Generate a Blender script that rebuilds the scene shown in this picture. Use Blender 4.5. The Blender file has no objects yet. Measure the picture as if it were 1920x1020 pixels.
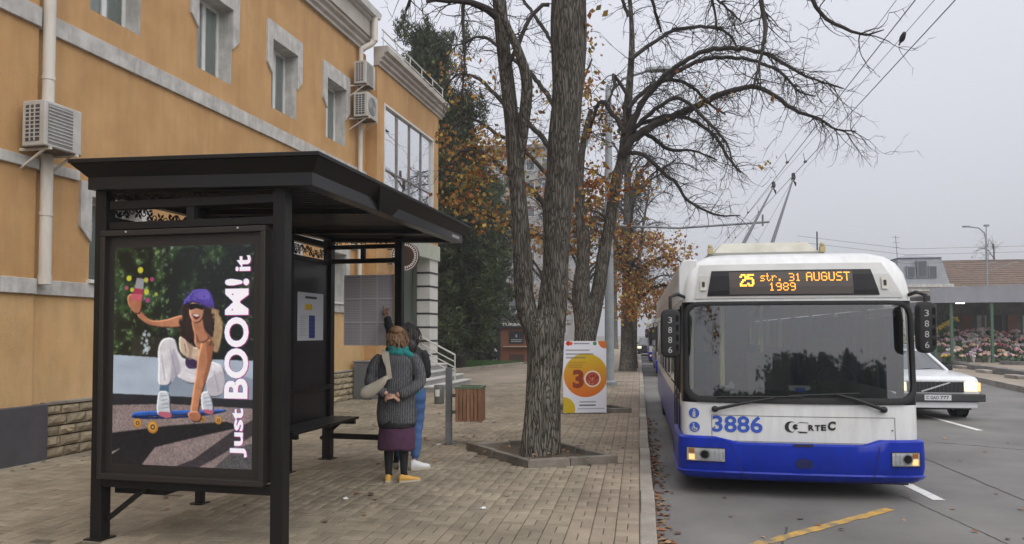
import bpy, bmesh, math, random
import numpy as np
from mathutils import Vector, Matrix, noise as mnoise

random.seed(7)
RNG = np.random.default_rng(7)
scene = bpy.context.scene
COL = scene.collection
R = math.radians

# ------------------------------------------------------------------ camera
FPX = 1386.7                      # focal length in photograph pixels (1920 wide)
CAM_H = 1.66
YAW = math.atan2(238, FPX)
PITCH = R(1.8)
PPY = 625 - FPX * math.tan(PITCH)
cam_d = bpy.data.cameras.new('camera')
cam = bpy.data.objects.new('camera', cam_d)
COL.objects.link(cam)
cam.location = (0, 0, CAM_H)
cam.rotation_euler = (R(90) + PITCH, 0, YAW)
cam_d.sensor_width = 36
cam_d.lens = FPX * 36 / 1920
cam_d.shift_y = (PPY - 510) / 1920
cam_d.clip_start = 0.05
cam_d.clip_end = 2000
scene.camera = cam

# ------------------------------------------------------------------ world, sun, exposure
SUN_EL, SUN_AZ = R(52), R(145)     # azimuth clockwise from +Y: behind the camera, over the road side
w = bpy.data.worlds.new('World')
scene.world = w
w.use_nodes = True
nt = w.node_tree
nt.nodes.clear()
out = nt.nodes.new('ShaderNodeOutputWorld')
sky = nt.nodes.new('ShaderNodeTexSky')
sky.sky_type = 'NISHITA'
sky.sun_disc = False
sky.sun_elevation = SUN_EL
sky.sun_rotation = SUN_AZ
sky.dust_density = 5
sky.ozone_density = 1
hs = nt.nodes.new('ShaderNodeHueSaturation')
hs.inputs['Saturation'].default_value = 0.35
nt.links.new(sky.outputs[0], hs.inputs['Color'])
bg1 = nt.nodes.new('ShaderNodeBackground')
bg1.inputs['Strength'].default_value = 0.05
nt.links.new(hs.outputs[0], bg1.inputs['Color'])
tc = nt.nodes.new('ShaderNodeTexCoord')
sep = nt.nodes.new('ShaderNodeSeparateXYZ')
nt.links.new(tc.outputs['Generated'], sep.inputs[0])
mr = nt.nodes.new('ShaderNodeMapRange')          # overcast layer: zenith brighter than the horizon
mr.inputs['From Min'].default_value = 0.0
mr.inputs['From Max'].default_value = 1.0
mr.inputs['To Min'].default_value = 0.43
mr.inputs['To Max'].default_value = 1.15
nt.links.new(sep.outputs['Z'], mr.inputs['Value'])
cn = nt.nodes.new('ShaderNodeTexNoise')
cn.inputs['Scale'].default_value = 2.2
cn.inputs['Detail'].default_value = 3
nt.links.new(tc.outputs['Generated'], cn.inputs['Vector'])
cm = nt.nodes.new('ShaderNodeMapRange')
cm.inputs['To Min'].default_value = 0.93
cm.inputs['To Max'].default_value = 1.07
nt.links.new(cn.outputs['Fac'], cm.inputs['Value'])
mul = nt.nodes.new('ShaderNodeMath')
mul.operation = 'MULTIPLY'
nt.links.new(mr.outputs[0], mul.inputs[0])
nt.links.new(cm.outputs[0], mul.inputs[1])
bg2 = nt.nodes.new('ShaderNodeBackground')
bg2.inputs['Color'].default_value = (0.90, 0.915, 1.0, 1)
nt.links.new(mul.outputs[0], bg2.inputs['Strength'])
add = nt.nodes.new('ShaderNodeAddShader')
nt.links.new(bg1.outputs[0], add.inputs[0])
nt.links.new(bg2.outputs[0], add.inputs[1])
nt.links.new(add.outputs[0], out.inputs['Surface'])

sun_d = bpy.data.lights.new('sun', 'SUN')
sun_d.energy = 1.5
sun_d.angle = R(85)                # overcast: a very soft sun
sun_d.color = (1.0, 0.97, 0.92)
sun = bpy.data.objects.new('sun', sun_d)
COL.objects.link(sun)
sd = Vector((math.sin(SUN_AZ) * math.cos(SUN_EL), math.cos(SUN_AZ) * math.cos(SUN_EL), math.sin(SUN_EL)))
sun.rotation_euler = sd.to_track_quat('Z', 'Y').to_euler()
sun.location = sd * 60

scene.view_settings.view_transform = 'Standard'
scene.view_settings.look = 'None'
scene.view_settings.exposure = 0.0
scene.view_settings.gamma = 1.0
scene.view_settings.use_curve_mapping = False
scene.cycles.max_bounces = 8
scene.cycles.transparent_max_bounces = 12
scene.cycles.volume_bounces = 2
scene.cycles.use_denoising = True

# ------------------------------------------------------------------ measuring helpers (photo pixel -> point in the place)
_cy, _sy = math.cos(YAW), math.sin(YAW)
_cp, _sp = math.cos(PITCH), math.sin(PITCH)
_Rt = Vector((_cy, _sy, 0)); _Fw = Vector((-_sy * _cp, _cy * _cp, _sp)); _Up = Vector((_sy * _sp, -_cy * _sp, _cp))


def ray(px, py):
    return _Fw + _Rt * ((px - 960) / FPX) + _Up * ((PPY - py) / FPX)


def on_z(px, py, z=0.0):
    d = ray(px, py)
    t = (z - CAM_H) / d.z
    return Vector((d.x * t, d.y * t, z))


def on_y(px, py, y):
    d = ray(px, py)
    t = y / d.y
    return Vector((d.x * t, y, CAM_H + d.z * t))


# ------------------------------------------------------------------ materials
MATS = {}


def mat(name, c, rough=0.6, c2=None, nscale=6.0, detail=4.0, bump=0.0, bscale=None, metal=0.0, spec=0.5,
        emit=None, estr=0.0, stretch=None, coords='Object', coat=0.0, trans=0.0, ramp=(0.35, 0.65), sheen=0.0, island=0.0, objrand=0.0, streak=0.0, sscale=(2.2, 2.2, .28)):
    if name in MATS:
        return MATS[name]
    m = bpy.data.materials.new(name)
    m.use_nodes = True
    t = m.node_tree
    b = t.nodes['Principled BSDF']
    b.inputs['Base Color'].default_value = (*c, 1)
    b.inputs['Roughness'].default_value = rough
    b.inputs['Metallic'].default_value = metal
    b.inputs['Specular IOR Level'].default_value = spec
    b.inputs['Coat Weight'].default_value = coat
    if sheen:
        b.inputs['Sheen Weight'].default_value = sheen
    if emit:
        b.inputs['Emission Color'].default_value = (*emit, 1)
        b.inputs['Emission Strength'].default_value = estr
    vec = None
    if c2 or bump:
        tcn = t.nodes.new('ShaderNodeTexCoord')
        vec = tcn.outputs[coords]
        if stretch:
            mp = t.nodes.new('ShaderNodeMapping')
            mp.inputs['Scale'].default_value = stretch
            t.links.new(vec, mp.inputs['Vector'])
            vec = mp.outputs[0]
    colsock = None
    if c2:
        n = t.nodes.new('ShaderNodeTexNoise')
        n.inputs['Scale'].default_value = nscale
        n.inputs['Detail'].default_value = detail
        n.inputs['Roughness'].default_value = 0.6
        t.links.new(vec, n.inputs['Vector'])
        r = t.nodes.new('ShaderNodeValToRGB')
        r.color_ramp.elements[0].position = ramp[0]
        r.color_ramp.elements[1].position = ramp[1]
        r.color_ramp.elements[0].color = (*c, 1)
        r.color_ramp.elements[1].color = (*c2, 1)
        t.links.new(n.outputs['Fac'], r.inputs['Fac'])
        colsock = r.outputs[0]
    if streak:
        # rain streaks and worn-in dirt, running down
        tcs = t.nodes.new('ShaderNodeTexCoord')
        mps = t.nodes.new('ShaderNodeMapping'); mps.inputs['Scale'].default_value = sscale
        t.links.new(tcs.outputs[coords], mps.inputs['Vector'])
        ns = t.nodes.new('ShaderNodeTexNoise'); ns.inputs['Scale'].default_value = 2.0; ns.inputs['Detail'].default_value = 9; ns.inputs['Roughness'].default_value = .68
        t.links.new(mps.outputs[0], ns.inputs['Vector'])
        qs = t.nodes.new('ShaderNodeMapRange'); qs.inputs['From Min'].default_value = .36; qs.inputs['From Max'].default_value = .60
        qs.inputs['To Min'].default_value = 1 - streak; qs.inputs['To Max'].default_value = 1.0
        t.links.new(ns.outputs['Fac'], qs.inputs['Value'])
        hs_ = t.nodes.new('ShaderNodeHueSaturation')
        if colsock:
            t.links.new(colsock, hs_.inputs['Color'])
        else:
            hs_.inputs['Color'].default_value = (*c, 1)
        t.links.new(qs.outputs[0], hs_.inputs['Value'])
        colsock = hs_.outputs[0]
    if island or objrand:
        g = t.nodes.new('ShaderNodeNewGeometry')
        o = t.nodes.new('ShaderNodeObjectInfo')
        a = t.nodes.new('ShaderNodeMath'); a.operation = 'ADD'
        t.links.new(g.outputs['Random Per Island'], a.inputs[0])
        t.links.new(o.outputs['Random'], a.inputs[1])
        f = t.nodes.new('ShaderNodeMath'); f.operation = 'FRACT'
        t.links.new(a.outputs[0], f.inputs[0])
        mrr = t.nodes.new('ShaderNodeMapRange')
        k = max(island, objrand)
        mrr.inputs['To Min'].default_value = 1 - k
        mrr.inputs['To Max'].default_value = 1 + k
        t.links.new(f.outputs[0], mrr.inputs['Value'])
        h = t.nodes.new('ShaderNodeHueSaturation')
        if colsock:
            t.links.new(colsock, h.inputs['Color'])
        else:
            h.inputs['Color'].default_value = (*c, 1)
        t.links.new(mrr.outputs[0], h.inputs['Value'])
        colsock = h.outputs[0]
    if colsock:
        t.links.new(colsock, b.inputs['Base Color'])
    if bump:
        n2 = t.nodes.new('ShaderNodeTexNoise')
        n2.inputs['Scale'].default_value = bscale or nscale * 6
        n2.inputs['Detail'].default_value = 5
        t.links.new(vec, n2.inputs['Vector'])
        bp = t.nodes.new('ShaderNodeBump')
        bp.inputs['Strength'].default_value = bump
        bp.inputs['Distance'].default_value = 0.02
        t.links.new(n2.outputs['Fac'], bp.inputs['Height'])
        t.links.new(bp.outputs[0], b.inputs['Normal'])
    if trans:
        outn = t.nodes['Material Output']
        tr = t.nodes.new('ShaderNodeBsdfTranslucent')
        if colsock:
            t.links.new(colsock, tr.inputs['Color'])
        else:
            tr.inputs['Color'].default_value = (*c, 1)
        mx = t.nodes.new('ShaderNodeMixShader')
        mx.inputs['Fac'].default_value = trans
        t.links.new(b.outputs[0], mx.inputs[1])
        t.links.new(tr.outputs[0], mx.inputs[2])
        t.links.new(mx.outputs[0], outn.inputs['Surface'])
    MATS[name] = m
    return m


def glass(name, tint=(0.6, 0.65, 0.65), rough=0.02, refl=1.0, clear=1.0, body=None):
    """thin pane: transparent with a tint, and a Fresnel reflection"""
    if name in MATS:
        return MATS[name]
    m = bpy.data.materials.new(name)
    m.use_nodes = True
    t = m.node_tree
    t.nodes.clear()
    o = t.nodes.new('ShaderNodeOutputMaterial')
    tr = t.nodes.new('ShaderNodeBsdfTransparent')
    tr.inputs['Color'].default_value = (*tint, 1)
    base = tr.outputs[0]
    if body:
        df = t.nodes.new('ShaderNodeBsdfDiffuse')
        df.inputs['Color'].default_value = (*body, 1)
        mm = t.nodes.new('ShaderNodeMixShader')
        mm.inputs['Fac'].default_value = 1 - clear
        t.links.new(tr.outputs[0], mm.inputs[1])
        t.links.new(df.outputs[0], mm.inputs[2])
        base = mm.outputs[0]
    gl = t.nodes.new('ShaderNodeBsdfGlossy')
    gl.inputs['Roughness'].default_value = rough
    lw = t.nodes.new('ShaderNodeFresnel')
    lw.inputs['IOR'].default_value = 1.5
    ml = t.nodes.new('ShaderNodeMath'); ml.operation = 'MULTIPLY'; ml.use_clamp = True
    ml.inputs[1].default_value = refl
    t.links.new(lw.outputs[0], ml.inputs[0])
    mx = t.nodes.new('ShaderNodeMixShader')
    t.links.new(ml.outputs[0], mx.inputs['Fac'])
    t.links.new(base, mx.inputs[1])
    t.links.new(gl.outputs[0], mx.inputs[2])
    t.links.new(mx.outputs[0], o.inputs['Surface'])
    MATS[name] = m
    return m


def image_mat(name, img, rough=0.4, emis=0.0, spec=0.3):
    m = bpy.data.materials.new(name)
    m.use_nodes = True
    t = m.node_tree
    b = t.nodes['Principled BSDF']
    n = t.nodes.new('ShaderNodeTexImage')
    n.image = img
    t.links.new(n.outputs['Color'], b.inputs['Base Color'])
    b.inputs['Roughness'].default_value = rough
    b.inputs['Specular IOR Level'].default_value = spec
    if emis:
        t.links.new(n.outputs['Color'], b.inputs['Emission Color'])
        b.inputs['Emission Strength'].default_value = emis
    MATS[name] = m
    return m


# ------------------------------------------------------------------ mesh builder
class MB:
    def __init__(s):
        s.v = []; s.f = []; s.mi = []; s.uv = {}; s.cur = 0

    def _add(s, vs, fs):
        o = len(s.v)
        s.v.extend([tuple(p) for p in vs])
        for f in fs:
            s.f.append(tuple(i + o for i in f)); s.mi.append(s.cur)
        return o

    def box(s, x0, x1, y0, y1, z0, z1, M=None):
        vs = [Vector(p) for p in ((x0, y0, z0), (x1, y0, z0), (x1, y1, z0), (x0, y1, z0), (x0, y0, z1), (x1, y0, z1), (x1, y1, z1), (x0, y1, z1))]
        if M is not None:
            vs = [M @ p for p in vs]
        s._add(vs, [(0, 3, 2, 1), (4, 5, 6, 7), (0, 1, 5, 4), (1, 2, 6, 5), (2, 3, 7, 6), (3, 0, 4, 7)])
        return s

    def quad(s, a, b, c, d, uv=False):
        s._add([a, b, c, d], [(0, 1, 2, 3)])
        if uv:
            s.uv[len(s.f) - 1] = [(0, 0), (1, 0), (1, 1), (0, 1)]
        return s

    def bar(s, p, q, wd, h=None, up=(0, 0, 1)):
        h = h or wd
        p = Vector(p); q = Vector(q)
        d = (q - p).normalized()
        u = Vector(up)
        if abs(d.dot(u)) > 0.98:
            u = Vector((0, 1, 0))
        x = d.cross(u).normalized(); z = x.cross(d)
        vs = []
        for c in (p, q):
            for a, b in ((-1, -1), (1, -1), (1, 1), (-1, 1)):
                vs.append(c + x * (a * wd / 2) + z * (b * h / 2))
        s._add(vs, [(3, 2, 1, 0), (4, 5, 6, 7), (0, 1, 5, 4), (1, 2, 6, 5), (2, 3, 7, 6), (3, 0, 4, 7)])
        return s

    def prism(s, poly, z0, z1, M=None):
        """poly: ccw (x,y) outline extruded z0..z1, then M"""
        n = len(poly)
        vs = [Vector((x, y, z0)) for x, y in poly] + [Vector((x, y, z1)) for x, y in poly]
        if M is not None:
            vs = [M @ p for p in vs]
        fs = [tuple(range(n - 1, -1, -1)), tuple(range(n, 2 * n))]
        for i in range(n):
            j = (i + 1) % n
            fs.append((i, j, n + j, n + i))
        s._add(vs, fs)
        return s

    def loft(s, rings, cap=True, closed=True):
        n = len(rings[0])
        vs = [p for r in rings for p in r]
        fs = []
        for k in range(len(rings) - 1):
            for i in range(n if closed else n - 1):
                j = (i + 1) % n
                fs.append((k * n + i, k * n + j, (k + 1) * n + j, (k + 1) * n + i))
        if cap:
            fs.append(tuple(range(n - 1, -1, -1)))
            fs.append(tuple((len(rings) - 1) * n + i for i in range(n)))
        s._add(vs, fs)
        return s

    def tube(s, pts, rad, n=8, cap=True, disp=None):
        pts = [Vector(p) for p in pts]
        if not hasattr(rad, '__len__'):
            rad = [rad] * len(pts)
        rings = []
        d0 = (pts[1] - pts[0]).normalized()
        u = d0.orthogonal().normalized()
        for i, p in enumerate(pts):
            a = pts[max(i - 1, 0)]; b = pts[min(i + 1, len(pts) - 1)]
            d = (b - a)
            if d.length < 1e-9:
                d = d0
            d = d.normalized()
            u = (u - d * u.dot(d))
            if u.length < 1e-6:
                u = d.orthogonal()
            u = u.normalized()
            v = d.cross(u)
            rg = []
            for k in range(n):
                t = 2 * math.pi * k / n
                r = rad[i]
                if disp:
                    r = r * disp(i, k, n)
                rg.append(p + (u * math.cos(t) + v * math.sin(t)) * r)
            rings.append(rg)
        return s.loft(rings, cap)

    def lathe(s, prof, n=16, M=None, cap=True):
        rings = []
        for r, z in prof:
            rg = [Vector((r * math.cos(2 * math.pi * k / n), r * math.sin(2 * math.pi * k / n), z)) for k in range(n)]
            if M is not None:
                rg = [M @ p for p in rg]
            rings.append(rg)
        return s.loft(rings, cap)

    def ball(s, c, rx, ry=None, rz=None, n=10, m=7, bump=0.0, seed=0):
        ry = ry or rx; rz = rz or rx
        rings = []
        for i in range(m):
            ph = -math.pi / 2 + math.pi * (i + 0.35 * (i == 0) - 0.35 * (i == m - 1)) / (m - 1)
            rg = []
            for k in range(n):
                t = 2 * math.pi * k / n
                q = Vector((math.cos(ph) * math.cos(t), math.cos(ph) * math.sin(t), math.sin(ph)))
                f = 1 + bump * mnoise.noise(q * 3 + Vector((seed, 0, 0)))
                rg.append(Vector(c) + Vector((q.x * rx, q.y * ry, q.z * rz)) * f)
            rings.append(rg)
        return s.loft(rings, True)

    def build(s, name, mats, parent=None, smooth=0, bevel=0.0, kind=None, loc=None, rotz=0.0):
        me = bpy.data.meshes.new(name)
        me.from_pydata(s.v, [], s.f)
        if not isinstance(mats, (list, tuple)):
            mats = [mats]
        for m in mats:
            me.materials.append(m)
        if any(s.mi):
            me.polygons.foreach_set('material_index', s.mi)
        if s.uv:
            ul = me.uv_layers.new(name='UVMap')
            for fi, uvs in s.uv.items():
                for li, c in zip(me.polygons[fi].loop_indices, uvs):
                    ul.data[li].uv = c
        if smooth:
            me.shade_smooth()
            me.set_sharp_from_angle(angle=R(smooth))
        me.update()
        return link(name, me, parent, bevel, kind, loc, rotz)


def link(name, me, parent=None, bevel=0.0, kind=None, loc=None, rotz=0.0):
    o = bpy.data.objects.new(name, me)
    COL.objects.link(o)
    if parent is not None:
        o.parent = parent
    if loc is not None:
        o.location = loc
    if rotz:
        o.rotation_euler.z = rotz
    if bevel:
        b = o.modifiers.new('bevel', 'BEVEL')
        b.width = bevel
        b.segments = 2
        b.limit_method = 'ANGLE'
        b.angle_limit = R(40)
    if kind:
        o['kind'] = kind
    return o


def thing(name, label, cat, loc=(0, 0, 0), rotz=0.0, group=None):
    o = bpy.data.objects.new(name, None)
    COL.objects.link(o)
    o.location = loc
    o.rotation_euler.z = rotz
    o.empty_display_size = 0.2
    tag(o, label, cat, group)
    return o


def tag(o, label, cat, group=None):
    o['label'] = label
    o['category'] = cat
    if group:
        o['group'] = group
    return o


def copy_tree(o, parent=None):
    kids = [c for c in ALLKIDS(o)]
    c = o.copy()
    COL.objects.link(c)
    c.parent = parent
    for k in kids:
        copy_tree(k, c)
    return c


def ALLKIDS(o):
    return list(o.children)


def np_mesh(name, verts, faces, mats, parent=None, mi=None, kind=None, smooth=0, loc=None):
    """fast mesh from numpy arrays, faces all the same size"""
    me = bpy.data.meshes.new(name)
    nv, nf, k = len(verts), len(faces), faces.shape[1]
    me.vertices.add(nv)
    me.vertices.foreach_set('co', np.asarray(verts, dtype=np.float32).ravel())
    me.loops.add(nf * k)
    me.loops.foreach_set('vertex_index', faces.astype(np.int32).ravel())
    me.polygons.add(nf)
    me.polygons.foreach_set('loop_start', np.arange(0, nf * k, k, dtype=np.int32))
    if not isinstance(mats, (list, tuple)):
        mats = [mats]
    for m in mats:
        me.materials.append(m)
    if mi is not None:
        me.polygons.foreach_set('material_index', np.asarray(mi, dtype=np.int32))
    me.update(calc_edges=True)
    me.validate()
    if smooth:
        me.shade_smooth()
        me.set_sharp_from_angle(angle=R(smooth))
    return link(name, me, parent, 0, kind, loc)


def text_mesh(body, size=1.0, bold=0.0, align='LEFT', sx=1.0, extrude=0.0):
    """text as plain verts/faces in the xy plane (triangulated)"""
    cu = bpy.data.curves.new('text', 'FONT')
    cu.body = body
    cu.size = size
    cu.offset = bold
    cu.align_x = align
    cu.resolution_u = 4
    cu.extrude = extrude
    ob = bpy.data.objects.new('text', cu)
    COL.objects.link(ob)
    dg = bpy.context.evaluated_depsgraph_get()
    me = ob.evaluated_get(dg).to_mesh()
    me.calc_loop_triangles()
    vs = [(v.co.x * sx, v.co.y, v.co.z) for v in me.vertices]
    fs = [tuple(t.vertices) for t in me.loop_triangles]
    ob.evaluated_get(dg).to_mesh_clear()
    bpy.data.objects.remove(ob)
    bpy.data.curves.remove(cu)
    return vs, fs


def text_fit(body, w, h, bold=0.0):
    """text scaled so that its ink fills w x h, lower left corner at the origin"""
    vs, fs = text_mesh(body, 1.0, bold)
    xs = [v[0] for v in vs]; ys = [v[1] for v in vs]
    x0, x1, y0, y1 = min(xs), max(xs), min(ys), max(ys)
    return [((v[0] - x0) / (x1 - x0) * w, (v[1] - y0) / (y1 - y0) * h) for v in vs], fs


# ------------------------------------------------------------------ a small painter for flat print
class Paint:
    def __init__(s, w, h, col):
        s.w, s.h = w, h
        s.a = np.zeros((h, w, 3)); s.a[:] = np.array(col) / 255.0
        s.yy, s.xx = np.mgrid[0:h, 0:w] + 0.5

    def blend(s, m, col):
        m = np.clip(m, 0, 1)[..., None]
        s.a = s.a * (1 - m) + (np.array(col) / 255.0) * m

    def polymask(s, pts):
        inside = np.zeros((s.h, s.w), bool)
        n = len(pts)
        for i in range(n):
            x0, y0 = pts[i]; x1, y1 = pts[(i + 1) % n]
            if y0 == y1:
                continue
            c = ((y0 > s.yy) != (y1 > s.yy)) & (s.xx < (x1 - x0) * (s.yy - y0) / (y1 - y0) + x0)
            inside ^= c
        return inside.astype(float)

    def soft(s, m, k):
        for _ in range(k):
            p = np.pad(m, 1, mode='edge')
            m = (p[:-2, 1:-1] + p[2:, 1:-1] + p[1:-1, :-2] + p[1:-1, 2:] + 2 * p[1:-1, 1:-1]) / 6
        return m

    def poly(s, pts, col, soft=1, noise=0.0, a=1.0):
        m = s.soft(s.polymask(pts), soft) * a
        if noise:
            m2 = np.clip(m, 0, 1)[..., None]
            c = np.array(col) / 255.0 * (1 + noise * s.noise(2)[..., None])
            s.a = s.a * (1 - m2) + np.clip(c, 0, 1) * m2
        else:
            s.blend(m, col)

    def smooth(s, pts, col, soft=1, noise=0.0, a=1.0, round_=0.0):
        """closed Catmull-Rom outline; round_: the printed form is modelled with a soft light side and dark side"""
        o = []
        n = len(pts)
        for i in range(n):
            p0, p1, p2, p3 = (np.array(pts[(i + k - 1) % n], float) for k in range(4))
            for t in (0, .25, .5, .75):
                o.append(tuple(0.5 * (2 * p1 + (p2 - p0) * t + (2 * p0 - 5 * p1 + 4 * p2 - p3) * t * t + (3 * p1 - p0 - 3 * p2 + p3) * t ** 3)))
        if round_:
            m = s.polymask(o)
            bl = s.soft(m, 9)
            gy, gx = np.gradient(bl)
            k = np.clip(1 + (gx * .9 + gy * .75) * 5.5 * round_ - (1 - bl) * .28 * round_ + .08 * s.noise(14) + .03 * s.noise(5), .35, 1.45)
            mm = s.soft(m, soft)[..., None] * a
            s.a = s.a * (1 - mm) + np.clip(np.array(col) / 255.0 * k[..., None], 0, 1) * mm
            return
        s.poly(o, col, soft, noise, a)

    def disc(s, x, y, r, col, soft=1.0, a=1.0, ry=None):
        d = np.hypot(s.xx - x, (s.yy - y) * r / (ry or r))
        s.blend(np.clip((r - d) / soft + 0.5, 0, 1) * a, col)

    def rect(s, x0, y0, x1, y1, col, a=1.0):
        s.blend(((s.xx > x0) & (s.xx < x1) & (s.yy > y0) & (s.yy < y1)) * a, col)

    def noise(s, cell):
        g = RNG.random((s.h // cell + 3, s.w // cell + 3)) * 2 - 1
        y = s.yy / cell; x = s.xx / cell
        i = y.astype(int); j = x.astype(int); fy = y - i; fx = x - j
        return (g[i, j] * (1 - fy) * (1 - fx) + g[i + 1, j] * fy * (1 - fx) + g[i, j + 1] * (1 - fy) * fx + g[i + 1, j + 1] * fy * fx)

    def tris(s, vs, fs, col, soft=0):
        m = np.zeros((s.h, s.w))
        for f in fs:
            (ax, ay), (bx, by), (cx, cy) = (vs[i] for i in f)
            x0 = max(int(min(ax, bx, cx)) - 1, 0); x1 = min(int(max(ax, bx, cx)) + 2, s.w)
            y0 = max(int(min(ay, by, cy)) - 1, 0); y1 = min(int(max(ay, by, cy)) + 2, s.h)
            if x1 <= x0 or y1 <= y0:
                continue
            X = s.xx[y0:y1, x0:x1]; Y = s.yy[y0:y1, x0:x1]
            d1 = (bx - ax) * (Y - ay) - (by - ay) * (X - ax)
            d2 = (cx - bx) * (Y - by) - (cy - by) * (X - bx)
            d3 = (ax - cx) * (Y - cy) - (ay - cy) * (X - cx)
            k = ((d1 >= 0) & (d2 >= 0) & (d3 >= 0)) | ((d1 <= 0) & (d2 <= 0) & (d3 <= 0))
            m[y0:y1, x0:x1] = np.maximum(m[y0:y1, x0:x1], k)
        s.blend(s.soft(m, soft) if soft else m, col)

    def image(s, name):
        img = bpy.data.images.new(name, s.w, s.h)
        px = np.ones((s.h, s.w, 4), np.float32)
        px[..., :3] = np.clip(s.a, 0, 1)[::-1]
        img.pixels.foreach_set(px.ravel())
        img.update()
        img.pack()
        return img


def catmull(pts, step):
    """resample a list of (Vector, radius) along a Catmull-Rom curve"""
    P = [Vector(p[0]) for p in pts]; Rr = [p[1] for p in pts]
    out_p, out_r = [], []
    for i in range(len(P) - 1):
        p0 = P[max(i - 1, 0)]; p1 = P[i]; p2 = P[i + 1]; p3 = P[min(i + 2, len(P) - 1)]
        n = max(1, int((p2 - p1).length / step))
        for k in range(n):
            t = k / n
            out_p.append(0.5 * (2 * p1 + (p2 - p0) * t + (2 * p0 - 5 * p1 + 4 * p2 - p3) * t * t + (3 * p1 - p0 - 3 * p2 + p3) * t ** 3))
            out_r.append(Rr[i] * (1 - t) + Rr[i + 1] * t)
    out_p.append(P[-1]); out_r.append(Rr[-1])
    return out_p, out_r

# ================================================================== materials used in several places
def world_mat(name, c1, c2, rough, dscale, rand=0.0, c3=None, grain=0.0, bump=0.0, bscale=60, brick=None, mid=(0.3, 0.7)):
    """stain pattern laid out in the place itself (position), optional tone per piece"""
    m = bpy.data.materials.new(name)
    m.use_nodes = True
    t = m.node_tree
    b = t.nodes['Principled BSDF']
    b.inputs['Roughness'].default_value = rough
    g = t.nodes.new('ShaderNodeNewGeometry')
    n = t.nodes.new('ShaderNodeTexNoise')
    n.inputs['Scale'].default_value = dscale
    n.inputs['Detail'].default_value = 6
    n.inputs['Roughness'].default_value = 0.62
    t.links.new(g.outputs['Position'], n.inputs['Vector'])
    r = t.nodes.new('ShaderNodeValToRGB')
    r.color_ramp.elements[0].position = mid[0]; r.color_ramp.elements[0].color = (*c1, 1)
    r.color_ramp.elements[1].position = mid[1]; r.color_ramp.elements[1].color = (*c2, 1)
    if c3:
        e = r.color_ramp.elements.new((mid[0] + mid[1]) / 2); e.color = (*c3, 1)
    t.links.new(n.outputs['Fac'], r.inputs['Fac'])
    s = r.outputs[0]
    if brick:
        bt = t.nodes.new('ShaderNodeTexBrick')
        bt.inputs['Scale'].default_value = 1.0
        bt.inputs['Brick Width'].default_value = brick[0]
        bt.inputs['Row Height'].default_value = brick[1]
        bt.inputs['Mortar Size'].default_value = brick[2]
        bt.inputs['Color1'].default_value = (1, 1, 1, 1)
        bt.inputs['Color2'].default_value = (.82, .82, .82, 1)
        bt.inputs['Mortar'].default_value = (.45, .43, .4, 1)
        t.links.new(g.outputs['Position'], bt.inputs['Vector'])
        mx = t.nodes.new('ShaderNodeMixRGB'); mx.blend_type = 'MULTIPLY'; mx.inputs['Fac'].default_value = 1
        t.links.new(s, mx.inputs[1]); t.links.new(bt.outputs['Color'], mx.inputs[2])
        s = mx.outputs[0]
    val = None
    if rand:
        o = t.nodes.new('ShaderNodeObjectInfo')
        a = t.nodes.new('ShaderNodeMath'); a.operation = 'ADD'
        t.links.new(g.outputs['Random Per Island'], a.inputs[0]); t.links.new(o.outputs['Random'], a.inputs[1])
        f = t.nodes.new('ShaderNodeMath'); f.operation = 'FRACT'
        t.links.new(a.outputs[0], f.inputs[0])
        q = t.nodes.new('ShaderNodeMapRange')
        q.inputs['To Min'].default_value = 1 - rand; q.inputs['To Max'].default_value = 1 + rand
        t.links.new(f.outputs[0], q.inputs['Value'])
        val = q.outputs[0]
    if grain:
        n3 = t.nodes.new('ShaderNodeTexNoise')
        n3.inputs['Scale'].default_value = bscale * 2; n3.inputs['Detail'].default_value = 3
        t.links.new(g.outputs['Position'], n3.inputs['Vector'])
        q3 = t.nodes.new('ShaderNodeMapRange')
        q3.inputs['From Min'].default_value = .3; q3.inputs['From Max'].default_value = .7
        q3.inputs['To Min'].default_value = 1 - grain; q3.inputs['To Max'].default_value = 1 + grain
        t.links.new(n3.outputs['Fac'], q3.inputs['Value'])
        if val:
            mm = t.nodes.new('ShaderNodeMath'); mm.operation = 'MULTIPLY'
            t.links.new(val, mm.inputs[0]); t.links.new(q3.outputs[0], mm.inputs[1])
            val = mm.outputs[0]
        else:
            val = q3.outputs[0]
    if val:
        h = t.nodes.new('ShaderNodeHueSaturation')
        t.links.new(s, h.inputs['Color']); t.links.new(val, h.inputs['Value'])
        s = h.outputs[0]
    t.links.new(s, b.inputs['Base Color'])
    if bump:
        n2 = t.nodes.new('ShaderNodeTexNoise')
        n2.inputs['Scale'].default_value = bscale; n2.inputs['Detail'].default_value = 5
        t.links.new(g.outputs['Position'], n2.inputs['Vector'])
        bp = t.nodes.new('ShaderNodeBump'); bp.inputs['Strength'].default_value = bump; bp.inputs['Distance'].default_value = .01
        t.links.new(n2.outputs['Fac'], bp.inputs['Height']); t.links.new(bp.outputs[0], b.inputs['Normal'])
    MATS[name] = m
    return m


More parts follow.
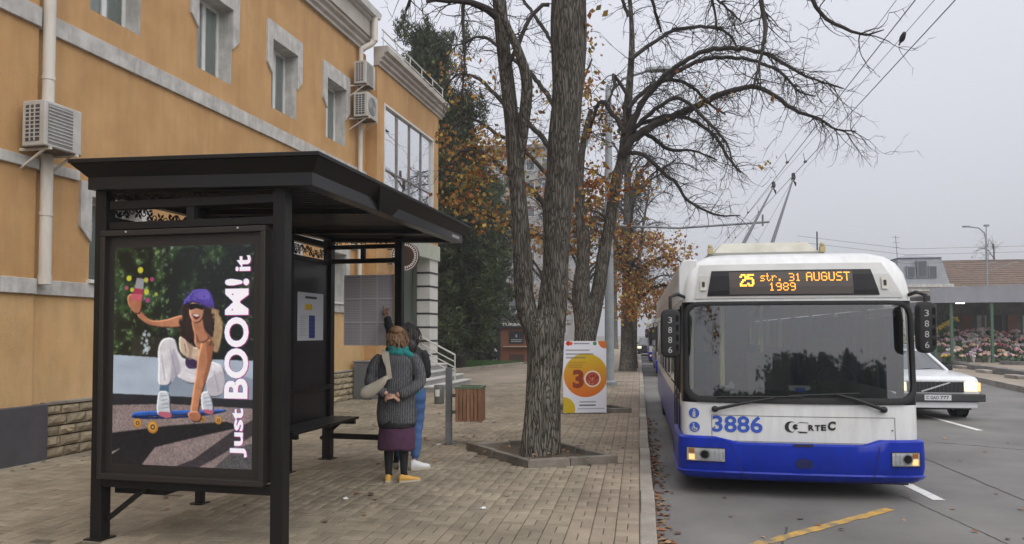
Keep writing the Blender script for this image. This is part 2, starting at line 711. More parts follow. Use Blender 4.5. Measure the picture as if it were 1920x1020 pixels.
M_paver = world_mat('paver concrete', (.150, .124, .086), (.305, .258, .184), .85, 0.75, rand=.17, c3=(.238, .199, .142), grain=.14, bump=.4, bscale=70)
M_paver_red = world_mat('reddish paver', (.175, .136, .098), (.325, .258, .190), .85, 0.75, rand=.15, c3=(.255, .203, .150), grain=.14, bump=.4, bscale=70)
M_joint = world_mat('joint sand', (.075, .062, .046), (.14, .115, .085), .95, 3.0, grain=.2)
M_farpave = world_mat('far paving', (.24, .195, .15), (.37, .305, .235), .88, 0.6, grain=.08, brick=(.4, .2, .012))
M_asphalt = world_mat('asphalt', (.088, .084, .079), (.195, .187, .173), .84, 0.42, c3=(.143, .137, .128), grain=.22, bump=.5, bscale=90)
M_seam = mat('tar seam', (.045, .043, .042), .6, (.07, .066, .06), 9)
M_kerb = world_mat('kerb concrete', (.19, .165, .135), (.36, .325, .275), .85, 1.6, rand=.16, c3=(.28, .25, .21), grain=.14, bump=.4, bscale=40)
M_white_line = world_mat('white road paint', (.17, .165, .155), (.66, .65, .62), .7, 7.0, mid=(.30, .46))
M_yellow_line = world_mat('yellow road paint', (.16, .145, .115), (.50, .30, .065), .7, 5.0, mid=(.36, .56))
M_earth = world_mat('earth', (.05, .038, .026), (.115, .085, .055), .95, 5.0, grain=.2, bump=.6)
M_ground = world_mat('ground', (.12, .115, .1), (.19, .18, .16), .9, .3)
M_stucco = mat('ochre stucco', (.485, .275, .112), .88, (.575, .345, .152), 1.1, detail=9, bump=.55, bscale=75, streak=.13)
M_stucco_low = mat('pale ochre paint', (.60, .375, .165), .85, (.69, .46, .23), .9, detail=8, bump=.3, bscale=50, streak=.17, sscale=(1.6, 1.6, .5))
M_trim = mat('grey trim', (.43, .415, .39), .85, (.60, .585, .555), 4, detail=8, bump=.35, bscale=60, streak=.22, sscale=(4, 4, .7))
M_cornice = mat('cornice grey', (.36, .33, .29), .8, (.46, .43, .39), 2, detail=6)
M_white = mat('white frame', (.68, .68, .66), .45, (.58, .58, .56), 3)
M_pipe = mat('dirty white pipe', (.62, .585, .52), .55, (.45, .39, .31), 2.2, detail=8, stretch=(3, 3, .6), ramp=(.45, .8))
M_stone = mat('split stone', (.52, .42, .28), .9, (.30, .235, .16), 7, detail=8, bump=.9, bscale=35, ramp=(.42, .68), island=.0, objrand=.22)
M_mortar = mat('dark mortar', (.06, .052, .04), .95, (.14, .115, .085), 5)
M_slab = mat('dark plinth slab', (.062, .060, .068), .6, (.085, .083, .092), 3, detail=7)
M_black = mat('black shelter metal', (.009, .0082, .0075), .42, (.013, .012, .011), 2.5, detail=5, spec=.28)
M_greymetal = mat('grey metal', (.22, .235, .25), .5, (.16, .17, .18), 5, metal=.3)
M_steel = mat('stainless rail', (.62, .60, .55), .45, metal=.25)
M_dark = mat('dark rubber', (.014, .014, .015), .7)
M_winpane = glass('window pane', (.80, .83, .82), refl=2.4)
M_mirrorpane = glass('mirror pane', (.10, .13, .14), refl=7.0, body=(.78, .85, .87), clear=.12)  # pale diffuse body paints in the bright sky reflection
M_interior = mat('dim room', (.16, .155, .14), .9)

# ================================================================== setting: ground, road, pavement
MB().quad((-300, -100, -.22), (300, -100, -.22), (300, 500, -.22), (-300, 500, -.22)).build('ground', M_ground, kind='structure')
o = MB().quad((.14, -40, -.15), (40, -40, -.15), (40, 230, -.15), (.14, 230, -.15)).build('road', M_asphalt, kind='structure')
road = o


def strip(points, wd, z, name, m, parent=None, kind=None, jag=0.0):
    mb = MB()
    L, Rr = [], []
    for i, p in enumerate(points):
        a = Vector(points[max(i - 1, 0)]); b = Vector(points[min(i + 1, len(points) - 1)])
        d = (b - a).normalized(); nrm = Vector((-d.y, d.x))
        j = 1 + jag * random.uniform(-1, 1)
        L.append((p[0] + nrm.x * wd / 2 * j, p[1] + nrm.y * wd / 2 * j, z)); Rr.append((p[0] - nrm.x * wd / 2 * j, p[1] - nrm.y * wd / 2 * j, z))
    for i in range(len(points) - 1):
        mb.quad(Rr[i], Rr[i + 1], L[i + 1], L[i])
    return mb.build(name, m, parent, kind=kind)


def line_pts(a, b, n, wob=0.0):
    return [(a[0] + (b[0] - a[0]) * i / n + random.uniform(-wob, wob), a[1] + (b[1] - a[1]) * i / n + random.uniform(-wob, wob)) for i in range(n + 1)]


# painted markings and tar seams are parts of the road
for y0 in (8.75, 17.5, 26, 35, 44, 53):
    strip(line_pts((3.2, y0), (3.05, y0 + 3.0), 3), .13, -.146, 'lane_dash', M_white_line, road)
for y0 in (7.0, 15.1, 23.5, 31.5, 40, 49):
    strip(line_pts((6.25 - (y0 - 15) * .01, y0), (6.2 - (y0 - 15) * .01, y0 + 2.6), 3), .12, -.146, 'lane_dash', M_white_line, road)
ya, yb = on_z(1380, 1032, -.15), on_z(1668, 955, -.15)
strip(line_pts((ya.x, ya.y), (yb.x, yb.y), 26, .012), .105, -.145, 'yellow_line', M_yellow_line, road, jag=.12)
strip(line_pts((on_z(1735, 860, -.15).x, on_z(1735, 860, -.15).y), (on_z(1960, 955, -.15).x, on_z(1960, 955, -.15).y), 24, .008), .022, -.1455, 'tar_seam', M_seam, road, jag=.3)
strip(line_pts((on_z(1690, 930, -.15).x, on_z(1690, 930, -.15).y), (on_z(1900, 1025, -.15).x, on_z(1900, 1025, -.15).y), 24, .008), .014, -.1455, 'tar_seam', M_seam, road, jag=.3)
strip(line_pts((on_z(1760, 830, -.15).x, on_z(1760, 830, -.15).y), (on_z(1940, 845, -.15).x, on_z(1940, 845, -.15).y), 20, .03), .03, -.1455, 'tar_seam', M_seam, road, jag=.5)
strip(line_pts((.9, 5.4), (1.35, 7.3), 20, .012), .018, -.1455, 'tar_seam', M_seam, road, jag=.5)

# kerb of single stones
kerb = MB().box(.005, .135, 2.0, 140, -.21, -.02).build('kerb', M_joint, kind='structure')
for i in range(30):
    y0 = 2.0 + i * 1.0
    k = MB().box(-.07, .07, .006, .994, -.18, .0)
    ko = k.build('kerb_stone', M_kerb, kerb, bevel=.014)
    ko.location = (.07 + random.uniform(-.004, .004), y0, random.uniform(-.006, .008))
    ko.rotation_euler.z = random.uniform(-.004, .004)
MB().box(.0, .14, 32.0, 140, -.19, .0).build('kerb_run', M_kerb, kerb, bevel=.014)

# pavement: slab with joint sand, then pavers in basket weave
WALL_O = Vector((-7.85, 8, 0)); WSL = .065
mb = MB()
mb.quad((-9.6, -6, -.012), (.0, -6, -.012), (.0, 26.0, -.012), (-9.6, 26.0, -.012))
sidewalk = mb.build('sidewalk', M_joint, kind='structure')
MB().quad((-9.6, 26.0, -.003), (0, 26.0, -.003), (0, 140, -.003), (-9.6, 140, -.003)).build('far_sidewalk', M_farpave, kind='structure')

TREE_BOX = [(-2.45, 10.36), (-1.36, 9.06), (-.27, 9.63), (-1.42, 11.02)]
TREE_BOX2 = [(-1.9, 16.2), (-1.0, 15.5), (-.15, 15.75), (-1.1, 17.1)]


def inside(poly, x, y):
    c = False
    for i in range(len(poly)):
        x0, y0 = poly[i]; x1, y1 = poly[(i + 1) % len(poly)]
        if (y0 > y) != (y1 > y) and x < (x1 - x0) * (y - y0) / (y1 - y0) + x0:
            c = not c
    return c


bricks = []          # x, y, half-x, half-y
for ci in range(48):
    x0 = -.2 * ci - .005
    y = 1.2 + (.2 if ci % 2 else 0)
    k = 0
    while y < 26:
        if k % 2 == 0:
            bricks += [(x0 - .05, y + .1, .05, .1), (x0 - .15, y + .1, .05, .1)]
        else:
            bricks += [(x0 - .1, y + .05, .1, .05), (x0 - .1, y + .15, .1, .05)]
        y += .2; k += 1
keep = []
MISSING = [on_z(335, 929), on_z(92, 1012), on_z(160, 1016)]
for b in bricks:
    if any(abs(b[0] - q.x) < b[2] and abs(b[1] - q.y) < b[3] for q in MISSING):
        continue
    wx = WALL_O.x + WSL * (b[1] - 8)
    if b[0] < wx + .02 or inside(TREE_BOX, b[0], b[1]) or inside(TREE_BOX2, b[0], b[1]):
        continue
    v = Vector((b[0], b[1], -CAM_H))
    D = v.dot(_Fw)
    if D < .5:
        continue
    px = 960 + FPX * v.dot(_Rt) / D; py = PPY - FPX * v.dot(_Up) / D
    if px < -150 or py > 1250:
        continue
    keep.append((D, b, 0 <= px <= 1230 and py <= 1024))
keep.sort(key=lambda q: q[0])
near = [q for q in keep if q[2]][:300]
nearset = set(id(q) for q in near)
rest = [q for q in keep if id(q) not in nearset]
# template: chamfered block, 12 verts
HX, HY, G, CH = 1.0, 1.0, .0035, .006


def brick_arrays(hx, hy):
    a, b = hx - G, hy - G
    v = []
    for (ax, ay, z) in ((a - CH, b - CH, 0), (a, b, -CH * .8), (a, b, -.03)):
        v += [(-ax, -ay, z), (ax, -ay, z), (ax, ay, z), (-ax, ay, z)]
    f = [(0, 1, 2, 3)]
    for k in (0, 4):
        for i in range(4):
            j = (i + 1) % 4
            f.append((k + 4 + i, k + 4 + j, k + j, k + i))
    return np.array(v), np.array(f)


tv, tf = brick_arrays(.05, .1); hv, hf = brick_arrays(.1, .05)
V, Fq, MI = [], [], []
for n, (D, b, vis) in enumerate(rest):
    v, f = (tv, tf) if b[2] < .07 else (hv, hf)
    ang = RNG.normal(0, .008)
    rot = np.array([[math.cos(ang), -math.sin(ang), 0], [math.sin(ang), math.cos(ang), 0], [RNG.normal(0, .006), RNG.normal(0, .006), 1]])
    V.append(v @ rot.T + np.array([b[0], b[1], RNG.normal(0, .0012)])); Fq.append(f + 12 * n)
    MI += [1 if b[0] > -.62 else 0] * len(f)
np_mesh('paver', np.concatenate(V), np.concatenate(Fq), [M_paver, M_paver_red], sidewalk, MI, kind='stuff')
meshes = {}
for key, (v, f) in {'t': (tv, tf), 'h': (hv, hf)}.items():
    for red in (0, 1):
        me = bpy.data.meshes.new('paver')
        me.from_pydata([tuple(p) for p in v], [], [tuple(q) for q in f])
        me.materials.append(M_paver_red if red else M_paver)
        meshes[key, red] = me
for D, b, vis in near:
    po = link('paver', meshes['t' if b[2] < .07 else 'h', int(b[0] > -.62)], sidewalk)
    po.location = (b[0], b[1], random.gauss(0, .0014))
    po.rotation_euler = (random.gauss(0, .006), random.gauss(0, .006), random.gauss(0, .008))

# ================================================================== the ochre building
bld = thing('office_building', 'long ochre stucco building with grey window surrounds and stone plinth behind the bus shelter', 'building',
            WALL_O, -math.atan(WSL))


def wall_holes(mb, s0, s1, z0, z1, holes, x=0.0, depth=.28, sign=1):
    ss = sorted({s0, s1, *[h[0] for h in holes], *[h[1] for h in holes]})
    zs = sorted({z0, z1, *[h[2] for h in holes], *[h[3] for h in holes]})
    ss = [q for q in ss if s0 <= q <= s1]; zs = [q for q in zs if z0 <= q <= z1]
    for a, b in zip(ss, ss[1:]):
        for c, d in zip(zs, zs[1:]):
            m = ((a + b) / 2, (c + d) / 2)
            if any(h[0] < m[0] < h[1] and h[2] < m[1] < h[3] for h in holes):
                continue
            mb.quad((x, a, c), (x, b, c), (x, b, d), (x, a, d))
    return mb


WIN_S = [1.33 + 2.37 * k for k in range(-1, 4)]
up_holes = [(s, s + 1.0, 6.33, 7.75) for s in WIN_S]
lo_holes = [(s + .06, s + 1.06, 2.40, 3.62) for s in WIN_S if s > 0]
mb = wall_holes(MB(), .42, 10.65, 2.30, 9.10, up_holes + lo_holes)
mb.build('wall', M_stucco, bld)
mb = wall_holes(MB(), -8, .42, 2.30, 9.10, [h for h in up_holes if h[0] < 0], x=.07)
mb.quad((0, .42, 2.3), (.07, .42, 2.3), (.07, .42, 9.1), (0, .42, 9.1))
mb.build('wall', M_stucco, bld)
MB().quad((0, .42, .70), (0, 10.65, .70), (0, 10.65, 2.30), (0, .42, 2.30)).build('wall', M_stucco_low, bld)
mb = MB().quad((.07, -8, .70), (.07, .42, .70), (.07, .42, 2.30), (.07, -8, 2.30))
mb.quad((0, .42, .7), (.07, .42, .7), (.07, .42, 2.3), (0, .42, 2.3)).build('wall', M_stucco_low, bld)
MB().box(-8, -.02, -8, 10.6, -.2, .6).box(-8, -.7, -8, 10.6, .7, 9.9).build('wall', M_interior, bld)

# string courses
for z0, z1, pr in ((5.68, 5.94, .05), (3.80, 3.94, .05), (2.17, 2.37, .05)):
    segs = [(-8, .42, .07), (.424, 10.65, 0)]
    if z0 < 5 and z0 > 3:
        segs = [(-8, .42, .07), (.424, 1.16, 0)] + [(s + 1.30, s + 2.37 - .17, 0) for s in WIN_S[1:-1]] + [(WIN_S[-1] + 1.30, 10.65, 0)]
    for a, b, x in segs:
        MB().box(x - .02, x + pr, a, b, z0, z1).build('string_course', M_trim, bld, bevel=.008)

# windows with their cut-corner surrounds
def window(s0, s1, z0, z1, low=False):
    sur = MB()
    wd = .20
    top = z1 + (.36 if not low else .2)
    bot = z0 + (z1 - z0) * .62
    P = .045
    Mx = Matrix(((0, 0, 1, 0), (1, 0, 0, 0), (0, 1, 0, 0), (0, 0, 0, 1)))     # (s, z, x) -> (x, s, z)
    sur.prism([(s0 - wd, bot), (s0, bot - .2), (s0, z1), (s1, z1), (s1, bot - .2), (s1 + wd, bot), (s1 + wd, top), (s0 - wd, top)], -.01, P, Mx)
    so = sur.build('window_surround', M_trim, bld, bevel=.006)
    rv = MB()
    d = .34
    rv.quad((.001, s0, z0), (.001, s0, z1), (-d, s0, z1), (-d, s0, z0))
    rv.quad((.001, s1, z0), (-d, s1, z0), (-d, s1, z1), (.001, s1, z1))
    rv.quad((.001, s0, z1), (.001, s1, z1), (-d, s1, z1), (-d, s0, z1))
    rv.quad((.001, s0, z0), (-d, s0, z0), (-d, s1, z0), (.001, s1, z0))
    rv.build('reveal', M_trim, so)
    f = MB()
    x0, x1 = -d + .01, -d + .07
    t = .06
    f.box(x0, x1, s0, s1, z0, z0 + t).box(x0, x1, s0, s1, z1 - t, z1).box(x0, x1, s0, s0 + t, z0 + t, z1 - t).box(x0, x1, s1 - t, s1, z0 + t, z1 - t)
    mid = s0 + (s1 - s0) * .56
    f.box(x0, x1, mid - .045, mid + .045, z0 + t, z1 - t)
    wf = f.build('window', M_white, bld, bevel=.006)
    for a, b in ((s0 + t, mid - .045), (mid + .045, s1 - t)):
        MB().quad((x0 + .03, a, z0 + t), (x0 + .03, b, z0 + t), (x0 + .03, b, z1 - t), (x0 + .03, a, z1 - t)).build('pane', M_winpane, wf)
    # curtain hanging in the room
    c = MB()
    n = 14
    for i in range(n):
        a = s0 + (s1 - s0) * i / n; b = s0 + (s1 - s0) * (i + 1) / n
        c.quad((x0 + .0 + .012 * (i % 2), a, z0), (x0 + .0 + .012 * ((i + 1) % 2), b, z0), (x0 + .0 + .012 * ((i + 1) % 2), b, z1), (x0 + .0 + .012 * (i % 2), a, z1))
    c.build('curtain', mat('pale curtain', (.55, .60, .56), .9), wf)
    if low:
        MB().box(-.02, .09, s0 - .05, s1 + .05, z0 - .028, z0 + .02).build('window_sill', M_white, bld, bevel=.006)


for s in WIN_S[1:]:
    window(s, s + 1.0, 6.33, 7.75)
    window(s + .06, s + 1.06, 2.40, 3.62, True)

# cornice, fascia, gutter, roof edge
prof = [(-.1, 9.10), (.08, 9.10), (.08, 9.17), (.15, 9.22), (.15, 9.30), (.24, 9.35), (.24, 9.43), (.29, 9.43), (.29, 9.80), (.36, 9.84), (.36, 9.93), (-.1, 9.93)]


def extrude_profile(prof, s0, s1):
    mb = MB()
    mb.loft([[Vector((x, s, z)) for x, z in prof] for s in (s0, s1)], cap=True)
    return mb


extrude_profile(prof, -8, 10.42).build('cornice', M_cornice, bld)
extrude_profile([(.2, 9.934), (.48, 9.934), (.52, 10.08), (.50, 10.08), (.46, 9.95), (.2, 9.95)], -8, 10.5).build('gutter', M_white, bld)
mb = MB().quad((.49, -8, 10.06), (.49, 10.5, 10.06), (-3.5, 10.5, 12.0), (-3.5, -8, 12.0))
mb.quad((.49, 10.5, 10.06), (-3.5, 10.5, 9.9), (-3.5, 10.5, 12.0), (-.5, 10.5, 10.55))
mb.build('roof', mat('dark roof sheet', (.05, .052, .06), .5), bld)
# downpipes
p = MB()
p.tube([(.15, .505, 9.4), (.15, .505, 2.42)], .075, 12)
for z in (8.5, 6.5, 5.0, 3.2):
    p.tube([(.15, .505, z), (.15, .505, z + .05)], .083, 12)
p.build('downpipe', M_pipe, bld, smooth=40)
MB().tube([(.15, .505, 2.42), (.15, .505, 2.30)], .083, 12).build('downpipe_shoe', M_pipe, bld, smooth=40)
p = MB()
p.tube([(.40, 10.30, 10.0), (.40, 10.30, 9.30)], .085, 12)
p.tube([(.40, 10.30, 9.32), (.33, 10.26, 9.22), (.12, 10.10, 9.04)], .075, 12)
p.tube([(.12, 10.08, 9.06), (.12, 10.08, 2.0)], .06, 12)
p.build('downpipe', M_pipe, bld, smooth=40)

# plinth: dark slab at the left, then split stone blocks
MB().box(0, .15, -8, .60, -.05, .73).build('plinth_slab', M_slab, bld, bevel=.01)
pl = MB().box(-.05, .04, .60, 10.65, -.05, .70).build('plinth', M_mortar, bld)
MB().box(-.02, .10, .62, 10.65, .705, .745).build('plinth_cap', M_kerb, bld, bevel=.006)
stone_meshes = []
for k in range(10):
    bm = bmesh.new()
    bmesh.ops.create_grid(bm, x_segments=5, y_segments=3, size=1)
    for v in bm.verts:
        e = max(abs(v.co.x), abs(v.co.y))
        v.co.z = (.9 + .9 * mnoise.noise(Vector((v.co.x * 1.7, v.co.y * 1.7, k * 9.1)))) if e < .95 else .25 + .3 * mnoise.noise(Vector((v.co.x * 4, v.co.y * 4, k * 5.0)))
    edge = [e for e in bm.edges if e.is_boundary]
    ex = bmesh.ops.extrude_edge_only(bm, edges=edge)
    for v in [g for g in ex['geom'] if isinstance(g, bmesh.types.BMVert)]:
        v.co.z = -1
    me = bpy.data.meshes.new('stone'); bm.to_mesh(me); bm.free()
    me.materials.append(M_stone)
    stone_meshes.append(me)
z = .0
for row, hh in enumerate((.135, .15, .13, .15, .125)):
    s = .61
    while s < 10.6:
        wd = random.uniform(.20, .36)
        st = link('stone', random.choice(stone_meshes), pl)
        # mesh x,y,z (grid plane, height) -> along the wall, up, out
        st.rotation_euler = (R(90), 0, R(90))
        st.location = (.075, s + wd / 2, z + hh / 2)
        st.scale = (wd / 2 - .008, hh / 2 - .008, random.uniform(.028, .05))
        s += wd
    z += hh + .002

# ------------------------------------------------------------------ wing with the glazed bay
X0 = .33
holes = [(11.10, 15.08, 5.30, 7.93), (11.9, 15.55, -1, 4.02)]
mb = wall_holes(MB(), 10.65, 15.58, -.05, 8.80, holes, x=X0)
mb.quad((0, 10.65, -.05), (X0, 10.65, -.05), (X0, 10.65, 8.8), (0, 10.65, 8.8))
mb.quad((X0, 15.58, 4.02), (-6, 15.58, 4.02), (-6, 15.58, 8.8), (X0, 15.58, 8.8))
mb.build('wall', M_stucco, bld)
wp = [(-.1, 8.802), (.05, 8.802), (.05, 8.87), (.12, 8.91), (.12, 8.99), (.2, 9.03), (.2, 9.11), (.30, 9.15), (.30, 9.30), (-.1, 9.30)]
extrude_profile([(x + X0, z) for x, z in wp], 10.62, 15.85).build('cornice', M_cornice, bld)
rl = MB()
for s in np.arange(10.8, 15.8, .98):
    rl.tube([(X0 + .1, s, 9.30), (X0 + .1, s, 9.78)], .015, 6)
for z in (9.55, 9.78):
    rl.tube([(X0 + .1, 10.7, z), (X0 + .1, 15.75, z)], .018, 6)
rl.build('roof_railing', M_steel, bld)
f = MB()
xa, xb = X0 - .10, X0 + .02
f.box(xa, xb, 11.10, 11.16, 5.3, 7.93).box(xa, xb, 15.02, 15.08, 5.3, 7.93).box(xa, xb, 11.16, 15.02, 7.87, 7.93).box(xa, xb, 11.16, 15.02, 5.3, 5.36)
fr = f.build('glazed_bay', M_white, bld, bevel=.006)
f = MB()
f.box(X0 - .055, X0 - .02, 11.16, 15.02, 6.13, 6.165)
q = (15.02 - 11.16) / 4
for k in (1, 2, 3):
    f.box(X0 - .055, X0 - .02, 11.16 + q * k - .014, 11.16 + q * k + .014, 5.36, 6.13).box(X0 - .055, X0 - .02, 11.16 + q * k - .014, 11.16 + q * k + .014, 6.165, 7.87)
f.build('mullion', M_greymetal, fr)
for k in range(4):
    for z0, z1 in ((5.36, 6.12), (6.17, 7.87)):
        a, b = 11.16 + q * k + .02, 11.16 + q * (k + 1) - .02
        tl = random.uniform(-.006, .006)
        MB().quad((X0 - .06 + tl, a, z0), (X0 - .06, b, z0), (X0 - .06 + tl, b, z1), (X0 - .06, a, z1)).build('pane', M_mirrorpane, fr)
# entrance: lintel, recess, banded column, doors
MB().box(X0 - .9, X0 + .06, 11.9, 15.62, 4.02, 4.50).build('lintel', mat('pale green lintel', (.42, .45, .36), .6, (.5, .53, .45), 3), bld, bevel=.01)
rc = MB()
rc.quad((-.95, 11.9, -.05), (-.95, 15.6, -.05), (-.95, 15.6, 4.02), (-.95, 11.9, 4.02))
rc.quad((-.10, 15.57, -.05), (-.95, 15.57, -.05), (-.95, 15.57, 4.02), (-.10, 15.57, 4.02))
rc.quad((X0, 11.9, -.05), (-.95, 11.9, -.05), (-.95, 11.9, 4.02), (X0, 11.9, 4.02))
rc.build('entrance_recess', mat('grey render', (.36, .39, .35), .8), bld)
cl = MB().box(-.10, X0, 14.80, 15.56, -.05, 4.015)
co = cl.build('entrance_column', mat('white column paint', (.66, .65, .61), .6, (.58, .57, .52), 2), bld)
for k in range(8):
    z = .55 + .435 * k
    MB().box(-.115, X0 + .012, 14.788, 15.572, z - .03, z + .03).build('band', mat('dark band', (.03, .03, .032), .6), co)
d = MB()
for s in (12.1, 13.1, 14.1, 15.0):
    d.box(-.93, -.86, s, s + .07, .68, 3.6)
d.box(-.95, -.1, 15.50, 15.56, 1.90, 1.97).box(-.62, -.55, 15.50, 15.56, .68, 3.9)
d.box(-.93, -.86, 12.17, 15.0, 3.6, 3.68).box(-.93, -.86, 12.17, 15.0, 2.75, 2.81)
dd = d.build('entrance_door', mat('green grey frame', (.28, .33, .28), .5), bld)
MB().quad((-.9, 12.1, .7), (-.9, 15.0, .7), (-.9, 15.0, 3.6), (-.9, 12.1, 3.6)).build('pane', M_winpane, dd)
# steps
for k in range(4):
    x1 = 1.36 - .27 * k
    stp = MB().box(-.94 if k == 3 else x1 - .30, x1, 12.25, 15.9, .17 * k - (.05 if k == 0 else 0), .17 * (k + 1) - .045)
    so = stp.build('step', mat('dark step riser', (.22, .22, .21), .8, (.30, .295, .28), 4), bld)
    MB().box(-.94 if k == 3 else x1 - .30, x1 + .02, 12.23, 15.92, .17 * (k + 1) - .043, .17 * (k + 1)).build('tread', mat('pale tread', (.60, .59, .56), .7, (.50, .49, .46), 4), so, bevel=.006)

rail = thing('stair_railing', 'pale four-bar metal handrail going down the entrance steps', 'railing', WALL_O, -math.atan(WSL))
ra, rb = Vector((-.30, 14.70, 1.74)), Vector((1.22, 14.70, .98))
for i, dz in enumerate((0, .22, .40, .58)):
    MB().tube([ra - Vector((0, 0, dz)), rb - Vector((0, 0, dz))], .026 if i == 0 else .018, 8).build('rail_bar', M_steel, rail, smooth=40)
for t in (0.05, .99):
    c = ra.lerp(rb, t)
    MB().tube([c, Vector((c.x, c.y, max(.02, c.z - 1.0)))], .022, 8).build('rail_post', M_steel, rail, smooth=40)

# round projecting sign
sg = thing('round_sign', 'round brown and white projecting sign by the entrance, half hidden by the shelter post', 'sign', WALL_O, -math.atan(WSL))
cx, cs, cz, rr = .84, 11.4, 3.76, .40
Mz = Matrix.Translation((cx, cs, cz)) @ Matrix.Rotation(R(90), 4, 'X')
MB().lathe([(rr, -.05), (rr, .05)], 40, Mz).build('sign_disc', mat('dark brown', (.035, .018, .015), .4), sg, smooth=40)
def ring(r0, r1, zz, n=40):
    mb = MB()
    for k in range(n):
        a, b = 2 * math.pi * k / n, 2 * math.pi * (k + 1) / n
        mb.quad(*[Mz @ Vector(p) for p in ((r0 * math.cos(a), r0 * math.sin(a), zz), (r1 * math.cos(a), r1 * math.sin(a), zz), (r1 * math.cos(b), r1 * math.sin(b), zz), (r0 * math.cos(b), r0 * math.sin(b), zz))])
    return mb
mb = ring(rr * .93, rr * .98, .053)
for k in range(34):
    a = 2 * math.pi * k / 34
    u = Vector((math.cos(a), math.sin(a), 0)); v = Vector((-u.y, u.x, 0))
    mb.quad(*[Mz @ (u * rr * r0 + v * sx * .018 + Vector((0, 0, .053))) for r0, sx in ((.70, -1), (.70, 1), (.86, 1), (.86, -1))])
mb.build('sign_lettering', mat('sign white', (.6, .58, .55), .5), sg)
MB().bar((X0, cs, cz + .2), (cx - rr * .9, cs, cz + .2), .03).bar((X0, cs, cz - .2), (cx - rr * .9, cs, cz - .2), .03).build('bracket', M_dark, sg)

# ------------------------------------------------------------------ air conditioners
M_ac = mat('air conditioner casing', (.52, .51, .48), .5, (.42, .405, .37), 3, detail=7)
M_acg = mat('air conditioner grille', (.26, .255, .245), .6, (.20, .195, .19), 6)


def air_con(label, s0, s1, x0, x1, z0, z1, fan=False):
    a = thing('air_conditioner', label, 'air conditioner', WALL_O, -math.atan(WSL), 'outdoor air conditioner units on the ochre wall')
    MB().box(x0, x1, s0, s1, z0, z1).build('casing', M_ac, a, bevel=.015)
    g = MB()
    sg0, sg1 = s0 + .05, s0 + (s1 - s0) * .74
    if fan:
        Mf = Matrix.Translation((x1 + .006, (s0 + s1) / 2 - .04, (z0 + z1) / 2)) @ Matrix.Rotation(R(90), 4, 'Y')
        r = min((s1 - s0) * .36, (z1 - z0) * .44)
        g.lathe([(r, -.004), (r, .006)], 28, Mf)
        go = g.build('fan_grille', M_acg, a)
        g2 = MB()
        for k in range(1, 6):
            rr_ = r * k / 5.5
            pts = [Mf @ Vector((rr_ * math.cos(t * math.pi / 12), rr_ * math.sin(t * math.pi / 12), .012)) for t in range(25)]
            g2.tube(pts, .004, 4, cap=False)
        g2.build('grille_ring', M_ac, go)
    else:
        g.box(x1 - .002, x1 + .006, sg0, sg1, z0 + .04, z1 - .04)
        go = g.build('front_grille', M_acg, a)
        sl = MB()
        n = 11
        for k in range(n):
            zz = z0 + .05 + (z1 - z0 - .1) * (k + .5) / n
            sl.box(x1 + .004, x1 + .014, sg0, sg1, zz - .006, zz + .006)
        sl.build('louvre', M_ac, go)
    side = MB()
    side.box(x0 + .06, x1 - .08, s0 - .004, s0 + .002, z0 + .06, z1 - .06)
    so = side.build('side_grille', mat('dark vent', (.07, .07, .072), .6), a)
    sl = MB()
    n = 9
    for k in range(1, n):
        zz = z0 + .06 + (z1 - z0 - .12) * k / n
        sl.box(x0 + .06, x1 - .08, s0 - .012, s0 - .003, zz - .007, zz + .007)
    for k in (1, 2):
        xx = x0 + .06 + (x1 - x0 - .14) * k / 3
        sl.box(xx - .008, xx + .008, s0 - .013, s0 - .0045, z0 + .06, z1 - .06)
    sl.build('vent_bar', M_ac, so)
    for s in (s0 + .08, s1 - .08):
        b = MB().bar((-.0, s, z0 - .02), (x1 + .02, s, z0 - .02), .035).bar((.0, s, z0 - .30), (x1 - .08, s, z0 - .03), .025)
        b.build('bracket', M_pipe, a)
    b = MB().box(x0, x1, s0, s1, z0 - .001 - .012, z0 - .002)
    b.build('drip_tray', mat('brown tray', (.10, .075, .055), .7), a)


air_con('white air conditioner with a slatted front at the left of the photo', .10, .68, .17, .52, 4.02, 4.60)
air_con('upper small air conditioner at the corner of the ochre building', 9.57, 10.13, .17, .50, 7.96, 8.54)
air_con('lower air conditioner with a round fan at the corner of the ochre building', 9.58, 10.22, .16, .54, 7.12, 7.74, True)

# grey cabinet by the wall
cb = thing('utility_cabinet', 'dark grey metal cabinet against the stone plinth behind the two women', 'cabinet', WALL_O, -math.atan(WSL))
MB().box(.12, .62, 9.75, 10.5, 0, .93).build('cabinet_body', mat('cabinet grey', (.10, .105, .11), .6, (.14, .145, .15), 3), cb, bevel=.01)
MB().box(.14, .60, 9.738, 9.748, .05, .88).build('door', mat('cabinet grey door', (.12, .125, .13), .6), cb)
MB().box(.10, .64, 9.73, 10.52, .932, .96).build('lid', mat('cabinet lid', (.16, .165, .17), .6), cb, bevel=.006)

# ================================================================== bus shelter
SH_O, SH_R = Vector((-4.31, 5.39, 0)), -.06
sh = thing('bus_shelter', 'black metal bus shelter with scrollwork friezes and a big lit poster on its near end', 'bus shelter', SH_O, SH_R)
TL = .02                                     # the roof climbs a little towards its far end
zr = lambda y: 2.80 + TL * y
LEN = 3.92


def post(x, y, w=.13, top=None):
    top = top or zr(y) + .04
    p = MB().box(x - w / 2, x + w / 2, y - w / 2, y + w / 2, 0, top).build('post', M_black, sh, bevel=.006)
    MB().box(x - w / 2 - .03, x + w / 2 + .03, y - w / 2 - .03, y + w / 2 + .03, .0, .012).build('base_plate', M_black, p)
    return p


post(0, 0, .105); post(1.61, 0, .105); post(0, LEN, .115); post(1.0, LEN, .10); post(0, 1.27, .07); post(0, 2.93, .06)


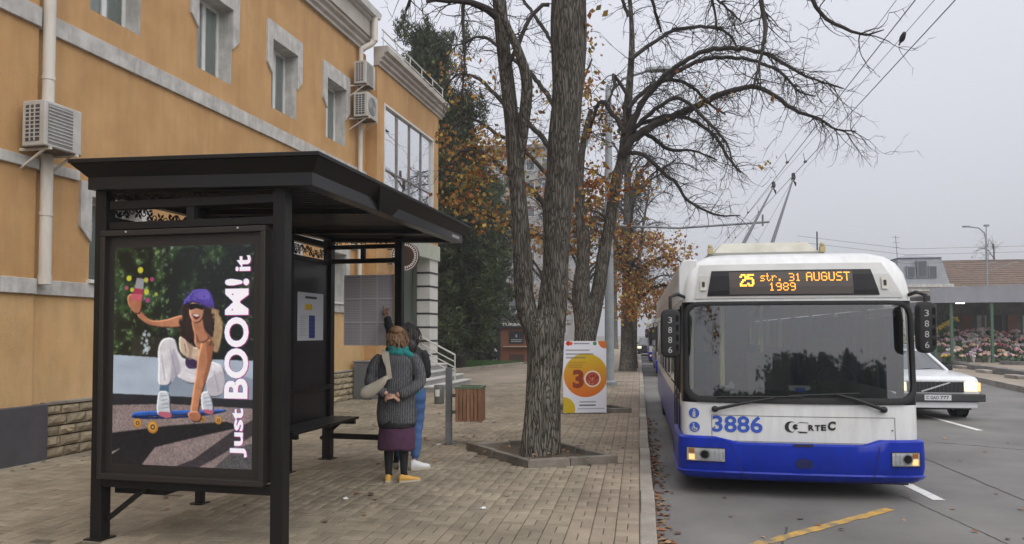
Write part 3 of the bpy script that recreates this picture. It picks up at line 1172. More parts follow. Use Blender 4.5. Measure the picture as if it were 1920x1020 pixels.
def fret(mb, a, b, h):
    """scrollwork between two points, h high: paired C-scrolls with leaf drops"""
    a = Vector(a); b = Vector(b)
    L = (b - a).length; d = (b - a).normalized(); up = Vector((0, 0, 1))
    n = max(1, round(L / (h * 1.9))); u = L / n
    nrm = d.cross(up)

    def P(t, z):
        return a + d * t + up * z

    def leaf(t, z, ang, ln, w_):
        x, y = math.cos(ang), math.sin(ang)
        c0, c1 = P(t, z), P(t + x * ln, z + y * ln)
        m_ = P(t + x * ln * .45, z + y * ln * .45)
        sd = (d * -y + up * x) * w_
        mb._add([c0 + nrm * .003, m_ + sd + nrm * .003, c1 + nrm * .003, m_ - sd + nrm * .003], [(0, 1, 2, 3)])
        mb._add([c0 - nrm * .003, m_ + sd - nrm * .003, c1 - nrm * .003, m_ - sd - nrm * .003], [(3, 2, 1, 0)])
    for i in range(n):
        t0 = i * u
        fl = 1 if i % 2 else -1
        # running vine: an S curve with a spiral above and below and leaves along it
        mb.tube([P(t0 + u * q, h * (.5 + .36 * fl * math.sin(2 * math.pi * q))) for q in np.linspace(0, 1, 9)], h * .045, 4, cap=False)
        for cx, cz, s_ in ((.25, .40, 1), (.75, .60, -1)):
            pts = []
            for k in range(11):
                q = k / 10
                ang = s_ * fl * (1.2 + 6.6 * q)
                r = h * (.30 - .22 * q)
                pts.append(P(t0 + u * cx + r * math.cos(ang), h * (.5 + (cz - .5) * fl * -1) + r * math.sin(ang)))
            mb.tube(pts, h * .035, 4, cap=False)
        for t, z, ang in ((.02, .5, .9), (.02, .5, -.9), (.48, .5, 2.2), (.48, .5, -2.2), (.52, .5, .9), (.52, .5, -.9), (.98, .5, 2.2), (.98, .5, -2.2), (.25, .55, 1.57), (.75, .45, -1.57), (.12, .8, .3), (.88, .2, 3.4), (.38, .15, .4), (.62, .85, 3.5)):
            leaf(t0 + u * t, h * (z if fl > 0 else 1 - z), ang * fl, h * .34, h * .085)
    return mb


def rail_box(x0, x1, y0, y1, z0, z1, name='rail', par=None):
    return MB().box(x0, x1, y0, y1, z0, z1).build(name, M_black, par or sh, bevel=.004)


# near end
rail_box(.07, 1.55, -.035, .035, 2.665, 2.735)
rail_box(.07, 1.55, -.035, .035, 2.50, 2.56)
rail_box(.78, .85, -.03, .03, 2.56, 2.665, 'stub')
fret(MB(), (.08, 0, 2.735), (1.54, 0, 2.735), zr(0) - 2.735 + .03).build('scroll_frieze', M_black, sh)
rail_box(.06, 1.555, -.05, .05, .43, .495)
MB().bar((.06, .02, .16), (.42, .02, .43), .035).build('brace', M_black, sh)
MB().box(.08, .55, .06, .24, .36, .415).build('ballast_box', M_black, sh, bevel=.004)
# light box with poster
lb = MB()
x0, x1, z0, z1 = .07, 1.52, .515, 2.47
px0, px1, pz0, pz1 = .165, 1.415, .625, 2.345
yF = -.10
lb.box(x0, x1, -.07, .06, z0, z1)
lbx = lb.build('light_box', mat('brown black metal', (.021, .017, .0145), .45), sh, bevel=.008)
fr = MB()
for a, b, c, d in ((x0 - .012, x1 + .012, z0 - .012, z0 + .035), (x0 - .012, x1 + .012, z1 - .035, z1 + .012)):
    fr.box(a, b, -.115, -.06, c, d)
for a, b in ((x0 - .012, x0 + .03), (x1 - .03, x1 + .012)):
    fr.box(a, b, -.115, -.06, z0 + .035, z1 - .035)
fr.build('box_frame', mat('brown black metal', (.021, .017, .0145), .45), lbx, bevel=.006)

for x, z in ((.30, 2.478), (1.30, 2.478)):
    MB().ball((x, -.118, z - .012), .009, n=6, m=4).build('screw', mat('screw head', (.5, .5, .5), .4), lbx)
# ---- the poster print
PW, PH = 400, 566
pt = Paint(PW, PH, (28, 34, 30))
U = lambda x, y: ((x - 80) / 535 * PW, (y - 75) / 855 * PH)
PP = lambda *pts: [U(*p) for p in pts]
# foliage, light through it
n1 = pt.noise(34); n2 = pt.noise(12); n3 = pt.noise(5)
g = np.clip(n1 * .6 + n2 * .5 + .25 - (pt.xx / PW) * .55, 0, 1)
pt.blend(g * (pt.yy < 330) * .9, (62, 98, 48))
pt.blend(np.clip(n2 * .8 + n3 * .8 - .35, 0, 1) * (pt.yy < 320) * (pt.xx < 170), (128, 160, 96))
pt.blend(np.clip(n3 * .9 + n1 * .5 - .62, 0, 1) * (pt.yy < 300), (150, 170, 178))
pt.blend(np.clip(n2 + n3 - .75, 0, 1) * (pt.yy < 250) * (pt.xx > 250), (90, 108, 62))
pt.poly(PP((150, 430), (290, 430), (280, 520), (150, 520)), (46, 44, 42), 3, .1, .8)
for k in range(26):
    ux, uy = U(RNG.normal(206, 9), RNG.uniform(400, 500)); pt.disc(ux, uy, RNG.uniform(1.5, 6), (190, 204, 212), 3, .7)
pt.poly(PP((79, 500), (260, 510), (620, 520), (620, 665), (79, 655)), (166, 182, 200), 1, .0)
pt.poly(PP((300, 560), (520, 560), (620, 590), (620, 670), (300, 660)), (136, 150, 168), 5, .0)
pt.poly(PP((79, 655), (620, 668), (620, 715), (79, 705)), (44, 44, 50), 2, .1)
pt.poly(PP((79, 700), (300, 690), (620, 700), (620, 935), (79, 935)), (140, 122, 120), 1, .22)
pt.poly(PP((79, 810), (300, 775), (520, 752), (580, 770), (390, 820), (250, 860), (195, 935), (79, 935)), (38, 36, 38), 2, .2)
pt.poly(PP((320, 935), (400, 900), (540, 790), (620, 740), (620, 800), (470, 900), (410, 935)), (62, 56, 60), 3, .2)
pt.poly(PP((470, 935), (560, 850), (620, 830), (620, 935)), (86, 84, 86), 2, .3)
pt.poly(PP((79, 885), (115, 868), (100, 880), (79, 895)), (150, 140, 138), 1)
# board and wheels
for x, y, r in ((180, 768, 19), (240, 782, 24), (490, 748, 15), (430, 745, 12)):
    ux, uy = U(x, y)
    pt.disc(ux, uy, r * .68, (176, 118, 40), 2); pt.disc(ux - 1, uy - 1.5, r * .5, (214, 156, 66), 3); pt.disc(ux, uy, r * .30, (104, 66, 28), 1.5); pt.disc(ux, uy, r * .12, (210, 180, 110))
pt.smooth(PP((158, 736), (172, 726), (230, 720), (400, 712), (512, 706), (500, 718), (400, 730), (250, 740), (172, 744)), (40, 84, 172), 1, .06, round_=1.0)
pt.smooth(PP((162, 742), (250, 742), (400, 731), (503, 718), (400, 738), (250, 750), (172, 750)), (20, 40, 92), 1)
# hair behind
pt.smooth(PP((455, 310), (485, 335), (505, 390), (498, 450), (485, 492), (462, 470), (450, 400)), (172, 142, 104), 2, .25, round_=1.0)
pt.smooth(PP((350, 300), (342, 350), (340, 430), (368, 462), (395, 440), (430, 450), (462, 440), (470, 380), (468, 330), (440, 300), (390, 290)), (52, 36, 32), 2, .25, round_=1.0)
# trousers
pt.smooth(PP((262, 615), (258, 540), (256, 480), (270, 442), (300, 432), (325, 445), (340, 490), (370, 520), (440, 520), (500, 540), (512, 590), (500, 650), (450, 655), (440, 600), (390, 612), (340, 590), (320, 560), (304, 615)), (216, 212, 218), 2, .06, round_=1.0)
pt.smooth(PP((312, 480), (330, 500), (345, 560), (325, 585), (308, 600)), (178, 174, 188), 3, .04)
pt.smooth(PP((445, 600), (500, 560), (512, 600), (500, 648), (455, 650)), (186, 180, 190), 3, .04)
# torso, arms
pt.smooth(PP((338, 430), (362, 440), (400, 470), (445, 460), (465, 500), (455, 530), (400, 525), (345, 490)), (206, 176, 152), 2, .05, round_=1.0)
pt.smooth(PP((366, 512), (402, 520), (408, 548), (380, 552), (364, 538)), (58, 40, 78), 1)
pt.smooth(PP((395, 430), (420, 405), (462, 430), (470, 462), (440, 480), (405, 470)), (196, 124, 88), 2, .05, round_=1.0)
pt.smooth(PP((345, 345), (350, 372), (340, 392), (285, 394), (235, 388), (200, 372), (172, 342), (180, 310), (192, 330), (225, 362), (280, 362)), (190, 120, 84), 1, .06, round_=1.0)
pt.smooth(PP((132, 270), (150, 258), (188, 265), (192, 300), (184, 335), (165, 338), (148, 318), (136, 300)), (178, 108, 76), 1, .06, round_=1.0)
pt.smooth(PP((430, 440), (466, 455), (462, 520), (442, 600), (425, 660), (412, 728), (385, 730), (390, 660), (402, 580), (412, 500)), (198, 126, 86), 2, .06, round_=1.0)
pt.smooth(PP((440, 450), (466, 458), (460, 520), (440, 600), (430, 600), (446, 520)), (162, 94, 62), 2, .06)
pt.smooth(PP((376, 722), (410, 715), (428, 735), (420, 755), (395, 756), (380, 742)), (186, 112, 78), 1, .06, round_=1.0)
# can
pt.poly(PP((168, 196), (198, 201), (189, 288), (150, 282)), (176, 46, 78), 1)
pt.poly(PP((168, 196), (198, 201), (194, 242), (160, 236)), (150, 152, 160), 1)
pt.poly(PP((150, 258), (192, 262), (189, 288), (150, 282)), (206, 86, 106), 2)
for x, y, r, c in ((137, 197, 10, (210, 206, 44)), (182, 165, 11, (214, 208, 50)), (207, 252, 10, (210, 206, 60)), (150, 243, 8, (196, 200, 50)), (205, 205, 9, (196, 190, 60)), (228, 203, 8, (186, 60, 120)), (212, 285, 9, (170, 60, 130)), (128, 235, 7, (190, 70, 110)), (245, 262, 7, (160, 170, 60))):
    ux, uy = U(x, y); pt.disc(ux, uy, r * .75, c, 2)
pt.smooth(PP((386, 358), (424, 356), (436, 400), (452, 432), (430, 452), (402, 440), (390, 400)), (182, 114, 80), 2, .05, round_=.8)
# face
pt.smooth(PP((374, 322), (380, 300), (402, 292), (424, 302), (432, 330), (424, 362), (404, 376), (386, 366), (376, 345)), (204, 138, 102), 1, .04, round_=.9)
pt.smooth(PP((374, 304), (400, 300), (428, 308), (424, 324), (402, 318), (378, 324)), (26, 22, 26), 1)
pt.smooth(PP((386, 342), (400, 340), (416, 346), (408, 360), (396, 360)), (112, 34, 36), 1)
pt.smooth(PP((388, 343), (400, 341), (414, 346), (402, 351)), (232, 226, 220), 1)
pt.smooth(PP((353, 306), (360, 282), (378, 262), (390, 248), (420, 244), (446, 250), (464, 272), (474, 318), (452, 322), (420, 304), (385, 296)), (76, 58, 158), 1, .12, round_=1.0)
pt.smooth(PP((385, 262), (410, 250), (445, 254), (452, 280), (420, 284)), (98, 78, 184), 3, .12)
# shoes
pt.poly(PP((266, 618), (300, 618), (302, 645), (264, 645)), (78, 110, 140), 1, .1)
pt.smooth(PP((260, 650), (285, 640), (304, 655), (308, 700), (310, 735), (285, 742), (256, 725)), (200, 206, 214), 1, .3, round_=1.0)
pt.smooth(PP((266, 722), (306, 724), (312, 740), (288, 745), (262, 732)), (200, 96, 116), 1)
pt.smooth(PP((424, 650), (448, 640), (466, 670), (472, 708), (460, 722), (430, 712)), (196, 202, 212), 1, .3, round_=1.0)
pt.smooth(PP((432, 708), (470, 712), (465, 726), (440, 722)), (190, 92, 112), 1)


for k in range(90):
    a = RNG.uniform(0, 6.28)
    hx_, hy_ = 418 + 76 * math.cos(a) * RNG.uniform(.75, 1.05), 385 + 92 * math.sin(a) * RNG.uniform(.75, 1.05)
    if hy_ < 300 or (hy_ > 440 and hx_ < 445) or (374 < hx_ < 448):
        continue
    ux, uy = U(hx_, hy_)
    pt.disc(ux, uy, RNG.uniform(2.5, 6), (168, 134, 92) if hx_ > 462 else ((92, 62, 44) if hx_ > 440 else (44, 30, 28)), 2.5, .75)
for x0_, y0_ in ((268, 660), (270, 676), (272, 692), (275, 706), (434, 664), (438, 678), (442, 692)):
    a0 = U(x0_, y0_); pt.poly([a0, (a0[0] + 19, a0[1] - 3), (a0[0] + 19, a0[1] - 1), (a0[0], a0[1] + 2)], (120, 128, 140), 1, 0, .8)
for k in range(24):
    a0 = U(RNG.uniform(360, 468), RNG.uniform(255, 312)); pt.disc(a0[0], a0[1], RNG.uniform(1.5, 3.5), (48, 36, 110) if k % 2 else (120, 104, 200), 2, .5)
# creases, straps and grain of the printed picture
pt.poly(PP((378, 450), (392, 462), (384, 520), (372, 515)), (150, 120, 100), 2, .05, .6)
for x0_, y0_, x1_, y1_ in ((300, 470, 330, 585), (268, 500, 285, 600), (345, 530, 430, 560), (360, 560, 440, 590), (470, 560, 490, 640)):
    a0, a1 = U(x0_, y0_), U(x1_, y1_)
    pt.poly([a0, (a0[0] + 3, a0[1]), (a1[0] + 2, a1[1]), (a1[0] - 2, a1[1])], (140, 134, 150), 2, 0, .55)
for k in range(46):
    hx_, hy_ = RNG.uniform(345, 495), RNG.uniform(310, 470)
    if (hx_ < 372 or hx_ > 440) or hy_ > 400:
        a0 = U(hx_, hy_); a1 = U(hx_ + RNG.uniform(-10, 14), hy_ + RNG.uniform(22, 48))
        if 338 < hx_ < 500 and not (395 < hx_ < 470 and hy_ > 430):
            pt.poly([a0, (a0[0] + 2, a0[1]), (a1[0] + 1.5, a1[1]), (a1[0], a1[1])], (150, 112, 76) if hx_ > 452 else (30, 20, 20), 1, 0, .6)
lum = pt.a.mean(2, keepdims=True); pt.a = (lum + (pt.a - lum) * .84) * .96
pt.a = np.clip(pt.a * (1 + .02 * pt.noise(3)[..., None] + .05 * pt.noise(24)[..., None]), 0, 1)
for c_ in range(3):
    pt.a[..., c_] = pt.soft(pt.a[..., c_], 2)


def vtext(body, x0, x1, ybot, ytop, bold):
    w_, h_ = abs(U(0, ybot)[1] - U(0, ytop)[1]), abs(U(x1, 0)[0] - U(x0, 0)[0])
    vs, fs = text_fit(body, w_, h_, bold)
    # reads upwards: ink x runs up, ink y runs to the left from the baseline at x1
    bx, by = U(x1, ybot)
    P2 = [(bx - v[1], by - v[0]) for v in vs]
    pt.tris([(x + 2.2, y + 1.2) for x, y in P2], fs, (170, 40, 120), 1)
    pt.tris([(x - 1.0, y - .6) for x, y in P2], fs, (70, 60, 150), 1)
    pt.tris(P2, fs, (244, 240, 246), 1)


vtext('Just', 534, 596, 886, 700, .03)
vtext('BOOM!', 508, 598, 664, 206, .034)
vtext('it', 546, 603, 178, 118, .03)
poster = pt.image('poster print')
M_poster = image_mat('poster print', poster, .15, .22, .35)
MB().quad((px0, -.0725, pz0), (px1, -.0725, pz0), (px1, -.0725, pz1), (px0, -.0725, pz1), uv=True).build('poster', M_poster, lbx)
# back wall: black panels between the posts, frieze above
for a, b in ((.09, 1.22), (1.32, 2.88), (2.98, 3.84)):
    p = MB().box(-.02, .02, a, b, .46, 2.56)
    po = p.build('back_panel', mat('black back panel', (.012, .012, .014), .3), sh, bevel=.004)
rail_box(-.035, .035, .07, 3.85, 2.562, 2.62)
for k in range(3):
    a, b = ((.09, 1.22), (1.32, 2.88), (2.98, 3.84))[k]
    fret(MB(), (0, a, 2.62), (0, b, 2.62), .16).build('scroll_frieze', M_black, sh)
MB().box(-.04, .04, .07, 3.85, 2.783, 2.86).build('rail', M_black, sh)
# notice on the last back panel
nt_ = Paint(120, 160, (206, 208, 212))
nt_.rect(34, 12, 88, 20, (70, 74, 84)); nt_.rect(14, 40, 14, 40, (0, 0, 0))
nt_.rect(34, 38, 66, 58, (222, 182, 38)); nt_.rect(52, 76, 80, 152, (52, 62, 132))
for k in range(10):
    nt_.rect(10, 78 + k * 7, 42 - (k % 3) * 5, 80 + k * 7, (168, 170, 176))
for k in range(5):
    nt_.rect(56, 84 + k * 13, 76, 86 + k * 13, (96, 104, 160))
M_notice = image_mat('notice print', nt_.image('notice print'), .5)
MB().quad((.0225, 3.06, 1.57), (.0225, 3.72, 1.57), (.0225, 3.72, 2.17), (.0225, 3.06, 2.17)).build('tmp', M_notice, sh)
o = bpy.data.objects['tmp']; o.name = 'notice'; o.data.name = 'notice'
uvl = o.data.uv_layers.new(name='UVMap')
for i, c in enumerate(((0, 0), (1, 0), (1, 1), (0, 1))):
    uvl.data[i].uv = c
# bench
bo = MB().box(.06, .11, 2.0, 3.84, .50, .55).build('bench', M_black, sh, bevel=.004)
for y in (2.22, 3.66):
    MB().box(.112, .50, y, y + .05, .50, .55).bar((.02, y + .025, .3), (.3, y + .025, .52), .04).build('bench_bracket', M_black, bo, bevel=.004)
for k in range(4):
    MB().box(.10 + .105 * k, .185 + .105 * k, 2.15, 3.80, .552, .585).build('slat', M_black, bo, bevel=.005)
MB().box(.05, .09, 2.0, 3.84, .94, .99).build('backrest_bar', M_black, bo, bevel=.004)
# far end: rails, glass, timetable
yE = LEN
rail_box(.06, .95, yE - .03, yE + .03, 2.775, 2.83)
rail_box(.06, .95, yE - .03, yE + .03, 2.585, 2.645)
rail_box(.46, .52, yE - .025, yE + .025, 2.645, 2.775, 'stub')
rail_box(.06, .95, yE - .03, yE + .03, .27, .34)
fret(MB(), (.07, yE, 2.83), (.95, yE, 2.83), .085).build('scroll_frieze', M_black, sh)
MB().quad((.065, yE, .34), (.95, yE, .34), (.95, yE, 2.585), (.065, yE, 2.585)).build('glass_pane', glass('shelter glass', (.93, .95, .94)), sh)
tt = Paint(200, 270, (236, 232, 234))
for r in range(3):
    for c in range(3):
        X, Y = 4 + c * 66, 3 + r * 90
        tt.rect(X, Y, X + 62, Y + 86, (232, 226, 228) if (r + c) % 2 else (226, 220, 226))
        tt.rect(X + 3, Y + 3, X + 59, Y + 8, (196, 188, 198))
        for k in range(11):
            tt.rect(X + 3, Y + 13 + k * 6.6, X + 59, Y + 16 + k * 6.6, (196, 188, 192), .8)
        for k in range(5):
            tt.rect(X + 12 + k * 10, Y + 10, X + 13.4 + k * 10, Y + 84, (236, 230, 236), .8)
    tt.rect(0, r * 90 - 1, 200, r * 90 + 2, (248, 246, 250))
M_tt = image_mat('timetable print', tt.image('timetable print'), .4)
MB().quad((.22, yE - .006, 1.50), (.93, yE - .006, 1.50), (.93, yE - .006, 2.43), (.22, yE - .006, 2.43), uv=True).build('timetable', M_tt, sh)

# roof
X0r, X1r, Y0r, Y1r = -.15, 2.03, -.24, 4.30


def xr(y):
    return X1r - .038 * y


def zc(x, y):
    return TL * y - .026 * x


def ring_rect(i, z):
    ya_, yb_ = Y0r + i, Y1r - i
    return [Vector((X0r + i, ya_, z + zc(X0r, ya_))), Vector((xr(ya_) - i, ya_, z + zc(X1r, ya_))), Vector((xr(yb_) - i, yb_, z + zc(X1r, yb_))), Vector((X0r + i, yb_, z + zc(X0r, yb_)))]


rf = MB().loft([ring_rect(.03, 3.055), ring_rect(0, 3.045), ring_rect(0, 3.015)][::-1])
ro = rf.build('roof', M_black, sh, bevel=.004)
rf = MB().loft([ring_rect(.012, 3.012), ring_rect(.10, 2.915)][::-1], cap=False)
rf.build('sloped_fascia', M_black, ro)
rf = MB().loft([ring_rect(.102, 2.914), ring_rect(.102, 2.815), ring_rect(.22, 2.815), ring_rect(.22, 2.85)][::-1], cap=False)
rf.build('fascia_beam', mat('glossy black beam', (.012, .012, .013), .34, spec=.35), ro, bevel=.004)
n = 36
for k in range(n):
    y = Y0r + .25 + (Y1r - Y0r - .5) * k / (n - 1)
    za, zb = 2.862 + zc(X0r, y), 2.862 + zc(X1r, y)
    MB().loft([[Vector((X0r + .225, y - .042, za)), Vector((X0r + .225, y + .042, za)), Vector((X0r + .225, y + .042, za + .02)), Vector((X0r + .225, y - .042, za + .02))], [Vector((xr(y) - .225, y - .042, zb)), Vector((xr(y) - .225, y + .042, zb)), Vector((xr(y) - .225, y + .042, zb + .02)), Vector((xr(y) - .225, y - .042, zb + .02))]][::-1]).build('ceiling_slat', M_black, ro)
MB().quad(*[p - Vector((0, 0, .0)) for p in ring_rect(.05, 3.0)][::-1]).build('roof_lining', M_dark, ro)
for y in (.0, 1.27, 2.93, LEN):
    MB().bar((.03, y, 2.828 + zc(0, y)), (xr(y) - .24, y, 2.828 + zc(X1r, y)), .06, .055).build('roof_arm', M_black, ro, bevel=.004)
yb_ = 1.35
bk = MB()
bk.loft([[Vector((xr(yb_) - .105, yb_ - a, 2.815 + zc(X1r, yb_))), Vector((xr(yb_) - .105, yb_ + a, 2.815 + zc(X1r, yb_))), Vector((xr(yb_) - .008, yb_ + b, 3.01 + zc(X1r, yb_))), Vector((xr(yb_) - .008, yb_ - b, 3.01 + zc(X1r, yb_)))] if q == 0 else
         [Vector((xr(yb_) - .085, yb_ - a, 2.815 + zc(X1r, yb_))), Vector((xr(yb_) - .085, yb_ + a, 2.815 + zc(X1r, yb_))), Vector((xr(yb_) + .004, yb_ + b, 3.01 + zc(X1r, yb_))), Vector((xr(yb_) + .004, yb_ - b, 3.01 + zc(X1r, yb_)))] for q, a, b in ((0, .16, .34), (1, .16, .34))])
bk.build('fascia_reflection_block', M_black, ro)  # added block standing for a dark reflection on the glossy fascia
mk = MB()
for k in range(6):
    yk = 3.72 + k * .055
    mk.box(xr(yk) - .103, xr(yk) - .099, yk, yk + .035, 2.85 + zc(X1r, yk), 2.885 + zc(X1r, yk))
mk.build('small_lettering', mat('pale marks', (.5, .5, .5), .6), ro)

# ================================================================== tree surrounds, banner, bins
def tree_box(label, poly, name_loc, h=.10, w_=.10):
    cx = sum(p[0] for p in poly) / 4; cy = sum(p[1] for p in poly) / 4
    t = thing('tree_surround', label, 'tree surround', (cx, cy, 0), 0, 'low kerb surrounds at the feet of the street trees')
    P = [Vector((p[0] - cx, p[1] - cy, 0)) for p in poly]
    inn = [p * (1 - w_ * 1.35 / p.length) for p in P]
    for i in range(4):
        j = (i + 1) % 4
        for a, b in ((.004, .46), (.468, .996)):
            A, B = P[i].lerp(P[j], a), P[i].lerp(P[j], b)
            Ai, Bi = inn[i].lerp(inn[j], a), inn[i].lerp(inn[j], b)
            hh = h + random.uniform(-.012, .008)
            up = Vector((0, 0, 1))
            mb = MB()
            mb.loft([[A - up * .04, B - up * .04, Bi - up * .04, Ai - up * .04][::-1], [A + up * hh, B + up * hh, Bi + up * hh, Ai + up * hh][::-1]][::-1])
            mb.build('edging_stone', M_kerb_dark, t, bevel=.01)
    so = MB()
    n = 8
    grid = [[inn[0].lerp(inn[1], u / n).lerp(inn[3].lerp(inn[2], u / n), v / n) for u in range(n + 1)] for v in range(n + 1)]
    for v in range(n):
        for u in range(n):
            q = [grid[v][u], grid[v][u + 1], grid[v + 1][u + 1], grid[v + 1][u]]
            so.quad(*[p + Vector((0, 0, .02 + .05 * mnoise.noise(p * 3))) for p in q])
    so.build('soil', M_earth, t, smooth=60)
    return t


M_kerb_dark = world_mat('dirty edging stone', (.10, .088, .072), (.235, .21, .175), .9, 2.5, rand=.2, grain=.15, bump=.4, bscale=40)
tree_box('low dirty edging stones round the big forked tree', TREE_BOX, None)
tree_box('low edging stones under the tree behind the 30 banner', TREE_BOX2, None)

bp_ = Paint(240, 400, (226, 228, 238))
B2 = lambda x, y: ((x - 152) / 448 * 240, (y - 125) / 752 * 400)
yc = np.clip((bp_.yy / 400 - .2) / .55, 0, 1)
cxb, cyb = B2(385, 485)
dm = np.clip(122 - np.hypot(bp_.xx - cxb, bp_.yy - cyb) + .5, 0, 1)
grad = np.stack([206 + 10 * yc, 176 - 62 * yc, 44 + 2 * yc], -1) / 255
bp_.a = bp_.a * (1 - dm[..., None]) + grad * dm[..., None]
bp_.disc(*B2(148, 840), 68, (206, 176, 44)); bp_.disc(*B2(590, 128), 40, (206, 112, 44))
bp_.disc(*B2(205, 150), 13, (196, 52, 40)); bp_.disc(*B2(232, 150), 10, (214, 92, 50)); bp_.disc(*B2(480, 150), 11, (72, 140, 96))
bp_.rect(*B2(262, 144), *B2(425, 158), (150, 152, 160))
for y, x1 in ((222, 425), (262, 465), (300, 385)):
    bp_.rect(*B2(180, y - 9), *B2(x1, y + 9), (118, 116, 110), .55)
for y, x1 in ((352, 385), (378, 360), (400, 350)):
    bp_.rect(*B2(205, y - 6), *B2(x1, y + 6), (150, 128, 40), .6)
bp_.rect(*B2(320, 756), *B2(490, 772), (120, 122, 130), .6); bp_.rect(*B2(316, 790), *B2(486, 808), (70, 72, 82), .7); bp_.rect(*B2(300, 828), *B2(580, 842), (150, 152, 166), .6)
vs, fs = text_fit('3', B2(365, 0)[0] - B2(250, 0)[0], B2(0, 620)[1] - B2(0, 425)[1], .05)
bx, by = B2(250, 620)
bp_.tris([(bx + v[0], by - v[1]) for v in vs], fs, (142, 62, 40), 1)
bx, by = B2(455, 522)
bp_.disc(bx, by, 46, (232, 222, 206)); bp_.disc(bx, by, 38, (176, 78, 66))
for k in range(22):
    a, r = RNG.random() * 6.28, RNG.random() ** .5 * 32
    bp_.disc(bx + r * math.cos(a), by + r * math.sin(a), 5 + 3 * RNG.random(), [(200, 90, 74), (150, 52, 44), (212, 130, 96), (112, 78, 40)][k % 4], 2)
M_ban = image_mat('banner print', bp_.image('banner print'), .5)
A_, B_ = on_z(1056, 776), on_z(1137, 775)
mid = (A_ + B_) / 2; wdt = (B_ - A_).length
ban = thing('advert_banner', 'white upright banner with a big yellow disc and the number 30', 'banner', mid, math.atan2(B_.y - A_.y, B_.x - A_.x))
hB = 1.50
MB().quad((-wdt / 2, -.012, .02), (wdt / 2, -.012, .02), (wdt / 2, -.012, hB), (-wdt / 2, -.012, hB), uv=True).build('print', M_ban, ban)
fb = MB().box(-wdt / 2, wdt / 2, -.010, .012, .02, hB)
fb.build('board', M_white, ban)
MB().box(-wdt / 2, -wdt / 2 + .06, -.12, .3, -.005, .02).box(wdt / 2 - .06, wdt / 2, -.12, .3, -.005, .02).bar((-wdt / 2 + .05, .28, .01), (-wdt / 2 + .05, .015, 1.1), .025).bar((wdt / 2 - .05, .28, .01), (wdt / 2 - .05, .015, 1.1), .025).build('stand', M_greymetal, ban)

pb = on_z(841.5, 832)
lbn = thing('litter_bin', 'wooden slatted litter bin with a green rim hung on a grey metal post', 'litter bin', pb, .05)
MB().box(-.045, .045, -.045, .045, 0, 1.14).build('post', M_greymetal, lbn, bevel=.006)
MB().box(-.09, .09, -.09, .09, 0, .012).build('base_plate', M_greymetal, lbn)
MB().box(.04, .13, -.02, .02, .70, .75).box(.04, .13, -.02, .02, .45, .50).build('bracket', M_greymetal, lbn)
M_wood = mat('bin wood', (.22, .105, .055), .7, (.34, .18, .10), 6, detail=7, stretch=(6, 6, .8), objrand=.15)
M_green = mat('faded green paint', (.11, .16, .10), .6, (.16, .20, .14), 6)
BX, BW = .33, .195
rim = MB()
for z0, z1 in ((.835, .875),):
    rim.box(BX - BW - .01, BX + BW + .01, -BW - .01, -BW + .03, z0, z1).box(BX - BW - .01, BX + BW + .01, BW - .03, BW + .01, z0, z1).box(BX - BW - .01, BX - BW + .03, -BW + .03, BW - .03, z0, z1).box(BX + BW - .03, BX + BW + .01, -BW + .03, BW - .03, z0, z1)
rim.build('rim', M_green, lbn, bevel=.004)
MB().box(BX - BW + .03, BX + BW - .03, -BW + .03, BW - .03, .37, .72).build('liner', M_dark, lbn)
for k in range(7):
    a = BX - BW + .004 + k * (2 * BW) / 7
    for yy in (-BW - .006, BW - .016):
        MB().box(a, a + .047, yy, yy + .022, .355 + random.uniform(-.004, .004), .835).build('slat', M_wood, lbn, bevel=.003)
for k in range(7):
    a = -BW + .024 + k * (2 * BW - .05) / 7
    for xx in (BX - BW - .004, BX + BW - .018):
        MB().box(xx, xx + .022, a, a + .043, .355, .835).build('slat', M_wood, lbn, bevel=.003)

sb = on_z(823.5, 757)
s2 = thing('small_bin', 'small grey cylindrical bin with a white label at the foot of the steps', 'litter bin', sb)
MB().lathe([(.10, 0), (.115, .02), (.12, .42), (.11, .44), (.10, .44), (.10, .2)], 18).build('bin_body', mat('dull grey metal', (.10, .105, .10), .5, (.14, .145, .14), 5), s2, smooth=40)
lab = MB()
for k in range(6):
    a, b = R(-125 + k * 9), R(-125 + (k + 1) * 9)
    lab.quad((.1215 * math.cos(a), .1215 * math.sin(a), .18), (.1215 * math.cos(b), .1215 * math.sin(b), .18), (.1225 * math.cos(b), .1225 * math.sin(b), .34), (.1225 * math.cos(a), .1225 * math.sin(a), .34))
lab.build('paper_label', M_white, s2)

# ================================================================== trolleybus
M_bw = mat('bus white paint', (.70, .705, .70), .30, (.64, .64, .625), 1.6, detail=8, spec=.5, coat=.3, streak=.13, sscale=(5, 2, .7))
M_bb = mat('bus blue paint', (.0045, .024, .37), .30, (.006, .028, .32), 2.0, detail=6, coat=.1, spec=.25, streak=.22, sscale=(4, 2, 1.5))
M_bgrey = mat('bus grey panel', (.50, .505, .49), .45, (.44, .44, .42), 3, detail=7)
M_cream = mat('weathered cream', (.56, .55, .48), .55, (.44, .42, .35), 3, detail=8)
M_blackgloss = mat('black gloss', (.006, .006, .008), .3, spec=.2)
M_tyre = mat('tyre', (.018, .018, .019), .85, (.028, .027, .026), 8)
M_rim = mat('wheel rim', (.35, .35, .36), .4, metal=.7)
M_amber = mat('amber lens', (.55, .22, .03), .2)
M_amber_lit = mat('lit amber lamp', (.8, .45, .1), .3, emit=(1.0, .62, .24), estr=1.3)
M_warm_lit = mat('lit headlamp', (.8, .75, .6), .3, emit=(1.0, .80, .46), estr=1.5)
M_chrome = mat('lamp chrome', (.66, .66, .66), .25, (.40, .41, .42), 16, metal=.25, coat=.5)
M_lampglass = glass('lamp glass', (.92, .93, .94), refl=1.0)
M_wsglass = glass('windscreen glass', (.74, .78, .78), refl=5.0)
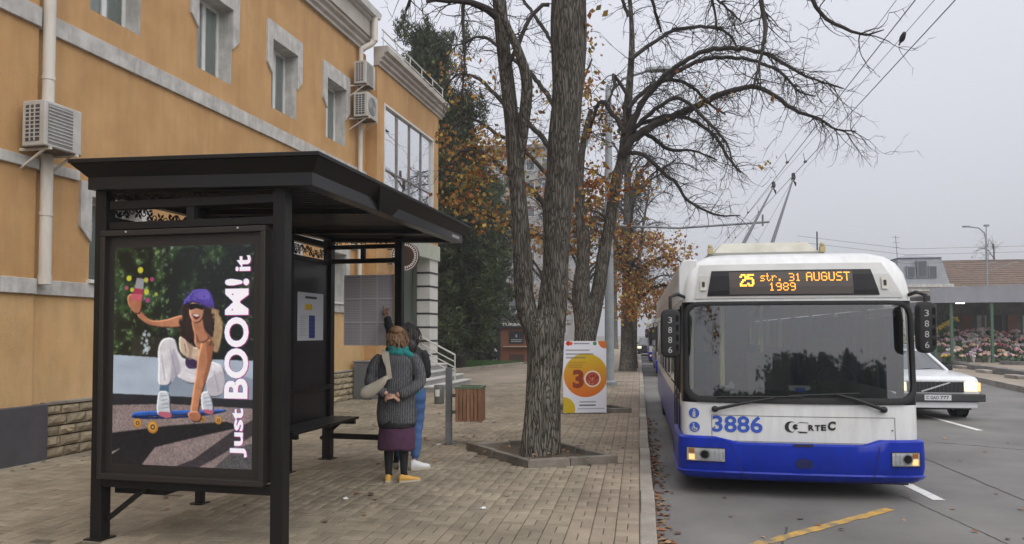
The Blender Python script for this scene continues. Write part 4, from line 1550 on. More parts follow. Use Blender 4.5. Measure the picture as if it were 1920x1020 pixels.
M_sideglass = glass('tinted side glass', (.52, .55, .56), refl=2.0)
M_led = mat('amber led', (.9, .4, .05), .5, emit=(1.0, .40, .03), estr=1.25)
M_led2 = mat('bright amber led', (.9, .5, .05), .5, emit=(1.0, .56, .07), estr=1.35)
M_ledboard = mat('led board', (.03, .017, .012), .35)
M_busnum = mat('blue fleet number', (.03, .085, .42), .4)
M_pole_dark = mat('dark pole', (.085, .09, .095), .5)
M_ink = mat('black lettering', (.012, .012, .013), .4)
M_seatblue = mat('blue cab curtain', (.018, .028, .10), .85)
M_yellow = mat('yellow handrail', (.80, .72, .36), .4)
M_intr = mat('bus interior', (.10, .10, .105), .8)
M_digit = mat('white digits', (.40, .40, .40), .6)

ZK = [(.17, 1.20, .09), (.25, 1.25, .03), (.35, 1.25, .0), (.62, 1.25, .0), (1.03, 1.25, .02), (2.17, 1.235, .105), (2.30, 1.225, .12), (2.48, 1.185, .165), (2.60, 1.12, .225), (2.68, 1.03, .32), (2.735, .90, .48), (2.765, .72, .75), (2.775, .5, 1.1)]
RC = .30


def zk(z):
    for (a, wa, ya), (b, wb, yb) in zip(ZK, ZK[1:]):
        if z <= b:
            t = max(0, (z - a) / (b - a))
            return wa + (wb - wa) * t, ya + (yb - ya) * t
    return ZK[-1][1:]


def S(x, z, off=0.0):
    wv, yf = zk(z)
    u = min(abs(x) / (wv + off), 1.0)
    return Vector((x, yf + .045 * x * x + RC * (1 - (1 - u ** 8) ** .125) - off, z))


def front_loop(z, off=0.0, n=36, ext=None):
    wv, yf = zk(z)
    wv += off
    pts = []
    if ext is not None:
        pts.append(Vector((-wv, yf + RC + .045 * wv * wv + ext, z)))
    for i in range(n + 1):
        t = -math.pi / 2 + math.pi * i / n
        sn = math.sin(t); c = abs(math.cos(t))
        x = wv * math.copysign(abs(sn) ** .25, sn) if abs(sn) > 1e-4 else 0
        pts.append(Vector((x, yf + .045 * x * x + RC * (1 - c ** .25 if c > 1e-6 else 1) - off, z)))
    # spread points evenly over the flat middle
    flat = [p for p in pts if abs(p.x) >= wv * .62 or (ext is not None and p is pts[0])]
    left = [p for p in flat if p.x < 0]; right = [p for p in flat if p.x > 0]
    midp = [S(wv * .62 * (k / 6.0 - 1) if k <= 12 else 0, z, off) for k in range(1, 12)]
    out_ = left + midp + right
    if ext is not None:
        out_.append(Vector((wv, yf + RC + .045 * wv * wv + ext, z)))
    return out_


def patch(mb, x0, x1, z0, z1, off=.005, nx=10, nz=3, x0t=None, x1t=None):
    """sheet lying on the bus front"""
    x0t = x0 if x0t is None else x0t; x1t = x1 if x1t is None else x1t
    g = []
    for j in range(nz + 1):
        v = j / nz
        a = x0 + (x0t - x0) * v; b = x1 + (x1t - x1) * v
        g.append([S(a + (b - a) * i / nx, z0 + (z1 - z0) * v, off) for i in range(nx + 1)])
    for j in range(nz):
        for i in range(nx):
            mb.quad(g[j][i], g[j][i + 1], g[j + 1][i + 1], g[j + 1][i])
    return mb


def rrect(x0, x1, z0, z1, r, n=7):
    o = []
    for cx, cz, a0 in ((x1 - r, z1 - r, 0), (x0 + r, z1 - r, 90), (x0 + r, z0 + r, 180), (x1 - r, z0 + r, 270)):
        for k in range(n + 1):
            a = R(a0 + 90 * k / n)
            o.append((cx + r * math.cos(a), cz + r * math.sin(a)))
    # densify long runs so that the outline follows the curved front
    d = []
    for i in range(len(o)):
        p, q = o[i], o[(i + 1) % len(o)]
        m = max(1, int(math.hypot(q[0] - p[0], q[1] - p[1]) / .12))
        d += [(p[0] + (q[0] - p[0]) * k / m, p[1] + (q[1] - p[1]) * k / m) for k in range(m)]
    return d


def surf_text(mb, body, x0, x1, z0, z1, bold=.02, off=.006, slant=0.0):
    vs, fs = text_fit(body, x1 - x0, z1 - z0, bold)
    mb._add([S(x0 + v[0] + slant * v[1], z0 + v[1], off) for v in vs], fs)


def surf_poly(mb, pts, off=.006):
    mb._add([S(x, z, off) for x, z in pts], [tuple(range(len(pts)))])


def surf_ring(mb, cx, cz, r0, r1, a0=0, a1=360, off=.006, n=26, sx=1.0):
    for k in range(n):
        a, b = R(a0 + (a1 - a0) * k / n), R(a0 + (a1 - a0) * (k + 1) / n)
        mb.quad(*[S(cx + sx * r * math.cos(t), cz + r * math.sin(t), off) for r, t in ((r0, a), (r1, a), (r1, b), (r0, b))])


FONT = {'s': ['00000', '00000', '01111', '10000', '01110', '00001', '11110'], 't': ['01000', '01000', '11100', '01000', '01000', '01001', '00110'],
        'r': ['00000', '00000', '10110', '11001', '10000', '10000', '10000'], '.': ['00000'] * 5 + ['01100', '01100'],
        '3': ['11110', '00001', '00001', '01110', '00001', '00001', '11110'], '1': ['00100', '01100', '00100', '00100', '00100', '00100', '01110'],
        'A': ['01110', '10001', '10001', '11111', '10001', '10001', '10001'], 'U': ['10001'] * 6 + ['01110'],
        'G': ['01110', '10001', '10000', '10111', '10001', '10001', '01110'], 'S': ['01111', '10000', '10000', '01110', '00001', '00001', '11110'],
        'T': ['11111'] + ['00100'] * 6, '9': ['01110', '10001', '10001', '01111', '00001', '00001', '01110'],
        '8': ['01110', '10001', '10001', '01110', '10001', '10001', '01110'], ' ': ['00000'] * 7,
        '2': ['01110', '10001', '00001', '00110', '01000', '10000', '11111'], '5': ['11111', '10000', '11110', '00001', '00001', '10001', '01110']}


def led_text(mb, body, x0, x1, z0, z1, fill=.86, off=.012):
    n = len(body)
    cw = (x1 - x0) / (n * 6 - 1); ch = (z1 - z0) / 7
    for i, c in enumerate(body):
        for r in range(7):
            for k in range(5):
                if FONT[c][r][k] == '1':
                    x = x0 + (i * 6 + k + .5) * cw; z = z1 - (r + .5) * ch
                    mb.quad(S(x - cw * fill / 2, z - ch * fill / 2, off), S(x + cw * fill / 2, z - ch * fill / 2, off), S(x + cw * fill / 2, z + ch * fill / 2, off), S(x - cw * fill / 2, z + ch * fill / 2, off))


def make_bus(label, loc, full=True, number='3886', group=None):
    BL = 11.8
    t = thing('trolleybus', label, 'trolleybus', loc, 0, group)
    # ---- body shell: stacked outlines
    zs = [.30, .62, .95, 1.03, 1.10, 2.12, 2.17, 2.24, 2.36, 2.48, 2.55, 2.60, 2.64, 2.68, 2.71, 2.735, 2.755, 2.768, 2.775]
    loops = []
    for z in zs:
        f = front_loop(z, 0)
        wv, yf = zk(z)
        rear = [Vector((p.x, BL - (p.y - 0) * .6, z)) for p in f[::-1]]
        loops.append(f + rear)
    nf = len(front_loop(1.5, 0)); n = len(loops[0])
    mb = MB()
    body_ = [p for lp in loops for p in lp]
    fs, mi = [], []
    for k in range(len(zs) - 1):
        zc = (zs[k] + zs[k + 1]) / 2
        for i in range(n):
            j = (i + 1) % n
            a, b = loops[k][i], loops[k][j]
            side = (i == nf - 1) or (i == n - 1)
            frontf = i < nf - 1
            xm = (a.x + b.x) / 2
            win = 1.10 < zc < 2.12
            if win and side:
                continue
            if win and frontf and abs(xm) < 1.185:
                continue
            m = 0
            if side and zc < .95:
                m = 1
            if frontf and abs(xm) > 1.10 and 1.05 < zc < 2.15:
                m = 2
            if not frontf and not side and zc < .95:
                m = 1
            fs.append((k * n + i, k * n + j, (k + 1) * n + j, (k + 1) * n + i)); mi.append(m)
    fs.append(tuple((len(zs) - 1) * n + i for i in range(n))); mi.append(0)
    mb._add(body_, fs); mb.mi = mi
    shell = mb.build('body', [M_bw, M_bb, M_blackgloss], t, smooth=38)
    MB().box(-1.2, 1.2, .32, BL - .4, .13, .42).build('chassis_shade_box', M_dark, t)  # underbody box hung low to block light and darken the underside
    MB().box(-1.16, 1.16, .75, BL - .3, .42, .55).box(-1.18, 1.18, .7, BL - .3, 2.42, 2.45).build('cabin_floor', M_intr, t)
    MB().quad((-1.1, BL - .35, .5), (1.1, BL - .35, .5), (1.1, BL - .35, 2.4), (-1.1, BL - .35, 2.4)).build('rear_bulkhead', M_intr, t)
    # side windows and pillars
    for sx in (-1, 1):
        ys = [.62, 1.95, 3.5, 5.0, 6.5, 8.0, 9.5, 11.35]
        for a, b in zip(ys, ys[1:]):
            w_ = MB().quad(*([(sx * 1.242, a + .06, 1.12), (sx * 1.242, b - .06, 1.12), (sx * 1.232, b - .06, 2.11), (sx * 1.232, a + .06, 2.11)][::sx]))
            w_.build('side_window', M_sideglass, t)
        for y in ys:
            MB().box(*sorted((sx * 1.20, sx * 1.247)), y - .06, y + .06, 1.09, 2.14).build('pillar', M_blackgloss if y < 3 else M_bw, t)
        if sx < 0:
            d = MB()
            for a, b in ((.72, 1.25), (1.31, 1.88)):
                d.box(-1.262, -1.245, a, a + .05, .36, 2.1).box(-1.262, -1.245, b - .05, b, .36, 2.1).box(-1.262, -1.245, a + .05, b - .05, 1.0, 1.05)
            d.build('door', M_dark, t)
        for y in (2.75, 8.3):
            Mw = Matrix.Translation((sx * 1.10, y, .46)) @ Matrix.Rotation(R(90), 4, 'Y')
            wh = MB().lathe([(.30, -.13), (.44, -.13), (.46, -.10), (.46, .10), (.44, .13), (.30, .13)], 24, Mw, cap=False).build('wheel', M_tyre, t, smooth=40)
            MB().lathe([(.01, -.10), (.10, -.12), (.30, -.09), (.30, .09), (.10, .12), (.01, .10)], 20, Mw).build('rim', M_rim, wh, smooth=40)
    # fairing along the kerb-side roof edge
    fr_ = MB()
    fr_.loft([[Vector((x, y, z)) for x, z in ((-1.24, 2.19), (-1.275, 2.30), (-1.27, 2.58), (-1.23, 2.655), (-1.16, 2.675), (-1.06, 2.67), (-1.06, 2.19))] for y in (.31, .34, BL - .4)][:])
    fr_.build('roof_fairing', M_bw, t, smooth=40, bevel=.012)
    # ---- windscreen
    ring_o = rrect(-1.235, 1.235, 1.035, 2.172, .17); ring_i = rrect(-1.185, 1.185, 1.105, 2.125, .13)
    m_ = max(len(ring_o), len(ring_i))

    def resamp(o, m):
        L = [0]
        for i in range(len(o)):
            p, q = o[i], o[(i + 1) % len(o)]
            L.append(L[-1] + math.hypot(q[0] - p[0], q[1] - p[1]))
        res = []; i = 0
        for k in range(m):
            s = L[-1] * k / m
            while L[i + 1] < s:
                i += 1
            u = (s - L[i]) / max(1e-9, L[i + 1] - L[i]); p, q = o[i], o[(i + 1) % len(o)]
            res.append((p[0] + (q[0] - p[0]) * u, p[1] + (q[1] - p[1]) * u))
        return res
    m_ = 96
    # corresponding points: same angle about the centre
    def by_angle(o):
        o2 = resamp(o, 960)
        res = []
        for k in range(m_):
            a = 2 * math.pi * k / m_
            best = min(o2, key=lambda p: -(math.cos(a) * p[0] / 1.2 + math.sin(a) * (p[1] - 1.6) / .55) / math.hypot(p[0] / 1.2, (p[1] - 1.6) / .55))
            res.append(best)
        return res
    ro_, ri_ = by_angle(ring_o), by_angle(ring_i)
    sl = MB()
    rings = [[S(x, z, .002) for x, z in ro_], [S(x, z, .020) for x, z in ro_], [S(x * .985, 1.6 + (z - 1.6) * .97, .026) for x, z in ro_], [S(x, z, .016) for x, z in ri_], [S(x, z, -.02) for x, z in ri_]]
    sl.loft(rings, cap=False)
    seal = sl.build('windscreen_seal', M_dark, t, smooth=50)
    gl = MB()
    patch(gl, -1.19, 1.19, 1.09, 2.135, .004, 26, 8)
    wso = gl.build('windscreen', M_wsglass, t, smooth=60)
    # ---- destination visor
    vp = MB()
    patch(vp, -1.10, 1.13, 2.205, 2.60, .012, 22, 6, -1.04, .93)
    vs_ = vp.build('sign_surround', M_bgrey, t, smooth=50)
    vp = MB()
    patch(vp, -.965, .875, 2.235, 2.525, .022, 22, 5, -.91, .80)
    so = vp.build('destination_display', M_blackgloss, t, smooth=50)
    for x in (-1.005, .935):
        mk = MB()
        patch(mk, x - .035, x + .035, 2.30, 2.44, .03, 2, 2)
        lo = mk.build('marker_lamp', M_cream, t)
        mk = MB(); patch(mk, x - .015, x + .015, 2.34, 2.40, .036, 1, 1); mk.build('lens', M_dark, lo)
    bx = lambda px, py, y=8.68: (lambda p: (p.x - loc[0], p.z - loc[2]))(on_y(px, py, y))
    if full:
        vp = MB(); patch(vp, -.72, .60, 2.248, 2.508, .026, 16, 3); vp.build('led_board', M_ledboard, so)
        def led(body, a, b, m, dbl=False):
            x0, z1 = bx(*a); x1, z0 = bx(*b)
            mb = MB()
            led_text(mb, body, x0, x1, z0, z1, 1.0 if dbl else .9, .031)
            if dbl:
                led_text(mb, body, x0 + .012, x1 + .012, z0, z1, 1.0, .031)
            return mb.build('led_text', m, so)
        led('25', (1387, 514), (1412, 537), M_led2, True)
        led('str.', (1425, 512), (1467, 527), M_led)
        led('31', (1479, 512), (1501, 527), M_led)
        led('AUGUST', (1511, 510), (1594, 526), M_led)
        led('1989', (1441, 530), (1491, 545), M_led)
    else:
        vp = MB(); patch(vp, -.7, .6, 2.28, 2.48, .026, 12, 2); vp.build('led_board', M_ledboard, so)
    # ---- bumper
    prof = [(.17, -.03), (.19, .035), (.225, .062), (.268, .070), (.285, .050), (.36, .056), (.50, .056), (.585, .050), (.60, .035), (.605, .004)]
    rows = []
    for z, off in prof:
        row = []
        for p in front_loop(max(z, .2), off, 36, .75):
            q = p.copy(); q.z = z
            k = min(max((abs(p.x + .03) - .74) / .07, 0), 1)
            if z > .5:
                q.z += .055 * k
            row.append(q)
        rows.append(row)
    bm_ = MB(); bm_.loft(rows, cap=False, closed=False)
    bum = bm_.build('bumper', M_bb, t, smooth=40)
    if full:
        gp = MB()
        for xb, xt in ((-.60, -.745), (.74, .80)):
            a = [S(xb + (xt - xb) * k / 5, .215 + .38 * k / 5, .0645 if k > 1 else .074) for k in range(6)]
            for k in range(5):
                gp.quad(a[k], a[k] + Vector((.007, 0, 0)), a[k + 1] + Vector((.007, 0, 0)), a[k + 1])
        gp.build('panel_gap', M_dark, bum)
        em = MB()
        for k in range(5):
            patch(em, -.06 + k * .036, -.06 + k * .036 + .026, .345 + (.012 if k in (0, 4) else 0), .455 - (.02 if k in (0, 4) else .008 * (k != 2)), .062, 1, 1)
        patch(em, -.065, .115, .36, .378, .064, 3, 1); patch(em, -.04, .09, .405, .425, .064, 3, 1)
        em.build('emblem', mat('dark emblem', (.010, .014, .06), .4), bum)
        tb = MB(); patch(tb, -.09, .12, .578, .604, .060, 3, 1); tb.build('tow_slot', M_dark, bum)
    # headlamps
    for sx, xi, xo in ((-1, -.80, -1.215), (1, .925, 1.225)):
        zb, zt = .385, .535
        h = MB()
        a, b = (xo, xi) if sx < 0 else (xi, xo)
        patch(h, a, b, zb, zt, .058, 10, 2)
        hl = h.build('headlight', mat('lamp silver', (.80, .80, .79), .35, (.52, .53, .54), 22, coat=.5), t, smooth=50)
        fr2 = MB()
        for zz in (zb, zt):
            for k in range(10):
                fr2.bar(S(a + (b - a) * k / 10, zz, .062), S(a + (b - a) * (k + 1) / 10, zz, .062), .007)
        for xx in (a, b):
            fr2.bar(S(xx, zb, .062), S(xx, zt, .062), .007)
        fr2.build('lamp_rim', M_dark, hl)
        cxm = a + (b - a) * (.47 if sx < 0 else .55)
        l1 = MB(); surf_ring(l1, cxm, .462, 0, .045, off=.066); l1.build('lens', M_blackgloss, hl)
        l1 = MB(); surf_ring(l1, cxm, .462, .045, .058, off=.068); l1.build('lens_ring', M_chrome, hl)
        l1 = MB()
        cx2 = a + (b - a) * (.78 if sx < 0 else .2)
        for k in range(3):
            patch(l1, cx2 - .06 + k * .045, cx2 - .03 + k * .045, zb + .02, zt - .02, .063, 1, 1)
        l1.build('reflector', mat('reflector fins', (.78, .78, .78), .3, metal=.1), hl)
        l1 = MB()
        ax = (a + .025, a + .085) if sx < 0 else (b - .085, b - .025)
        patch(l1, ax[0], ax[1], zb + .015, zb + .075, .067, 3, 2)
        l1.build('indicator', M_amber_lit, hl)
        l1 = MB(); patch(l1, ax[0], ax[1], zb + .088, zt - .012, .066, 3, 2); l1.build('amber_lens', M_amber, hl)
        l1 = MB(); patch(l1, a, b, zb, zt, .082, 10, 2); l1.build('lamp_cover', M_lampglass, hl)
    # ---- lettering and the service flap on the white panel
    if full:
        ln = MB()
        pl_ = -.935; pr_ = .985
        for z in (.895,):
            for k in range(16):
                patch(ln, pl_ + (pr_ - pl_) * k / 16, pl_ + (pr_ - pl_) * (k + 1) / 16, z - .003, z + .003, .0035, 1, 1)
        for x in (pl_, pr_):
            patch(ln, x - .003, x + .003, .655, .895, .0035, 1, 2)
        for k in range(16):
            patch(ln, pl_ + (pr_ - pl_) * k / 16, pl_ + (pr_ - pl_) * (k + 1) / 16, .612, .618, .0035, 1, 1)
        surf_ring(ln, pl_ + .03, .76, 0, .010, off=.005, n=8); surf_ring(ln, pr_ - .03, .76, 0, .010, off=.005, n=8)
        ln.build('flap_gap', mat('gap grey', (.12, .12, .125), .6), t)
        nb = MB()
        x0, z1 = bx(1336, 779, 8.56); x1, z0 = bx(1430, 812, 8.56)
        surf_text(nb, number, x0, x1, z0, z1, .022)
        nb.build('fleet_number', M_busnum, t)
        lg = MB()
        x0, z1 = bx(1471, 790, 8.56); x1, z0 = bx(1566, 812, 8.56)
        W = x1 - x0; Hh = z1 - z0
        # swept crescent
        for k in range(14):
            a, b = R(58 + 244 * k / 14), R(58 + 244 * (k + 1) / 14)
            def cr(aa, inner):
                rx, rz = .125 * W, .52 * Hh
                if inner:
                    return (x0 + .155 * W + rx * .62 * math.cos(aa), z0 + .5 * Hh + rz * .86 * math.sin(aa))
                return (x0 + .125 * W + rx * math.cos(aa), z0 + .5 * Hh + rz * math.sin(aa))
            surf_poly(lg, [cr(a, False), cr(b, False), cr(b, True), cr(a, True)])
        # pupil and the car-shaped O
        for k in range(14):
            a, b = R(20 + 320 * k / 14), R(20 + 320 * (k + 1) / 14)
            surf_poly(lg, [(x0 + .225 * W, z0 + .5 * Hh), (x0 + (.215 + .055 * math.cos(a)) * W, z0 + (.5 + .26 * math.sin(a)) * Hh), (x0 + (.215 + .055 * math.cos(b)) * W, z0 + (.5 + .26 * math.sin(b)) * Hh)])
        surf_poly(lg, [(x0 + .24 * W, z0 + .10 * Hh), (x0 + .30 * W, z0 - .06 * Hh), (x0 + .44 * W, z0 - .06 * Hh), (x0 + .46 * W, z0 + .05 * Hh), (x0 + .32 * W, z0 + .08 * Hh)])
        surf_poly(lg, [(x0 + .22 * W, z0 + .80 * Hh), (x0 + .32 * W, z0 + .97 * Hh), (x0 + .45 * W, z0 + .93 * Hh), (x0 + .49 * W, z0 + .78 * Hh), (x0 + .44 * W, z0 + .89 * Hh), (x0 + .33 * W, z0 + .91 * Hh)])
        surf_text(lg, 'R', x0 + .47 * W, x0 + .585 * W, z0 + .18 * Hh, z0 + .72 * Hh, .05)
        surf_text(lg, 'T', x0 + .60 * W, x0 + .705 * W, z0 + .18 * Hh, z0 + .72 * Hh, .05)
        surf_text(lg, 'E', x0 + .72 * W, x0 + .825 * W, z0 + .20 * Hh, z0 + .76 * Hh, .05)
        surf_text(lg, 'C', x0 + .845 * W, x0 + W, z0 + .24 * Hh, z0 + 1.08 * Hh, .05, slant=.12)
        lg.build('maker_logo', M_ink, t)
        for (cx, cz), kind in ((bx(1302, 775, 8.58), 0), (bx(1303, 801, 8.58), 1)):
            ic = MB(); surf_ring(ic, cx, cz, 0, .057, off=.006); io = ic.build('access_sticker', M_busnum, t)
            ic = MB()
            surf_ring(ic, cx - (.012 if kind else 0), cz + .033, 0, .010, off=.008, n=10)
            if kind == 0:
                surf_poly(ic, [(cx - .016, cz - .045), (cx + .016, cz - .045), (cx + .014, cz + .0), (cx + .018, cz + .018), (cx - .012, cz + .020), (cx - .018, cz)], .008)
            else:
                surf_ring(ic, cx, cz - .015, .022, .031, 150, 380, .008, 14)
                surf_poly(ic, [(cx - .018, cz - .012), (cx + .020, cz - .012), (cx + .032, cz - .038), (cx + .022, cz - .040), (cx + .013, cz - .022), (cx - .008, cz - .022), (cx - .006, cz + .020), (cx - .018, cz + .020)], .008)
            ic.build('figure', M_digit, io)
        # wipers
        for pts, bl in (([(-.90, .965), (-.62, 1.03), (-.28, 1.10)], [(-.88, 1.10), (.02, 1.115)]), ([(.865, .985), (.55, 1.10), (.38, 1.145)], [(-.12, 1.125), (.62, 1.16)])):
            wp_ = MB()
            wp_.tube([S(x, z, .055) for x, z in pts], [.022, .016, .011], 6)
            wo = wp_.build('wiper', M_dark, t, smooth=50)
            MB().tube([S(bl[0][0] + (bl[1][0] - bl[0][0]) * k / 8, bl[0][1] + (bl[1][1] - bl[0][1]) * k / 8, .032) for k in range(9)], .009, 5).build('blade', M_dark, wo)
            MB().ball(S(pts[0][0], pts[0][1], .03), .04, .04, .035).build('pivot', M_dark, wo, smooth=60)
        # cab: dash, wheel, driver's seat and curtain, handrails
        ds = MB()
        ds.loft([[Vector((x, y, z)) for y, z in ((.30, .9), (.30, 1.08), (.55, 1.14 + .10 * max(0, 1 - ((x - .62) / .5) ** 2)), (.95, 1.12 + .10 * max(0, 1 - ((x - .62) / .5) ** 2)), (1.0, .9))] for x in np.linspace(-1.12, 1.12, 21)])
        do = ds.build('dashboard', mat('dash grey', (.05, .052, .055), .6), t, smooth=50)
        pts = [Vector((.62 + .23 * math.cos(a), 1.0 + .1 * math.sin(a), 1.22 + .20 * math.sin(a))) for a in np.linspace(0, 2 * math.pi, 25)]
        MB().tube(pts, .016, 6, cap=False).bar((.42, 1.0, 1.22), (.82, 1.0, 1.22), .03).build('steering_wheel', M_dark, t, smooth=60)
        MB().box(.38, .86, 1.45, 1.58, .9, 1.75).box(.36, .88, 1.15, 1.55, .75, .9).build('driver_seat', mat('seat cloth', (.03, .032, .045), .9), t, bevel=.04)
        cu = MB()
        n_ = 26
        for k in range(n_):
            a, b = .25 + .9 * k / n_, .25 + .9 * (k + 1) / n_
            cu.quad((a, 1.75 + .025 * math.sin(k * 1.9), .7), (b, 1.75 + .025 * math.sin((k + 1) * 1.9), .7), (b, 1.75 + .025 * math.sin((k + 1) * 1.9), 2.02), (a, 1.75 + .025 * math.sin(k * 1.9), 2.02))
        cu.build('cab_curtain', M_seatblue, t, smooth=60)
        MB().box(-.30, 1.15, 1.80, 1.84, .55, 1.55).build('cab_partition', M_intr, t)
        MB().tube([(-.72, .95, 1.1), (-.72, .95, 2.40)], .032, 8).build('handrail', M_yellow, t, smooth=50)
        MB().tube([(-1.10, .75, .7), (-1.10, .75, 2.2)], .022, 8).build('handrail', M_yellow, t, smooth=50)
        MB().tube([(-.1, 1.9, .7), (-.1, 1.9, 2.4)], .022, 8).build('handrail', M_yellow, t, smooth=50)
        for k in range(6):
            for x in (-.85, .75):
                MB().box(x - .22, x + .22, 3.2 + k * 1.25, 3.32 + k * 1.25, .95, 1.55).box(x - .22, x + .22, 2.85 + k * 1.25, 3.3 + k * 1.25, .9, 1.0).build('passenger_seat', M_seatblue, t, bevel=.03)
        MB().ball((-.72, .55, 1.165), .10, .05, .03).ball((-.66, .55, 1.19), .035, .03, .05).build('white_cloth', M_digit, t, smooth=60)
        MB().box(-.02, .22, .5, .62, 1.14, 1.20).build('dash_box', M_digit, t, bevel=.01)
        MB().box(.05, .16, .48, .495, 1.13, 1.18).build('dash_sticker', M_busnum, t)
    # mirrors
    for sx, x0, x1, z0, z1, y0 in ((-1, -1.49, -1.275, 1.535, 2.085, -.02), (1, 1.185, 1.365, 1.60, 2.15, -.10)):
        mi_ = MB()
        out2 = rrect(x0, x1, z0, z1, .075, 5)
        rings = []
        for y, s_ in ((y0 - .01, .82), (y0, .95), (y0 + .04, 1.0), (y0 + .11, 1.0), (y0 + .13, .93)):
            cx, cz = (x0 + x1) / 2, (z0 + z1) / 2
            rings.append([Vector((cx + (x - cx) * s_, y, cz + (z - cz) * s_)) for x, z in out2][::-1])
        mi_.loft(rings)
        mo = mi_.build('mirror', M_dark, t, smooth=50)
        arm = MB()
        xs = (x0 + x1) / 2
        arm.tube([(sx * 1.18, .30, 2.22), (sx * 1.30 if sx < 0 else 1.24, .12, 2.26), (xs, y0 + .06, 2.22), (xs, y0 + .06, z1 - .02)], .02, 6)
        arm.build('mirror_arm', M_dark, mo, smooth=60)
        if full:
            dg = MB()
            xc = x0 + .10 if sx < 0 else x0 + .075
            for k, c in enumerate(number):
                zc = z1 - .125 - k * .112
                vs, fs = text_fit(c, .042, .068, .0)
                dg._add([(xc - .02 + v[0], y0 - .0135, zc - .034 + v[1]) for v in vs], fs)
            dg.build('mirror_number', M_digit, mo)
            rb = MB()
            for k in range(4):
                rb.box(x1 - .05, x1 - .02, y0 - .012, y0 - .004, z0 + .08 + k * .11, z0 + .15 + k * .11)
            rb.build('mirror_rib', M_blackgloss, mo)
    # roof gear
    rb = MB()
    rb.loft([[Vector((-.84, .85, 2.775)), Vector((.44, .85, 2.775)), Vector((.44, 3.6, 2.775)), Vector((-.84, 3.6, 2.775))][::-1], [Vector((-.72, .95, 2.93)), Vector((.30, .95, 2.93)), Vector((.30, 3.5, 2.93)), Vector((-.72, 3.5, 2.93))][::-1]][::-1])
    rbx = rb.build('roof_box', M_cream, t, bevel=.02)
    MB().box(-.88, .47, .84, 3.62, 2.77, 2.80).build('roof_box_flange', mat('roof grey', (.3, .3, .28), .6), rbx)
    for x in (-.86, .45):
        MB().box(x - .03, x + .03, .82, .9, 2.79, 2.86).ball((x, .86, 2.88), .03).build('roof_bracket', mat('yellowed fitting', (.42, .34, .18), .6), rbx)
    MB().box(-.6, .9, 3.75, 8.5, 2.77, 3.0).build('roof_housing', M_cream, t, bevel=.03)
    MB().tube([(.425, 1.0, 2.80), (.425, 1.0, 3.06)], .008, 5).build('aerial', M_dark, t)
    if full:
        for bx0, by0, tip in ((-.12, 4.15, (3.755, 21.6, 5.80)), (.40, 4.35, (4.09, 20.6, 5.82))):
            base = Vector((bx0, by0, 3.10)); tp = Vector(tip) - Vector(loc)
            MB().box(bx0 - .16, bx0 + .12, by0 - .3, by0 + .25, 3.0, 3.08).bar((bx0 - .2, by0 - .25, 3.08), (bx0 + .05, by0 + .2, 3.16), .07).build('pole_base', M_dark, t, bevel=.01)
            po = MB().tube([base, base.lerp(tp, .5), tp], [.036, .028, .02], 8).build('trolley_pole', M_pole_dark, t, smooth=60)
            d = (tp - base).normalized()
            hd = MB()
            hd.tube([tp - d * .35, tp + Vector((0, 0, .0)), tp + Vector((0, .06, .11))], [.05, .055, .045], 7)
            hd.tube([tp - d * .3 + Vector((.02, 0, -.05)), tp - d * .25 + Vector((.06, 0, -.18)), tp - d * .1 + Vector((.05, 0, -.12))], .018, 5)
            hd.build('pole_head', M_dark, po, smooth=60)
            MB().tube([tp - d * .3, Vector((bx0 * .6 + .15, 11.6, 2.5))], .008, 4).build('rope', mat('rope grey', (.3, .3, .3), .8), po)
    return t


BUS = (1.735, 8.55, -.15)
bus = make_bus('white and blue trolleybus number 3886 at the kerb showing route 25', BUS)
far1 = make_bus('trolleybus with a lit headlight queueing right behind the one numbered 3886', (1.98, 31.5, -.15), False)
far2 = make_bus('faint last trolleybus in the queue, deepest in the mist', (1.86, 46.5, -.15), False)
for f_ in (far1, far2):
    f_['group'] = 'trolleybuses queueing behind'

# ================================================================== cars
M_carw = mat('white car paint', (.66, .67, .68), .3, (.60, .61, .62), 2, coat=.4)
M_cargl = glass('car glass', (.30, .34, .34), refl=3.0)
M_plate = mat('plate white', (.55, .55, .56), .5)


